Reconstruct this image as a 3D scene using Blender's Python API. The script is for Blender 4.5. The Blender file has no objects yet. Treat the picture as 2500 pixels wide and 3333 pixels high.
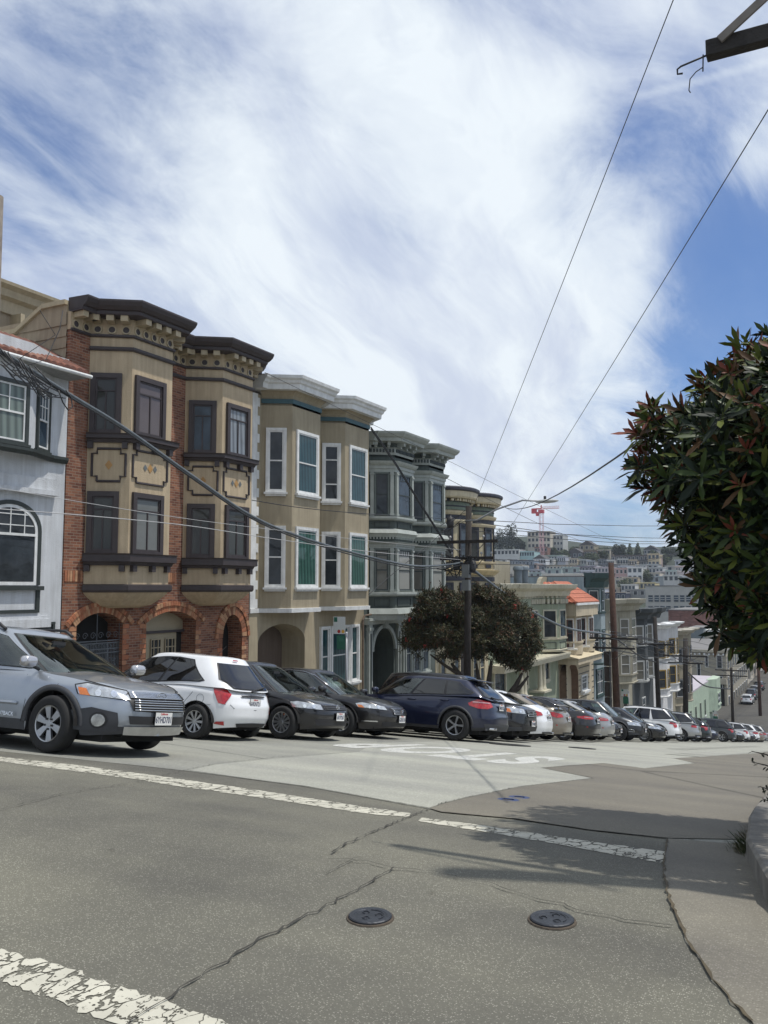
import bpy, bmesh, math, random
from mathutils import Vector, Matrix
random.seed(7)
PI=math.pi; R=math.radians
scene=bpy.context.scene; C=scene.collection
# ------------------------------------------------------------ camera maths (photo 2500x3333)
F=2850.;PH=R(27.6);TH=R(5.0);CZ=1.6
cp,sp=math.cos(PH),math.sin(PH);ct,st=math.cos(TH),math.sin(TH)
fw=(-sp*ct,cp*ct,st);rt=(cp,sp,0.);up=(sp*st,-cp*st,ct)
def ray(px,py):
    a=(px-1250)/F;b=-(py-1666.5)/F
    return tuple(fw[i]+rt[i]*a+up[i]*b for i in range(3))
def onX(px,py,X):
    d=ray(px,py);t=X/d[0];return (d[1]*t,CZ+d[2]*t)
def onY(px,py,Y):
    d=ray(px,py);t=Y/d[1];return (d[0]*t,CZ+d[2]*t)
def atD(px,py,D):
    d=ray(px,py);n=math.hypot(d[0],d[1]);t=D/n;return Vector((d[0]*t,d[1]*t,CZ+d[2]*t))
def yX(px,X,py=1850): return onX(px,py,X)[0]
def zX(px,py,X): return onX(px,py,X)[1]
def smooth(a,b,x):
    t=min(1,max(0,(x-a)/(b-a)));return t*t*(3-2*t)
def lerp(a,b,t): return a+(b-a)*t
def roadz(y):
    if y<4.3: return 0.
    if y<5.3: return -.1375*(y-4.3)**2/2
    if y<19: return -.1375*(y-4.8)
    if y<21: return -1.9525-.1375*(y-19)-.015*(y-19)**2/4
    if y<112: return -2.2425-.1525*(y-21)
    if y<124: return -2.2425-.1525*91-.1525*((y-112)-(y-112)**2/24)
    return -2.2425-.1525*91-.1525*6
VAL=roadz(200)
def hill(x,y):
    t=smooth(240,560,y)
    return t*(44+9*smooth(110,190,-x)-6*smooth(60,-40,-x))*(1 if y<600 else 1)
def tz(x,y):
    return roadz(y)+hill(x,y)
def gnd(px,py,off=0):
    d=ray(px,py);t=.5
    while t<900:
        if CZ+d[2]*t<tz(d[0]*t,d[1]*t)+off:
            lo,hi=t/1.02,t
            for _ in range(30):
                m=(lo+hi)/2
                if CZ+d[2]*m<tz(d[0]*m,d[1]*m)+off: hi=m
                else: lo=m
            return (d[0]*hi,d[1]*hi)
        t*=1.02
    return None
# ------------------------------------------------------------ materials
MATS={}
def _n(nt,t,**k):
    n=nt.nodes.new(t)
    for a,b in k.items():
        if a in n.inputs: n.inputs[a].default_value=b
        else: setattr(n,a,b)
    return n
def mat(name,col,rough=.7,var=.12,scale=3.,bump=0.,bscale=40.,metal=0.,coat=0.,spec=.5,streak=0.,emit=None,dirt=0.):
    if name in MATS: return MATS[name]
    m=bpy.data.materials.new(name);m.use_nodes=True;nt=m.node_tree
    p=nt.nodes['Principled BSDF'];L=nt.links.new
    p.inputs['Roughness'].default_value=rough;p.inputs['Metallic'].default_value=metal
    p.inputs['Specular IOR Level'].default_value=spec
    if coat: p.inputs['Coat Weight'].default_value=coat;p.inputs['Coat Roughness'].default_value=.04
    c4=(col[0],col[1],col[2],1)
    p.inputs['Base Color'].default_value=c4
    tc=_n(nt,'ShaderNodeTexCoord')
    if var>0:
        no=_n(nt,'ShaderNodeTexNoise',Scale=scale,Detail=5.,Roughness=.6)
        L(tc.outputs['Object'],no.inputs['Vector'])
        cr=_n(nt,'ShaderNodeValToRGB');L(no.outputs['Fac'],cr.inputs['Fac'])
        cr.color_ramp.elements[0].position=.3;cr.color_ramp.elements[1].position=.7
        cr.color_ramp.elements[0].color=tuple(max(0,c*(1-var)) for c in col)+(1,)
        cr.color_ramp.elements[1].color=tuple(min(1,c*(1+var)) for c in col)+(1,)
        out=cr.outputs['Color']
        if streak>0:
            mp=_n(nt,'ShaderNodeMapping');mp.inputs['Scale'].default_value=(5,5,.35);L(tc.outputs['Object'],mp.inputs['Vector'])
            n2=_n(nt,'ShaderNodeTexNoise',Scale=1.6,Detail=6.,Roughness=.65);L(mp.outputs['Vector'],n2.inputs['Vector'])
            c2=_n(nt,'ShaderNodeValToRGB');L(n2.outputs['Fac'],c2.inputs['Fac'])
            c2.color_ramp.elements[0].position=.35;c2.color_ramp.elements[1].position=.62
            c2.color_ramp.elements[0].color=(1-streak,1-streak*1.05,1-streak*1.1,1);c2.color_ramp.elements[1].color=(1,1,1,1)
            mx=_n(nt,'ShaderNodeMix',data_type='RGBA',blend_type='MULTIPLY');mx.inputs[0].default_value=1
            L(out,mx.inputs[6]);L(c2.outputs['Color'],mx.inputs[7]);out=mx.outputs[2]
        L(out,p.inputs['Base Color'])
    if bump>0:
        nb=_n(nt,'ShaderNodeTexNoise',Scale=bscale,Detail=4.);L(tc.outputs['Object'],nb.inputs['Vector'])
        b=_n(nt,'ShaderNodeBump',Strength=bump,Distance=.02);L(nb.outputs['Fac'],b.inputs['Height']);L(b.outputs['Normal'],p.inputs['Normal'])
    if emit: p.inputs['Emission Color'].default_value=emit+(1,);p.inputs['Emission Strength'].default_value=1
    MATS[name]=m;return m
def stucco(name,col,streak=.12): return mat(name,col,.85,.11,1.1,.5,45,streak=streak+.08)
def trim(name,col): return mat(name,col,.55,.12,3.,.12,30,streak=.14)
def glass(name,col=(.02,.025,.03),rough=.04,curtain=None,blind=None,spec=.32):
    """window glass: glossy pane over a dark room, or over a curtain or a blind hung just behind"""
    if name in MATS: return MATS[name]
    m=bpy.data.materials.new(name);m.use_nodes=True;nt=m.node_tree;L=nt.links.new
    p=nt.nodes['Principled BSDF'];p.inputs['Roughness'].default_value=rough;p.inputs['Specular IOR Level'].default_value=spec
    p.inputs['IOR'].default_value=1.55
    tc=_n(nt,'ShaderNodeTexCoord')
    no=_n(nt,'ShaderNodeTexNoise',Scale=1.7,Detail=3.);L(tc.outputs['Object'],no.inputs['Vector'])
    cr=_n(nt,'ShaderNodeValToRGB');L(no.outputs['Fac'],cr.inputs['Fac'])
    cr.color_ramp.elements[0].position=.35;cr.color_ramp.elements[1].position=.7
    cr.color_ramp.elements[0].color=tuple(c*.5 for c in col)+(1,);cr.color_ramp.elements[1].color=tuple(min(1,c*1.4) for c in col)+(1,)
    out=cr.outputs['Color']
    if curtain or blind:
        w=_n(nt,'ShaderNodeTexWave',Scale=(3.2 if curtain else 14.),Distortion=(2.5 if curtain else .2),Detail=2.)
        w.bands_direction='DIAGONAL' if curtain else 'Z'
        if curtain:
            mp=_n(nt,'ShaderNodeMapping');mp.inputs['Scale'].default_value=(1,1,.06);L(tc.outputs['Object'],mp.inputs['Vector']);L(mp.outputs['Vector'],w.inputs['Vector'])
        else: L(tc.outputs['Object'],w.inputs['Vector'])
        cc=curtain or blind
        mx=_n(nt,'ShaderNodeMix',data_type='RGBA');L(w.outputs['Fac'],mx.inputs[0])
        f=.45 if curtain else .75
        mx.inputs[6].default_value=tuple(c*f for c in cc)+(1,);mx.inputs[7].default_value=cc+(1,)
        m2=_n(nt,'ShaderNodeMix',data_type='RGBA');m2.inputs[0].default_value=.25;L(mx.outputs[2],m2.inputs[6]);L(out,m2.inputs[7]);out=m2.outputs[2]
    L(out,p.inputs['Base Color'])
    nb=_n(nt,'ShaderNodeTexNoise',Scale=2.5,Detail=1.);L(tc.outputs['Object'],nb.inputs['Vector'])
    b=_n(nt,'ShaderNodeBump',Strength=.12,Distance=.02);L(nb.outputs['Fac'],b.inputs['Height']);L(b.outputs['Normal'],p.inputs['Normal'])
    MATS[name]=m;return m
def brickmat(name,c1,c2,mortar,sc=1.,contrast=True,w=.21,h=.072):
    if name in MATS: return MATS[name]
    m=bpy.data.materials.new(name);m.use_nodes=True;nt=m.node_tree;L=nt.links.new
    p=nt.nodes['Principled BSDF'];p.inputs['Roughness'].default_value=.85
    tc=_n(nt,'ShaderNodeTexCoord');sx=_n(nt,'ShaderNodeSeparateXYZ');L(tc.outputs['Object'],sx.inputs[0])
    ad=_n(nt,'ShaderNodeMath',operation='ADD');L(sx.outputs[0],ad.inputs[0]);L(sx.outputs[1],ad.inputs[1])
    cb=_n(nt,'ShaderNodeCombineXYZ');L(ad.outputs[0],cb.inputs[0]);L(sx.outputs[2],cb.inputs[1])
    br=_n(nt,'ShaderNodeTexBrick',Scale=1.);br.inputs['Brick Width'].default_value=w;br.inputs['Row Height'].default_value=h
    br.inputs['Mortar Size'].default_value=.007;br.inputs['Mortar Smooth'].default_value=.2;br.inputs['Bias'].default_value=0.
    br.inputs['Color1'].default_value=c1+(1,);br.inputs['Color2'].default_value=c2+(1,);br.inputs['Mortar'].default_value=mortar+(1,)
    L(cb.outputs[0],br.inputs['Vector'])
    no=_n(nt,'ShaderNodeTexNoise',Scale=.9,Detail=5.);L(tc.outputs['Object'],no.inputs['Vector'])
    cr=_n(nt,'ShaderNodeValToRGB');L(no.outputs['Fac'],cr.inputs['Fac'])
    cr.color_ramp.elements[0].position=.3;cr.color_ramp.elements[1].position=.75
    cr.color_ramp.elements[0].color=(.72,.68,.66,1);cr.color_ramp.elements[1].color=(1.15,1.1,1.05,1)
    mx=_n(nt,'ShaderNodeMix',data_type='RGBA',blend_type='MULTIPLY');mx.inputs[0].default_value=1
    L(br.outputs['Color'],mx.inputs[6]);L(cr.outputs['Color'],mx.inputs[7]);L(mx.outputs[2],p.inputs['Base Color'])
    b=_n(nt,'ShaderNodeBump',Strength=.5,Distance=.01,invert=True);L(br.outputs['Fac'],b.inputs['Height']);L(b.outputs['Normal'],p.inputs['Normal'])
    MATS[name]=m;return m
# ------------------------------------------------------------ objects
def tag(o,label=None,cat=None,group=None,kind=None):
    if label:o['label']=label
    if cat:o['category']=cat
    if group:o['group']=group
    if kind:o['kind']=kind
    return o
ORG={}
def thing(name,label,cat,loc=(0,0,0),group=None):
    o=bpy.data.objects.new(name,None);C.objects.link(o);o.location=loc;o.empty_display_size=.3
    ORG[o.name]=Vector(loc);return tag(o,label,cat,group)
class MB:
    def __init__(s): s.v=[];s.f=[];s.m=[];s.sm=[];s.cm=0;s.cs=False
    def add(s,vs,fs,mi=None,sm=None):
        b=len(s.v);s.v.extend([tuple(x) for x in vs])
        for f in fs:
            s.f.append(tuple(i+b for i in f));s.m.append(s.cm if mi is None else mi);s.sm.append(s.cs if sm is None else sm)
        return s
    def box(s,a,b,**k):
        x0,y0,z0=a;x1,y1,z1=b
        if x0>x1:x0,x1=x1,x0
        if y0>y1:y0,y1=y1,y0
        if z0>z1:z0,z1=z1,z0
        v=[(x0,y0,z0),(x1,y0,z0),(x1,y1,z0),(x0,y1,z0),(x0,y0,z1),(x1,y0,z1),(x1,y1,z1),(x0,y1,z1)]
        return s.add(v,[(0,3,2,1),(4,5,6,7),(0,1,5,4),(1,2,6,5),(2,3,7,6),(3,0,4,7)],**k)
    def obox(s,o,u,v,w,**k):
        """oriented box: origin corner o, edges u,v,w"""
        o,u,v,w=map(Vector,(o,u,v,w))
        P=[o,o+u,o+u+v,o+v,o+w,o+u+w,o+u+v+w,o+v+w]
        fs=[(0,3,2,1),(4,5,6,7),(0,1,5,4),(1,2,6,5),(2,3,7,6),(3,0,4,7)]
        if u.cross(v).dot(w)<0: fs=[tuple(reversed(f)) for f in fs]
        return s.add(P,fs,**k)
    def quad(s,*p,**k): return s.add(p,[tuple(range(len(p)))],**k)
    def tube(s,path,r,n=6,cap=True,**k):
        P=[Vector(p) for p in path];rs=r if isinstance(r,(list,tuple)) else [r]*len(P)
        vs=[];pu=None
        for i,p in enumerate(P):
            d=(P[min(i+1,len(P)-1)]-P[max(i-1,0)]);d=d.normalized() if d.length>1e-9 else Vector((0,0,1))
            if pu is None: pu=d.orthogonal().normalized()
            u=(pu-d*pu.dot(d));u=u.normalized() if u.length>1e-6 else d.orthogonal().normalized();pu=u;w=d.cross(u)
            for j in range(n):
                a=2*PI*j/n;vs.append(p+(u*math.cos(a)+w*math.sin(a))*rs[i])
        fs=[(i*n+j,i*n+(j+1)%n,(i+1)*n+(j+1)%n,(i+1)*n+j) for i in range(len(P)-1) for j in range(n)]
        if cap: fs+=[tuple(reversed(range(n))),tuple(range((len(P)-1)*n,len(P)*n))]
        return s.add(vs,fs,**k)
    def lathe(s,o,ax,prof,n=24,**k):
        """prof: (radius, height along ax)"""
        ax=Vector(ax).normalized();u=ax.orthogonal().normalized();w=ax.cross(u);o=Vector(o)
        vs=[o+ax*h+(u*math.cos(2*PI*j/n)+w*math.sin(2*PI*j/n))*r for r,h in prof for j in range(n)]
        fs=[(i*n+j,i*n+(j+1)%n,(i+1)*n+(j+1)%n,(i+1)*n+j) for i in range(len(prof)-1) for j in range(n)]
        return s.add(vs,fs,**k)
    def ext(s,poly,z0,z1,**k):
        """vertical prism over a counter-clockwise plan polygon"""
        n=len(poly);vs=[(p[0],p[1],z0) for p in poly]+[(p[0],p[1],z1) for p in poly]
        return s.add(vs,[tuple(reversed(range(n))),tuple(range(n,2*n))]+[(i,(i+1)%n,n+(i+1)%n,n+i) for i in range(n)],**k)
    def sweep(s,path,prof,caps=True,**k):
        """profile (offset outward to the right of the path, z) swept along a plan path with mitred corners"""
        n=len(path);nr=[]
        for i in range(n-1):
            dx,dy=path[i+1][0]-path[i][0],path[i+1][1]-path[i][1];l=math.hypot(dx,dy) or 1;nr.append((dy/l,-dx/l))
        mit=[]
        for i in range(n):
            if i==0:mit.append(nr[0])
            elif i==n-1:mit.append(nr[-1])
            else:
                a,b=nr[i-1],nr[i];q=1+a[0]*b[0]+a[1]*b[1];q=max(q,.3);mit.append(((a[0]+b[0])/q,(a[1]+b[1])/q))
        m=len(prof);vs=[(path[i][0]+mit[i][0]*o,path[i][1]+mit[i][1]*o,z) for i in range(n) for o,z in prof]
        fs=[(i*m+j,i*m+j+1,(i+1)*m+j+1,(i+1)*m+j)[::-1] for i in range(n-1) for j in range(m-1)]
        if caps and m>2: fs+=[tuple(range(m)),tuple(reversed(range((n-1)*m,n*m)))]
        return s.add(vs,fs,**k)
    def build(s,name,mats,parent=None,smooth=False,label=None,local=False,bevel=0,auto=None):
        me=bpy.data.meshes.new(name);o=Vector((0,0,0))
        if parent is not None:
            o=ORG.get(parent.name,Vector((0,0,0)))
        vs=s.v if (local or parent is None) else [(a-o.x,b-o.y,c-o.z) for a,b,c in s.v]
        me.from_pydata(vs,[],s.f)
        if not isinstance(mats,(list,tuple)): mats=[mats]
        for q in mats: me.materials.append(q)
        me.polygons.foreach_set('material_index',[min(i,len(mats)-1) for i in s.m])
        me.polygons.foreach_set('use_smooth',[bool(smooth or q) for q in s.sm])
        me.update()
        ob=bpy.data.objects.new(name,me);C.objects.link(ob)
        if parent is not None: ob.parent=parent;ORG[ob.name]=o
        if label: ob['label']=label
        if auto:
            bm=bmesh.new();bm.from_mesh(me);bmesh.ops.remove_doubles(bm,verts=bm.verts,dist=1e-5)
            for e in bm.edges:
                if len(e.link_faces)==2 and e.calc_face_angle(0)>R(auto): e.smooth=False
            bm.to_mesh(me);bm.free()
        if bevel:
            b=ob.modifiers.new('b','BEVEL');b.width=bevel;b.segments=2;b.limit_method='ANGLE';b.angle_limit=R(40)
        return ob
def dup(o,parent=None):
    c=o.copy();C.objects.link(c);ORG[c.name]=ORG.get(o.name,Vector((0,0,0)))
    if parent is not None: c.parent=parent
    for ch in [q for q in bpy.data.objects if q.parent==o]: dup(ch,c)
    return c
def textmesh(txt,size,m,mtx,parent,name='lettering',ext=.002,font_w=None,align='CENTER'):
    cu=bpy.data.curves.new(name,'FONT');cu.body=txt;cu.size=size;cu.extrude=ext;cu.align_x=align;cu.align_y='CENTER';cu.offset=size*.012
    cu.resolution_u=3
    t=bpy.data.objects.new('tmp_text',cu);C.objects.link(t);bpy.context.view_layer.update()
    me=bpy.data.meshes.new_from_object(t.evaluated_get(bpy.context.evaluated_depsgraph_get()))
    bpy.data.objects.remove(t);bpy.data.curves.remove(cu)
    me.transform(mtx);me.materials.clear();me.materials.append(m)
    ob=bpy.data.objects.new(name,me);C.objects.link(ob)
    if parent is not None: ob.parent=parent;ORG[ob.name]=ORG.get(parent.name,Vector((0,0,0)))
    return ob
def frame_mtx(o,xa,ya):
    xa=Vector(xa).normalized();za=xa.cross(Vector(ya)).normalized();ya=za.cross(xa)
    M=Matrix((xa,ya,za)).transposed().to_4x4();M.translation=Vector(o);return M
# ------------------------------------------------------------ cars
def interp(pts,x):
    if x<=pts[0][0]: return pts[0][1]
    for (a,b),(c,d) in zip(pts,pts[1:]):
        if x<=c:
            t=(x-a)/(c-a);t=t*t*(3-2*t)*.5+t*.5
            return b+(d-b)*t
    return pts[-1][1]
RUB=mat('tyre_rubber',(.018,.018,.018),.85,.2,9)
RIM=mat('wheel_alloy',(.42,.43,.44),.3,.1,6,metal=.85)
RIMD=mat('dark_wheel_alloy',(.16,.16,.17),.35,.1,6,metal=.8)
BLK=mat('black_plastic',(.02,.02,.022),.55,.15,8)
GREYP=mat('grey_plastic_cladding',(.045,.047,.052),.6,.12,8)
CHR=mat('chrome',(.62,.63,.65),.12,0,metal=1.)
LENS=mat('headlamp_lens',(.5,.52,.53),.12,.35,14,metal=.55,coat=1)
LENSD=mat('headlamp_reflector',(.8,.82,.84),.1,.1,20,metal=.9,coat=1)
AMB=mat('amber_lens',(.75,.2,.03),.15,.2,20,coat=1)
REDL=mat('tail_lamp_red',(.38,.012,.015),.12,.35,18,coat=1)
REDP=mat('tail_lamp_pale',(.55,.3,.3),.12,.3,18,metal=.3,coat=1)
PLW=mat('number_plate_white',(.7,.7,.68),.4,.03)
PLT=mat('number_plate_blue_ink',(.03,.04,.1),.5,0)
PLR=mat('number_plate_red_ink',(.5,.05,.05),.5,0)
UND=mat('car_underbody',(.008,.008,.008),.9,0)
def carglass(name,col):
    return glass(name,col,rough=.02,spec=.8)
def clearglass(name,tint):
    m=bpy.data.materials.new(name);m.use_nodes=True;nt=m.node_tree;L=nt.links.new;nt.nodes.remove(nt.nodes['Principled BSDF'])
    t=_n(nt,'ShaderNodeBsdfTransparent');t.inputs[0].default_value=tint+(1,);g=_n(nt,'ShaderNodeBsdfGlossy');g.inputs['Roughness'].default_value=.015;g.inputs['Color'].default_value=(.9,.95,.95,1)
    f=_n(nt,'ShaderNodeFresnel');f.inputs[0].default_value=1.5;tc=_n(nt,'ShaderNodeTexCoord');no=_n(nt,'ShaderNodeTexNoise',Scale=3.,Detail=4.);L(tc.outputs['Object'],no.inputs['Vector'])
    a=_n(nt,'ShaderNodeMath',operation='MULTIPLY_ADD');L(no.outputs['Fac'],a.inputs[0]);a.inputs[1].default_value=.12;L(f.outputs[0],a.inputs[2])
    x=_n(nt,'ShaderNodeMixShader');L(a.outputs[0],x.inputs[0]);L(t.outputs[0],x.inputs[1]);L(g.outputs[0],x.inputs[2]);L(x.outputs[0],nt.nodes['Material Output'].inputs['Surface']);MATS[name]=m;return m
CG=clearglass('car_glass',(.5,.62,.58));CGT=carglass('tinted_car_glass',(.005,.005,.006))
def paint(name,col,metal=.35,rough=.32):
    m=mat(name,col,rough,.05,2,metal=metal,coat=.9);return m
def H_(s): return s.H
class Car:
    def __init__(s,root,L,W,H,wb,wr,zs,nf=4.2,nr=5.,pf=None,pr=None,ps=None,gb=None,gt=None,roof=None,sill=.2,wx=0.,gw=.92,rw=.72,n_g=6.,xs=None):
        s.root=root;s.L,s.W,s.H=L,W,H;s.hl,s.hw=L/2,W/2;s.wb,s.wr=wb,wr
        s.xf=wb/2+wx;s.xr=-wb/2+wx;s.zs=zs;s.nf,s.nr=nf,nr;s.sill=sill
        s.pf=pf or [(0.15,.12),(.3,.03),(.5,0),(.62,.03),(.75,.08),(.9,.2)]
        s.pr=pr or [(0.15,.12),(.3,.03),(.55,0),(.65,.05),(.8,.08),(1.1,.14)]
        s.ps=ps or [(.15,.05),(.35,.015),(.6,0),(.8,.012),(1.0,.045),(1.2,.07)]
        s.gb=gb;s.gt=gt;s.roof=roof;s.gwb=W*gw;s.gwt=W*rw;s.ng=n_g
        # base outline, arc-length table, s=0 at front centre, growing to the left (+y)
        P=[];N=2400
        for i in range(N+1):
            a=2*PI*i/N;c_,s_=math.cos(a),math.sin(a);n=nf if c_>=0 else nr
            P.append((s.hl*math.copysign(abs(c_)**(2/n),c_),s.hw*math.copysign(abs(s_)**(2/n),s_)))
        acc=[0]
        for a,b in zip(P,P[1:]): acc.append(acc[-1]+math.dist(a,b))
        s.P,s.acc,s.tot=P,acc,acc[-1]
    def base(s,u):
        u=u%s.tot;import bisect
        i=min(bisect.bisect_right(s.acc,u)-1,len(s.P)-2);d=s.acc[i+1]-s.acc[i];t=(u-s.acc[i])/d if d>0 else 0
        return lerp(s.P[i][0],s.P[i+1][0],t),lerp(s.P[i][1],s.P[i+1][1],t)
    def pt(s,bx,by,z,off=0):
        k=(abs(bx)/s.hl)**6;top=s.ztop(bx)
        e=max(0,1-(top-z)/.13)**2*.055
        ie=interp(s.pf if bx>0 else s.pr,z)+e*1.2
        x=bx-math.copysign(k*ie,bx)*1. ; y=by*(1-(interp(s.ps,z)+e)/s.hw)
        if off:
            n=s.nf if bx>0 else s.nr
            gx=math.copysign((abs(bx)/s.hl)**(n-1)/s.hl,bx);gy=math.copysign((abs(by)/s.hw)**(n-1)/s.hw,by);l=math.hypot(gx,gy) or 1
            x+=gx/l*off;y+=gy/l*off
        return (x,y,z)
    def ztop(s,x): return interp(s.zs,x)
    def zbot(s,x):
        z=s.sill+.05*max(0,(abs(x)/s.hl-.8)/.2)
        for c in (s.xf,s.xr):
            Ra=s.wr+.055
            if abs(x-c)<Ra: z=max(z,s.wr+math.sqrt(Ra*Ra-(x-c)**2)*1.02)
        return z
    def SZ(s,u,z,off=.006):       # perimeter coordinate
        bx,by=s.base(u);return s.pt(bx,by,z,off)
    def side(s,x,z,sgn,off=.006):
        n=s.nf if x>0 else s.nr
        q=min(1,abs(x)/s.hl);by=s.hw*(1-q**n)**(1/n)*sgn
        return s.pt(x,by,z,off)
    def G(s,ux,uy,t,off=0):
        xf=lerp(s.gb[0],s.gt[0],t);xr=lerp(s.gb[1],s.gt[1],t);c=(xf+xr)/2;h=(xf-xr)/2
        hw=lerp(s.gwb,s.gwt,t)/2+.025*math.sin(PI*t)
        x=c+h*ux;y=hw*uy
        z0=s.ztop(x)-.02;z=z0+(interp(s.roof,x)-z0)*t
        if off:
            n=s.ng;gx=math.copysign(abs(ux)**(n-1)/h,ux);gy=math.copysign(abs(uy)**(n-1)/hw,uy);l=math.hypot(gx,gy) or 1
            x+=gx/l*off;y+=gy/l*off;z+=off*.35
        return (x,y,z)
    def body(s,m,low=None,lowz=0,roofmat=None):
        s._cab=(m,roofmat)
        N=260;rows=14;mb=MB();mb.cs=True
        us=[s.tot*j/N for j in range(N)];B=[s.base(u) for u in us];vs=[]
        for bx,by in B:
            zb,zt=s.zbot(bx),s.ztop(bx)
            for i in range(rows+1):
                t=i/rows;t=1-(1-t)**1.25
                vs.append(s.pt(bx,by,lerp(zb,zt,t)))
        r=rows+1;fs=[];ms=[]
        for j in range(N):
            k=(j+1)%N
            for i in range(rows): fs.append((j*r+i,k*r+i,k*r+i+1,j*r+i+1))
        # lid (bonnet, boot)
        h=N//2;K=10;cap=[]
        for j in range(0,h+1):
            a=Vector(vs[j*r+rows]);b=Vector(vs[((N-j)%N)*r+rows])
            row=[]
            for k in range(K+1):
                if k==0: row.append(j*r+rows)
                elif k==K: row.append(((N-j)%N)*r+rows)
                else:
                    t=k/K;p=a.lerp(b,t);w=abs(a.y)/s.hw
                    p.z+=.06*w*(1-(2*t-1)**4)*(.75+.25*math.cos((2*t-1)*PI*1.0));vs.append(tuple(p));row.append(len(vs)-1)
            cap.append(row)
        for j in range(h):
            for k in range(K):
                f=(cap[j][k],cap[j+1][k],cap[j+1][k+1],cap[j][k+1])
                f=tuple(dict.fromkeys(f))
                if len(f)>2: fs.append(f)
        mb.add(vs,fs)
        # inner lip of the bottom edge
        lip=[];ls=[]
        for j,(bx,by) in enumerate(B):
            p=Vector(vs[j*r]);q=Vector((p.x*.985,p.y*(1-.12/s.hw) if abs(p.y)>.3 else p.y,p.z+.0));ls+= [tuple(p),tuple(q)]
        mb.add(ls,[(2*j,2*j+1,(2*((j+1)%N))+1,2*((j+1)%N)) for j in range(N)],mi=1)
        # material for lower cladding
        o=mb.build('body',[m,low or BLK],s.root,local=True,auto=35)
        if low:
            me=o.data
            for p in me.polygons:
                if p.center.z<lowz and p.material_index==0 and p.normal.z>-.9: p.material_index=1
        # greenhouse
        N=240;rows=26;mb=MB();mb.cs=True;vs=[];ang=[]
        for j in range(N):
            a=2*PI*j/N;c_,s_=math.cos(a),math.sin(a);e=2/s.ng
            ang.append((math.copysign(abs(c_)**e,c_),math.copysign(abs(s_)**e,s_)))
        for ux,uy in ang:
            for i in range(rows+1): vs.append(s.G(ux,uy,i/rows))
            x,y,z=s.G(ux,uy,1);vs.append((lerp(x,(s.gt[0]+s.gt[1])/2,.012),y*.97,z+.018))
            vs.append((lerp(x,(s.gt[0]+s.gt[1])/2,.035),y*.9,z+.03))
        r=rows+3;fs=[(j*r+i,((j+1)%N)*r+i,((j+1)%N)*r+i+1,j*r+i+1) for j in range(N) for i in range(r-1)]
        for j in range(0,N//2):
            for k_ in range(1):
                pass
        cap=[];K=8
        for j in range(N//2+1):
            a=Vector(vs[j*r+r-1]);b=Vector(vs[((N-j)%N)*r+r-1]);row=[]
            for k in range(K+1):
                if k==0: row.append(j*r+r-1)
                elif k==K: row.append(((N-j)%N)*r+r-1)
                else:
                    t=k/K;p=a.lerp(b,t);p.z+=.03*(abs(a.y)/(s.gwt/2))*(1-(2*t-1)**2);vs.append(tuple(p));row.append(len(vs)-1)
            cap.append(row)
        for j in range(N//2):
            for k in range(K):
                f=tuple(dict.fromkeys((cap[j][k],cap[j+1][k],cap[j+1][k+1],cap[j][k+1])))
                if len(f)>2: fs.append(f)
        s._cabdata=(vs,fs,ang,r,roofmat or m)
        # underbody and wheel wells
        mb=MB();mb.box((-s.hl+.35,-s.hw+.27,.17),(s.hl-.35,s.hw-.27,.62));mb.box((-s.hl+.22,-s.hw*.5,.24),(s.hl-.22,s.hw*.5,.5))
        for c in (s.xf,s.xr):
            for sg in (1,-1):
                Ra=s.wr+.06;n=14
                vs=[];
                for k in range(n+1):
                    a=PI*k/n
                    for yy in (s.hw-.05,s.hw-.3): vs.append((c+Ra*math.cos(a),yy*sg,s.wr+Ra*math.sin(a)))
                mb.add(vs,[(2*k,2*k+2,2*k+3,2*k+1) for k in range(n)])
        mb.build('underbody',UND,s.root,local=True)
    def patch(s,name,poly,fn,m,step=.06,parent=None,local=True,th=0):
        """a panel cut to a polygon in surface coordinates and laid on the body through fn(a,b)"""
        bm=bmesh.new();vs=[bm.verts.new((a,b,0)) for a,b in poly];bm.faces.new(vs)
        a0,a1=min(p[0] for p in poly),max(p[0] for p in poly);b0,b1=min(p[1] for p in poly),max(p[1] for p in poly)
        st=step if isinstance(step,tuple) else (step,step)
        x=a0+st[0]
        while x<a1-1e-4:
            bmesh.ops.bisect_plane(bm,geom=bm.verts[:]+bm.edges[:]+bm.faces[:],plane_co=(x,0,0),plane_no=(1,0,0));x+=st[0]
        x=b0+st[1]
        while x<b1-1e-4:
            bmesh.ops.bisect_plane(bm,geom=bm.verts[:]+bm.edges[:]+bm.faces[:],plane_co=(0,x,0),plane_no=(0,1,0));x+=st[1]
        bmesh.ops.triangulate(bm,faces=bm.faces[:])
        for v in bm.verts: v.co=Vector(fn(v.co.x,v.co.y))
        cen=Vector((0,0,.5))
        bm.normal_update()
        if bm.faces and sum((f.normal.dot(f.calc_center_median()-cen) for f in bm.faces))<0: bmesh.ops.reverse_faces(bm,faces=bm.faces[:])
        for f in bm.faces: f.smooth=True
        me=bpy.data.meshes.new(name);bm.to_mesh(me);bm.free();me.materials.append(m)
        o=bpy.data.objects.new(name,me);C.objects.link(o);o.parent=parent or s.root
        return o
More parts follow.
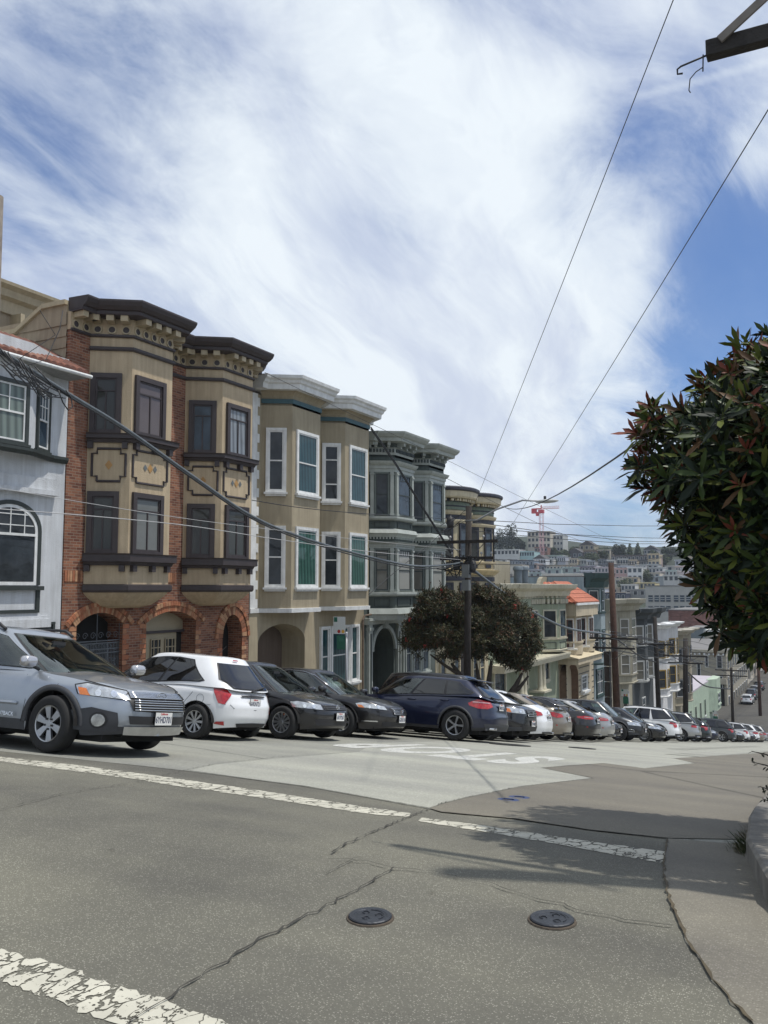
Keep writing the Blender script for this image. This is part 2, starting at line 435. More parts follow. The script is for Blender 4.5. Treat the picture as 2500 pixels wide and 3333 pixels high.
    def windows(s,sides,fr,rr,mg=CG,mt=CGT,vis=(1,-1),chrome=False,frame=BLK):
        n=s.ng;s._holes=[]
        def ring(name,poly,fn,k0,k1,parent):
            c=(sum(p[0] for p in poly)/len(poly),sum(p[1] for p in poly)/len(poly));mb=MB();vs=[];P=[]
            for a,b in zip(poly,poly[1:]+poly[:1]):
                m_=max(1,int(math.dist(a,b)/.06))
                P+=[(lerp(a[0],b[0],i/m_),lerp(a[1],b[1],i/m_)) for i in range(m_)]
            for p in P:
                for k in (k0,k1): vs.append(fn(c[0]+(p[0]-c[0])*k,c[1]+(p[1]-c[1])*k))
            q=len(P);mb.add(vs,[(2*i,2*i+1,2*((i+1)%q)+1,2*((i+1)%q)) for i in range(q)]);return mb.build(name,frame,parent,local=True)
        def sd(sg,off):
            def f(xf,t):
                ux=2*xf-1;uy=(1-min(1,abs(ux))**n)**(1/n)*sg;return s.G(ux,uy,t,off)
            return f
        def fr_(sg,off):
            def f(yf,t):
                ux=(1-min(1,abs(yf))**n)**(1/n)*sg;return s.G(ux,yf,t,off)
            return f
        for sg in vis:
            for i,(poly,dark) in enumerate(sides):
                c=(sum(p[0] for p in poly)/len(poly),sum(p[1] for p in poly)/len(poly))
                big=[(c[0]+(p[0]-c[0])*1.04+math.copysign(.006,p[0]-c[0]),c[1]+(p[1]-c[1])*1.1) for p in poly]
                g=s.patch('side_window',poly,sd(sg,.011),mt if dark else mg,(.04,.12))
                if dark: s.patch('window_seal',big,sd(sg,.005),frame,(.04,.12),parent=g)
                else: ring('window_seal',poly,sd(sg,.007),1.05,.9,g);s._holes.append(('s',sg,[(c[0]+(p[0]-c[0])*.97,c[1]+(p[1]-c[1])*.97) for p in poly]))
        if fr:
            g=s.patch('windscreen',fr,fr_(1,.012),mg,(.12,.1));c=(0,.5)
            ring('windscreen_seal',fr,fr_(1,.008),1.04,.93,g);s._holes.append(('f',1,[(p[0]*.975,c[1]+(p[1]-c[1])*.975) for p in fr]))
            w=MB()
            for y0 in (.55,.02):
                a=Vector(fr_(1,.025)(y0,.04));b=Vector(fr_(1,.025)(y0-.62,.09));w.tube([a,b],.012,5)
            w.build('wiper',BLK,s.root,local=True)
        if rr:
            g=s.patch('rear_window',rr,fr_(-1,.012),mt,(.12,.1))
            s.patch('rear_window_seal',[(p[0]*1.04,.5+(p[1]-.5)*1.06) for p in rr],fr_(-1,.006),BLK,(.12,.1),parent=g)
        s.fr_=fr_;s.sd=sd
        vs,fs,ang,r,cm=s._cabdata;N=len(ang);rows=r-3
        def inside(p,poly):
            c=False
            for (x0,y0),(x1,y1) in zip(poly,poly[1:]+poly[:1]):
                if (y0>p[1])!=(y1>p[1]) and p[0]<(x1-x0)*(p[1]-y0)/(y1-y0)+x0: c=not c
            return c
        keep=[];nq=N*(r-1)
        for i,f in enumerate(fs):
            if i<nq:
                j,k=divmod(i,r-1)
                if k<rows:
                    ux=(ang[j][0]+ang[(j+1)%N][0])/2;uy=(ang[j][1]+ang[(j+1)%N][1])/2;t=(k+.5)/rows;hit=False
                    for kind,sg,poly in s._holes:
                        if kind=='s' and uy*sg>.3 and inside(((ux+1)/2,t),poly): hit=True
                        if kind=='f' and ux>.3 and inside((uy,t),poly): hit=True
                    if hit: continue
            keep.append(f)
        mb=MB();mb.cs=True;mb.add(vs,keep);mb.build('cabin',cm,s.root,local=True,auto=40)
        # interior
        SE=mat('seat_fabric',(.05,.05,.055),.8,.15,6);DS=mat('dashboard_black',(.018,.018,.02),.6,.1,6)
        zt=s.ztop(0);W=s.gwb;xd=s.gb[0]-.35
        mb=MB();mb.box((s.gb[1]+.35,-W/2+.12,.45),(s.gb[0]-.2,W/2-.12,.52));mb.box((s.gb[1]+.3,-W/2+.25,.5),(s.gb[1]+.36,W/2-.25,zt-.05));mb.box((xd-.05,-W/2+.1,.5),(s.gb[0]-.25,W/2-.1,zt-.10))
        for sg in (1,-1): mb.box((s.gb[1]+.6,sg*(W/2-.13),.5),(s.gb[0]-.3,sg*(W/2-.10),zt-.03))
        mb.build('dashboard',DS,s.root,local=True)
        for x,y,w in ((xd-1.0,.36,.46),(xd-1.0,-.36,.46),(xd-1.85,0,1.15)):
            mb=MB();mb.box((x,y-w/2,.5),(x+.5,y+w/2,.72));mb.obox((x-.08,y-w/2,.65),(.16,0,0),(0,w,0),(-.16,0,.62))
            for yy in ((y,) if w<1 else (-.36,.36)): mb.obox((x-.2,yy-.13,1.22),(.1,0,0),(0,.26,0),(-.04,0,.17))
            mb.build('seat',SE,s.root,local=True,bevel=.03)
        mb=MB();mb.tube([(xd-.2-.06*math.sin(a*.5),.36+.17*math.cos(a*.5),zt-.12+.15*math.sin(a*.5)) for a in range(14)],.014,5);mb.build('steering_wheel',DS,s.root,local=True)
        mb=MB();mb.box((s.gt[0]+.28,-.11,H_(s)-.22),(s.gt[0]+.3,.11,H_(s)-.16));mb.build('rear_view_mirror',BLK,s.root,local=True)
    def wheels(s,rim=RIM,spokes=10,kind='spoke'):
        wr=s.wr;tw=.21;base=None
        def mk():
            hub=MB();hub.lathe((0,0,0),(0,-1,0),[(.001,-.02),(wr*.5,-.02),(wr*.5,.02),(.001,.02)],20)
            h=hub.build('wheel',UND,None)
            t=MB();t.cs=True
            pr=[(wr*.63,.02),(wr*.66,.0),(wr*.84,-.012),(wr*.95,.0),(wr*.99,.022),(wr,.05),(wr,tw-.05),(wr*.99,tw-.022),(wr*.93,tw),(wr*.6,tw)]
            t.lathe((0,-tw/2,0),(0,1,0),pr,40)
            to=t.build('tyre',RUB,h,local=True,auto=50)
            q=MB();q.cs=True;rr=wr*.645
            q.lathe((0,-tw/2,0),(0,1,0),[(rr,.006),(rr*.985,.0),(rr*.93,.006),(rr*.9,.03),(rr*.88,.09)],40)
            q.cs=False
            q.lathe((0,-tw/2,0),(0,1,0),[(.001,.012),(wr*.11,.012),(wr*.13,.02),(wr*.14,.05)],16)
            for k in range(spokes):
                a=2*PI*k/spokes
                def spoke(a,w0,w1,tw_=0):
                    d=Vector((math.cos(a),0,math.sin(a)));e=Vector((math.cos(a+tw_),0,math.sin(a+tw_)));p=Vector((-math.sin(a),0,math.cos(a)))
                    f0=d*wr*.1;f1=e*rr*.95
                    y0=-tw/2+.018;y1=-tw/2+.008
                    V=[f0-p*w0+Vector((0,y0,0)),f0+p*w0+Vector((0,y0,0)),f1+p*w1+Vector((0,y1,0)),f1-p*w1+Vector((0,y1,0))]
                    W=[v+Vector((0,.035,0)) for v in V]
                    q.add(V+W,[(3,2,1,0),(4,5,6,7),(0,1,5,4),(1,2,6,5),(2,3,7,6),(3,0,4,7)])
                if kind=='fat': spoke(a,wr*.075,wr*.14)
                elif kind=='twin': spoke(a-.13,wr*.03,wr*.04,.06);spoke(a+.13,wr*.03,wr*.04,-.06)
                else: spoke(a,wr*.04,wr*.055)
            if kind=='fat':
                for k in range(5):
                    a=2*PI*k/5;q.lathe((math.cos(a)*wr*.19,-tw/2-.0,math.sin(a)*wr*.19),(0,1,0),[(.001,.002),(.014,.002),(.014,.03)],8,mi=1)
            ro=q.build('rim',[rim,BLK],h,local=True,auto=30)
            return h
        h0=mk();first=True
        for x in (s.xf,s.xr):
            for sg in (-1,1):
                h=h0 if first else dup(h0)
                first=False
                h.parent=s.root;h.location=(x,sg*(s.hw-.125),s.wr)
                if sg>0: h.rotation_euler=(0,0,PI)
                else: h.rotation_euler=(0,random.uniform(0,1),0)
    def arch_trim(s,m=GREYP,w=.06,vis=(-1,1)):
        for sg in vis:
            for c in (s.xf,s.xr):
                mb=MB();mb.cs=True;vs=[];n=26
                for k in range(n+1):
                    a=PI*k/n;r0=s.wr+.05;r1=r0+w
                    for rr,of in ((r0,.004),(r0,.016),(r1,.012),(r1,.002)):
                        x=c+rr*math.cos(a);z=s.wr+rr*math.sin(a)*1.02;vs.append(s.side(x,z,sg,of))
                mb.add(vs,[(4*k+i,4*k+i+1,4*k+5+i,4*k+4+i) if sg<0 else (4*k+4+i,4*k+5+i,4*k+i+1,4*k+i) for k in range(n) for i in range(3)])
                mb.build('wheel_arch_trim',m,s.root,local=True)
    def strip(s,name,pts,fn,w,m,parent=None):
        """thin line (door gap, moulding) along pts in surface coordinates"""
        mb=MB();P=[Vector(fn(*p)) for p in pts];mb.tube(P,w,5);return mb.build(name,m,parent or s.root,local=True,smooth=True)
    def doors(s,lines,vis=(-1,)):
        for sg in vis:
            for L_ in lines: s.strip('door_gap',L_,lambda x,z:s.side(x,z,sg,-.001),.0045,UND)
    def handle(s,x,z,m,vis=(-1,1)):
        for sg in vis:
            mb=MB();P=[Vector(s.side(x+d,z,sg,o)) for d,o in ((-.11,.002),(-.09,.028),(0,.034),(.09,.028),(.11,.002))];mb.tube(P,.014,6);mb.build('door_handle',m,s.root,local=True,smooth=True)
    def mirror(s,x,z,m,y=None,vis=(-1,1)):
        for sg in vis:
            yb=abs(s.side(x,min(z,s.ztop(x)-.05),sg)[1])-.04
            mb=MB();mb.cs=True;n,k=10,8;vs=[]
            for i in range(k+1):
                ph=PI*i/k
                for j in range(n):
                    a=2*PI*j/n
                    ex=lambda v:math.copysign(abs(v)**.65,v)
                    vs.append((x+.075*ex(math.sin(ph))*ex(math.cos(a))+.0,sg*(yb+.16)+.115*ex(math.cos(ph)),z+.075*ex(math.sin(ph))*ex(math.sin(a))))
            mb.add(vs,[(i*n+j,i*n+(j+1)%n,(i+1)*n+(j+1)%n,(i+1)*n+j) for i in range(k) for j in range(n)])
            mb.tube([(x+.02,sg*yb,z-.09),(x+.01,sg*(yb+.1),z-.05)],.025,6,mi=1)
            mb.build('wing_mirror',[m,BLK],s.root,local=True,smooth=True)
    def plate(s,end,txt,z,y=0,tilt=0,w=.305,h=.155,head='California',off=.03):
        sg=1 if end=='f' else -1
        u=0 if sg>0 else s.tot/2
        p=Vector(s.SZ(u,z,off));p.y=y
        xa=Vector((0,sg,0));nrm=Vector((sg,0,tilt)).normalized();ya=nrm.cross(xa)
        M=frame_mtx(p,xa,ya)
        mb=MB();mb.obox(p-xa*(w/2+.008)-ya*(h/2+.008)-nrm*.006,xa*(w+.016),ya*(h+.016),nrm*.006,mi=1);mb.obox(p-xa*w/2-ya*h/2,xa*w,ya*h,nrm*.003)
        pl=mb.build('number_plate',[PLW,BLK],s.root,local=True)
        textmesh(txt,.094,PLT,frame_mtx(p+nrm*.0045-ya*.014,xa,ya)@Matrix.Diagonal((.78,1.15,1,1)),pl,'plate_characters',.001)
        if head: textmesh(head,.034,PLR,frame_mtx(p+nrm*.0045+ya*.06,xa,ya),pl,'plate_heading',.001)
        return pl
    def badge(s,end,z,kind,size=.05,y=0,m=CHR,off=.02):
        sg=1 if end=='f' else -1
        p=Vector(s.SZ(0 if sg>0 else s.tot/2,z,off));xa=Vector((0,sg,0));n=Vector((sg,0,0));ya=Vector((0,0,1))
        mb=MB()
        def ring(rx,ry,t,c=(0,0)):
            k=20;mb.tube([p+xa*(c[0]+rx*math.cos(2*PI*i/k))+ya*(c[1]+ry*math.sin(2*PI*i/k)) for i in range(k+1)],t,5)
        if kind=='oval_star':
            ring(size*1.5,size*.85,.006)
            for dx,dy,r_ in ((-.9,.25,.014),(-.2,.3,.008),(.3,.35,.008),(.7,.05,.008),(-.1,-.3,.008),(.45,-.35,.008)): mb.lathe(p+xa*dx*size*.9+ya*dy*size,n,[(r_,0),(.001,.006)],6)
        elif kind=='ovals': ring(size,size*.68,.005);ring(size*.35,size*.62,.005);ring(size*.8,size*.28,.005,(0,size*.3))
        elif kind=='vw':
            ring(size,size,.006)
            for a,b in (((-.55,.75),(0,-.1)),((0,-.1),(.55,.75)),((-.9,.3),(-.4,-.8)),((-.4,-.8),(0,.1)),((0,.1),(.4,-.8)),((.4,-.8),(.9,.3))): mb.tube([p+xa*a[0]*size+ya*a[1]*size,p+xa*b[0]*size+ya*b[1]*size],.005,5)
        elif kind=='h':
            for a,b in (((-.6,.7),(-.4,-.7)),((.6,.7),(.4,-.7)),((-.45,0),(.45,0)),((-.9,.8),(-.7,-.9)),((.9,.8),(.7,-.9)),((-.9,.8),(.9,.8)),((-.7,-.9),(.7,-.9))): mb.tube([p+xa*a[0]*size+ya*a[1]*size,p+xa*b[0]*size+ya*b[1]*size],.006,5)
        else: mb.lathe(p,n,[(size,0),(size,.006),(.001,.008)],20)
        mb.build('badge',m,s.root,local=True)
def place(root,nose,X,Y,z=None):
    """X: outer bumper line; nose 1 = faces the roadway, -1 = tail to the roadway"""
    L=root['_L'];x=X-L/2
    a=math.atan((roadz(Y+.7)-roadz(Y-.7))/1.4)
    root.location=(x,Y,roadz(Y)+.012)
    root.rotation_euler=(a if nose>0 else -a,0,0 if nose>0 else PI)
    del root['_L']
GRP='cars parked side by side at right angles to the kerb'
def mkroot(name,label,cat,L):
    o=thing(name,label,cat,(0,0,0),GRP);o['_L']=L;ORG[o.name]=Vector((0,0,0));return o
def lights_front(c,u0,u1,z0,z1,rake=.05,amber=True,vis=(1,-1),drop=0.,proj=2,chrome=None):
    for sg in vis:
        poly=[(sg*u0,z0),(sg*u1,z0+rake*.6),(sg*(u1+.06),z1+drop),(sg*(u1-.1),z1+rake*.5+drop*.8),(sg*(u0+.02),z1-rake*.6)]
        h=c.patch('headlight',poly,lambda u,z:c.SZ(u,z,.012),LENS,.05)
        c.patch('headlight_bezel',[(lerp((u0+u1)/2*sg,p[0],1.07),lerp((z0+z1)/2,p[1],1.16)) for p in poly],lambda u,z:c.SZ(u,z,.006),BLK,.05,parent=h)
        for k in range(proj):
            u=lerp(u0,u1,.3+.3*k);z=(z0+z1)/2-.005;n=10;rr=(z1-z0)*.3
            c.patch('headlight_bulb',[(sg*(u+rr*math.cos(2*PI*i/n)),z+rr*math.sin(2*PI*i/n)) for i in range(n)],lambda a,b:c.SZ(a,b,.017),LENSD,.05,parent=h)
        if amber: c.patch('turn_lamp',[(sg*(u1-.16),z0+.025),(sg*(u1-.02),z0+.03),(sg*(u1+.02),z1-.02),(sg*(u1-.1),z1-.03)],lambda u,z:c.SZ(u,z,.018),AMB,.05,parent=h)
def tail(c,poly,m=REDL,inner=None,name='tail_light',vis=(1,-1)):
    T=c.tot/2
    for sg in vis:
        h=c.patch(name,[(T+sg*p[0],p[1]) for p in poly],lambda u,z:c.SZ(u,z,.014),m,.05)
        if inner: c.patch('tail_light_clear_section',[(T+sg*p[0],p[1]) for p in inner],lambda u,z:c.SZ(u,z,.02),REDP,.05,parent=h)
def fpatch(c,name,poly,m,off=.01,end='f',parent=None):
    T=0 if end=='f' else c.tot/2
    full=poly+[(-a,b) for a,b in reversed(poly) if a>1e-6]
    return c.patch(name,[(T+a,b) for a,b in full],lambda u,z:c.SZ(u,z,off),m,.07,parent=parent)
def slats(c,name,w,zs_,m=CHR,off=.024,r=.009,parent=None,end='f'):
    T=0 if end=='f' else c.tot/2
    mb=MB()
    for z in zs_:
        mb.tube([c.SZ(T+w*(2*k/10-1),z,off) for k in range(11)],r,5)
    return mb.build(name,m,parent or c.root,local=True,smooth=True)
P_SILVB=paint('silver_blue_paint',(.34,.37,.41),.6,.3)
P_WHITE=paint('white_paint',(.74,.75,.76),0,.25)
P_BLACK=paint('black_paint',(.006,.006,.008),.1,.25)
P_BLACK2=paint('warm_black_paint',(.01,.009,.01),.1,.28)
P_NAVY=paint('navy_paint',(.006,.01,.034),.3,.28)
P_SILV=paint('silver_paint',(.36,.36,.35),.6,.32)
P_GOLD=paint('champagne_paint',(.24,.21,.17),.5,.35)
P_CHAR=paint('charcoal_paint',(.035,.04,.05),.45,.3)
P_DGREEN=paint('dark_green_paint',(.01,.018,.017),.3,.3)
P_GREY=paint('dark_grey_paint',(.03,.036,.038),.4,.35)
SUN_S=[([(.53,.1),(.93,.1),(.9,.86),(.53,.88)],False),([(.05,.14),(.49,.1),(.49,.88),(.14,.84)],False)]
# ---- 1 silver-blue wagon
def wagon(root):
    c=Car(root,4.79,1.84,1.55,2.74,.345,[(-2.4,.93),(-1.9,1.02),(0,.99),(.85,.985),(1.35,.93),(1.95,.87),(2.4,.78)],nf=3.4,nr=5,
        pf=[(.15,.2),(.3,.06),(.42,.0),(.55,.0),(.66,.02),(.78,.09),(.9,.25)],gb=(1.28,-2.28),gt=(.1,-1.92),roof=[(-2.3,1.46),(-1,1.5),(-.3,1.51),(.5,1.45),(1.3,1.34)],gw=.93,rw=.68,sill=.24)
    c.body(P_SILVB,GREYP,.35)
    c.windows([([(.6,.12),(.95,.08),(.92,.84),(.86,.88),(.6,.9)],False),([(.31,.13),(.575,.12),(.575,.9),(.31,.9)],True),([(.04,.2),(.285,.13),(.285,.9),(.1,.86)],True)],
        [(-.86,.05),(.86,.05),(.8,.93),(-.8,.93)],[(-.8,.15),(.8,.15),(.75,.9),(-.75,.9)],vis=(-1,1))
    c.wheels(RIM,6,'fat');c.arch_trim(GREYP,.07)
    lights_front(c,.5,1.17,.69,.83,.06,True)
    g=fpatch(c,'grille',[(.0,.545),(.47,.56),(.55,.75),(.5,.785),(0,.795)],BLK,.012)
    slats(c,'grille_bars',.46,(.575,.605,.635,.665,.69),CHR,.026,.008,g)
    slats(c,'grille_wing',.5,(.722,.737,.752,.767,.78),CHR,.03,.011,g)
    c.badge('f',.74,'oval_star',.058,off=.045)
    a=fpatch(c,'lower_air_intake',[(0,.4),(.5,.4),(.53,.5),(0,.5)],BLK,.012)
    fpatch(c,'bumper_guard',[(0,.26),(.54,.27),(.56,.37),(0,.375)],mat('brushed_guard',(.5,.5,.49),.4,.15,6,metal=.6),.03)
    for sg in (1,-1):
        k=c.patch('fog_lamp_surround',[(sg*.62,.3),(sg*1.25,.3),(sg*1.3,.52),(sg*.98,.58),(sg*.66,.53)],lambda u,z:c.SZ(u,z,.012),GREYP,.06)
        n=14;c.patch('fog_lamp',[(sg*.88+.085*math.cos(2*PI*i/n),.43+.075*math.sin(2*PI*i/n)) for i in range(n)],lambda u,z:c.SZ(u,z,.03),LENS,.06,parent=k)
        n=14;c.patch('fog_lamp_ring',[(sg*.88+.115*math.cos(2*PI*i/n),.43+.1*math.sin(2*PI*i/n)) for i in range(n)],lambda u,z:c.SZ(u,z,.022),BLK,.06,parent=k)
    c.plate('f','6YHD701',.475,y=-.02,off=.035)
    c.doors([[(.88,.34),(.93,.6),(.86,.92)],[(-.18,.34),(-.14,.6),(-.16,.92)],[(-1.15,.6),(-1.1,.75),(-1.22,.95)]])
    c.doors([[(1.42,.83),(1.36,.76),(1.34,.6)]])
    for sg in (-1,1):
        c.strip('bumper_gap',[(sg*1.22,.84),(sg*1.3,.72),(sg*1.5,.66),(sg*1.62,.6)],lambda u,z:c.SZ(u,z,0),.004,UND)
        c.strip('bonnet_gap',[(sg*(.5+.08*k),.80+.012*k) for k in range(9)],lambda u,z:c.SZ(u,z,.004),.005,UND)
    c.handle(-.02,.84,P_SILVB);c.handle(-1.0,.86,P_SILVB)
    for sg in (-1,1):
        c.strip('body_side_moulding',[(x/10,.56) for x in range(-12,9)],lambda x,z:c.side(x,z,sg,.006),.022,P_SILVB)
    c.mirror(.98,1.08,paint('bright_silver_paint',(.5,.5,.52),.6,.2))
    for sg in (1,-1):
        mb=MB();P=[Vector(c.G(0,0,1))]
        pts=[]
        for k in range(13):
            x=.0-k*.15;z=interp(c.roof,x)+(.075 if 0<k<12 else .01)
            pts.append((x,sg*.59,z))
        mb.tube(pts,.022,6);mb.build('roof_rail',BLK,root,local=True,smooth=True)
    M=frame_mtx(Vector(c.side(.62,.42,-1,.03)),(1,0,0),(0,0,1))
    textmesh('OUTBACK',.07,CHR,M,root,'model_lettering',.001)
    mb=MB();mb.box((-.12,-.1,1.66),(.02,.1,1.69))
# ---- 2 hatch seen from behind
def hatch_w(root):
    c=Car(root,3.9,1.7,1.51,2.51,.298,[(-1.95,.86),(-1.7,.92),(-.9,.94),(.3,.9),(.9,.88),(1.4,.8),(1.95,.7)],nf=3.2,nr=4.2,
        pr=[(.15,.14),(.28,.06),(.4,0),(.6,.0),(.72,.06),(.86,.12),(.95,.15)],gb=(1.32,-1.86),gt=(.15,-1.36),roof=[(-1.9,1.36),(-1.2,1.42),(-.3,1.455),(.3,1.42),(1.3,1.27)],gw=.94,rw=.7,sill=.19,n_g=5)
    c.body(P_WHITE)
    c.windows([([(.5,.1),(.93,.08),(.9,.86),(.5,.9)],True),([(.16,.22),(.2,.16),(.48,.1),(.48,.9),(.27,.86)],True)],[(-.86,.05),(.86,.05),(.8,.93),(-.8,.93)],
        [(-.62,.06),(.62,.06),(.82,.3),(.76,.84),(-.76,.84),(-.82,.3)])
    c.wheels(RIM,9,'twin')
    tail(c,[(.56,.8),(.66,.9),(.95,.92),(.83,.64),(.72,.62)],REDL,[(.62,.87),(.66,.9),(.95,.92),(.92,.875)])
    h=fpatch(c,'plate_recess_trim',[(0,.765),(.35,.765),(.36,.79),(0,.80)],BLK,.03,'r')
    c.plate('r','6VKN721',.66,off=.022);c.badge('r',.86,'ovals',.055)
    tail(c,[(.68,.26),(.88,.28),(.84,.32),(.7,.33)],REDL,name='bumper_reflector')
    fpatch(c,'bumper_underside',[(0,.235),(.42,.24),(.46,.3),(0,.31)],BLK,.012,'r')
    mb=MB();T=c.fr_(-1,.03);a=Vector(T(.0,.02));b=Vector(T(-.5,.12));mb.tube([Vector(T(.1,-.02)),a,b],.018,6);mb.build('rear_wiper',BLK,root,local=True)
    c.patch('high_brake_lamp',[(-.12,.955),(.12,.955),(.12,.995),(-.12,.995)],c.fr_(-1,.03),REDL,.1)
    T_=c.tot/2
    for k,(zz) in enumerate((.47,.535)):
        mb=None
        k_=c.patch('bumper_sticker',[(T_-.83,zz),(T_-.67,zz),(T_-.67,zz+.045),(T_-.83,zz+.045)],lambda u,z:c.SZ(u,z,.01),mat('sticker_white',(.7,.66,.62),.5),.05) if 0 else None
    for sgn in (1,-1):
        for zz in (.47,.54):
            c.patch('bumper_sticker',[(T_+.62,zz),(T_+.74,zz),(T_+.74,zz+.055),(T_+.62,zz+.055)],lambda u,z:c.SZ(u,z,.01),mat('sticker_red',(.55,.12,.1),.5,.3,30),.05) if sgn==1 else None
    c.doors([[(-.95,.3),(-.98,.6),(-1.15,.8),(-1.22,.93)],[(.1,.26),(.14,.6),(.1,.9)]],vis=(1,))
    c.handle(-.62,.78,P_WHITE);c.handle(.28,.76,P_WHITE)
    T2=c.tot/2;c.strip('tailgate_gap',[(T2-.62,.62),(T2-.55,.56),(T2,.54),(T2+.55,.56),(T2+.62,.62),(T2+.6,.84)],lambda u,z:c.SZ(u,z,.002),.0045,GREYP)
    for sg in (-1,1): c.strip('bumper_gap',[(T2+sg*.7,.62),(T2+sg*1.0,.6),(T2+sg*1.25,.6)],lambda u,z:c.SZ(u,z,.001),.0035,GREYP)
    n=18;c.strip('fuel_flap_gap',[(-1.32+.075*math.cos(2*PI*i/n),.7+.075*math.sin(2*PI*i/n)) for i in range(n+1)],lambda x,z:c.side(x,z,1,.0),.003,GREYP)
    M=frame_mtx(Vector(c.SZ(T_-.47,.72,.02)),(0,-1,0),(0,0,1))
    mb=MB();mb.tube([(c.G(-1,0,1)[0]+.35,0,1.53),(c.G(-1,0,1)[0]+.2,0,1.66)],.004,4);mb.build('aerial',BLK,root,local=True)
# ---- generic builders
def hatch_f(root,p=P_BLACK,plate='6RYP267',kind='vw'):
    c=Car(root,4.2,1.79,1.48,2.58,.315,[(-2.1,.85),(-1.8,.98),(0,.93),(.75,.92),(1.3,.86),(1.75,.78),(2.1,.68)],nf=3.3,nr=4.2,pf=[(.15,.14),(.3,.03),(.5,0),(.6,.02),(.7,.06),(.85,.2)],
        gb=(1.25,-1.95),gt=(.2,-1.45),roof=[(-1.9,1.34),(-1.2,1.43),(-.3,1.455),(.3,1.43),(1.3,1.25)],gw=.93,rw=.68)
    c.body(p)
    c.windows([([(.52,.1),(.93,.08),(.9,.86),(.52,.9)],True),([(.12,.2),(.49,.1),(.49,.9),(.22,.86)],True)],[(-.86,.05),(.86,.05),(.8,.93),(-.8,.93)],[(-.75,.2),(.75,.2),(.72,.84),(-.72,.84)])
    c.wheels(RIM,12,'twin')
    lights_front(c,.5,1.12,.6,.72,.04,False)
    g=fpatch(c,'grille',[(0,.6),(.44,.6),(.46,.69),(0,.7)],BLK,.01);slats(c,'grille_bars',.43,(.615,.645,.68),mat('gloss_black_bar',(.05,.05,.055),.2,0,coat=1),.02,.007,g)
    c.badge('f',.645,kind,.068,off=.03);fpatch(c,'lower_air_intake',[(0,.3),(.62,.3),(.66,.42),(0,.42)],BLK,.01)
    c.plate('f',plate,.475)
    for sg in (1,-1): c.patch('side_marker',[(sg*1.2,.45),(sg*1.36,.45),(sg*1.36,.48),(sg*1.2,.48)],lambda u,z:c.SZ(u,z,.01),AMB,.05)
    c.doors([[(.85,.3),(.88,.6),(.82,.9)],[(-.3,.3),(-.26,.6),(-.3,.92)]]);c.handle(-.12,.8,p);c.mirror(.78,.98,p)
def sedan_f(root,p=P_BLACK2,plate='6ZKR318',L=4.93,kind='h'):
    c=Car(root,L,1.85,1.475,2.8,.33,[(-2.46,.93),(-1.9,1.03),(-1.3,1.0),(0,.95),(.8,.94),(1.4,.89),(2.0,.82),(2.46,.7)],nf=3.2,nr=4,pf=[(.15,.14),(.3,.04),(.48,0),(.6,.02),(.72,.08),(.85,.22)],
        gb=(1.35,-1.75),gt=(.35,-.85),roof=[(-1.8,1.3),(-1,1.42),(-.2,1.445),(.4,1.42),(1.4,1.25)],gw=.9,rw=.66)
    c.body(p)
    c.windows([([(.5,.08),(.94,.06),(.9,.84),(.5,.9)],False),([(.16,.12),(.47,.08),(.47,.9),(.25,.85)],True)],[(-.86,.05),(.86,.05),(.8,.93),(-.8,.93)],[(-.8,.08),(.8,.08),(.75,.9),(-.75,.9)])
    for sg in (-1,): c.strip('window_chrome',[(.12,.1),(.22,.86),(.5,.95),(.8,.93),(.93,.8),(.97,.05)],c.sd(sg,.016),.008,CHR)
    c.wheels(RIM,8,'twin')
    lights_front(c,.5,1.2,.64,.75,.06,True)
    g=fpatch(c,'grille',[(0,.52),(.3,.53),(.4,.67),(.36,.7),(0,.71)],BLK,.012);slats(c,'grille_bars',.34,(.56,.59,.62,.65,.68),CHR,.026,.009,g)
    c.badge('f',.62,kind,.06,off=.04);fpatch(c,'lower_air_intake',[(0,.28),(.6,.28),(.62,.38),(0,.38)],BLK,.01)
    for sg in (1,-1): c.patch('fog_lamp_chrome',[(sg*.72,.37),(sg*1.12,.36),(sg*1.1,.385),(sg*.74,.395)],lambda u,z:c.SZ(u,z,.012),CHR,.06)
    c.plate('f',plate,.45);c.doors([[(.9,.3),(.95,.6),(.9,.92)],[(-.25,.3),(-.2,.6),(-.22,.95)]]);c.handle(-.05,.82,p);c.handle(-1.05,.86,p);c.mirror(.9,1.02,p)
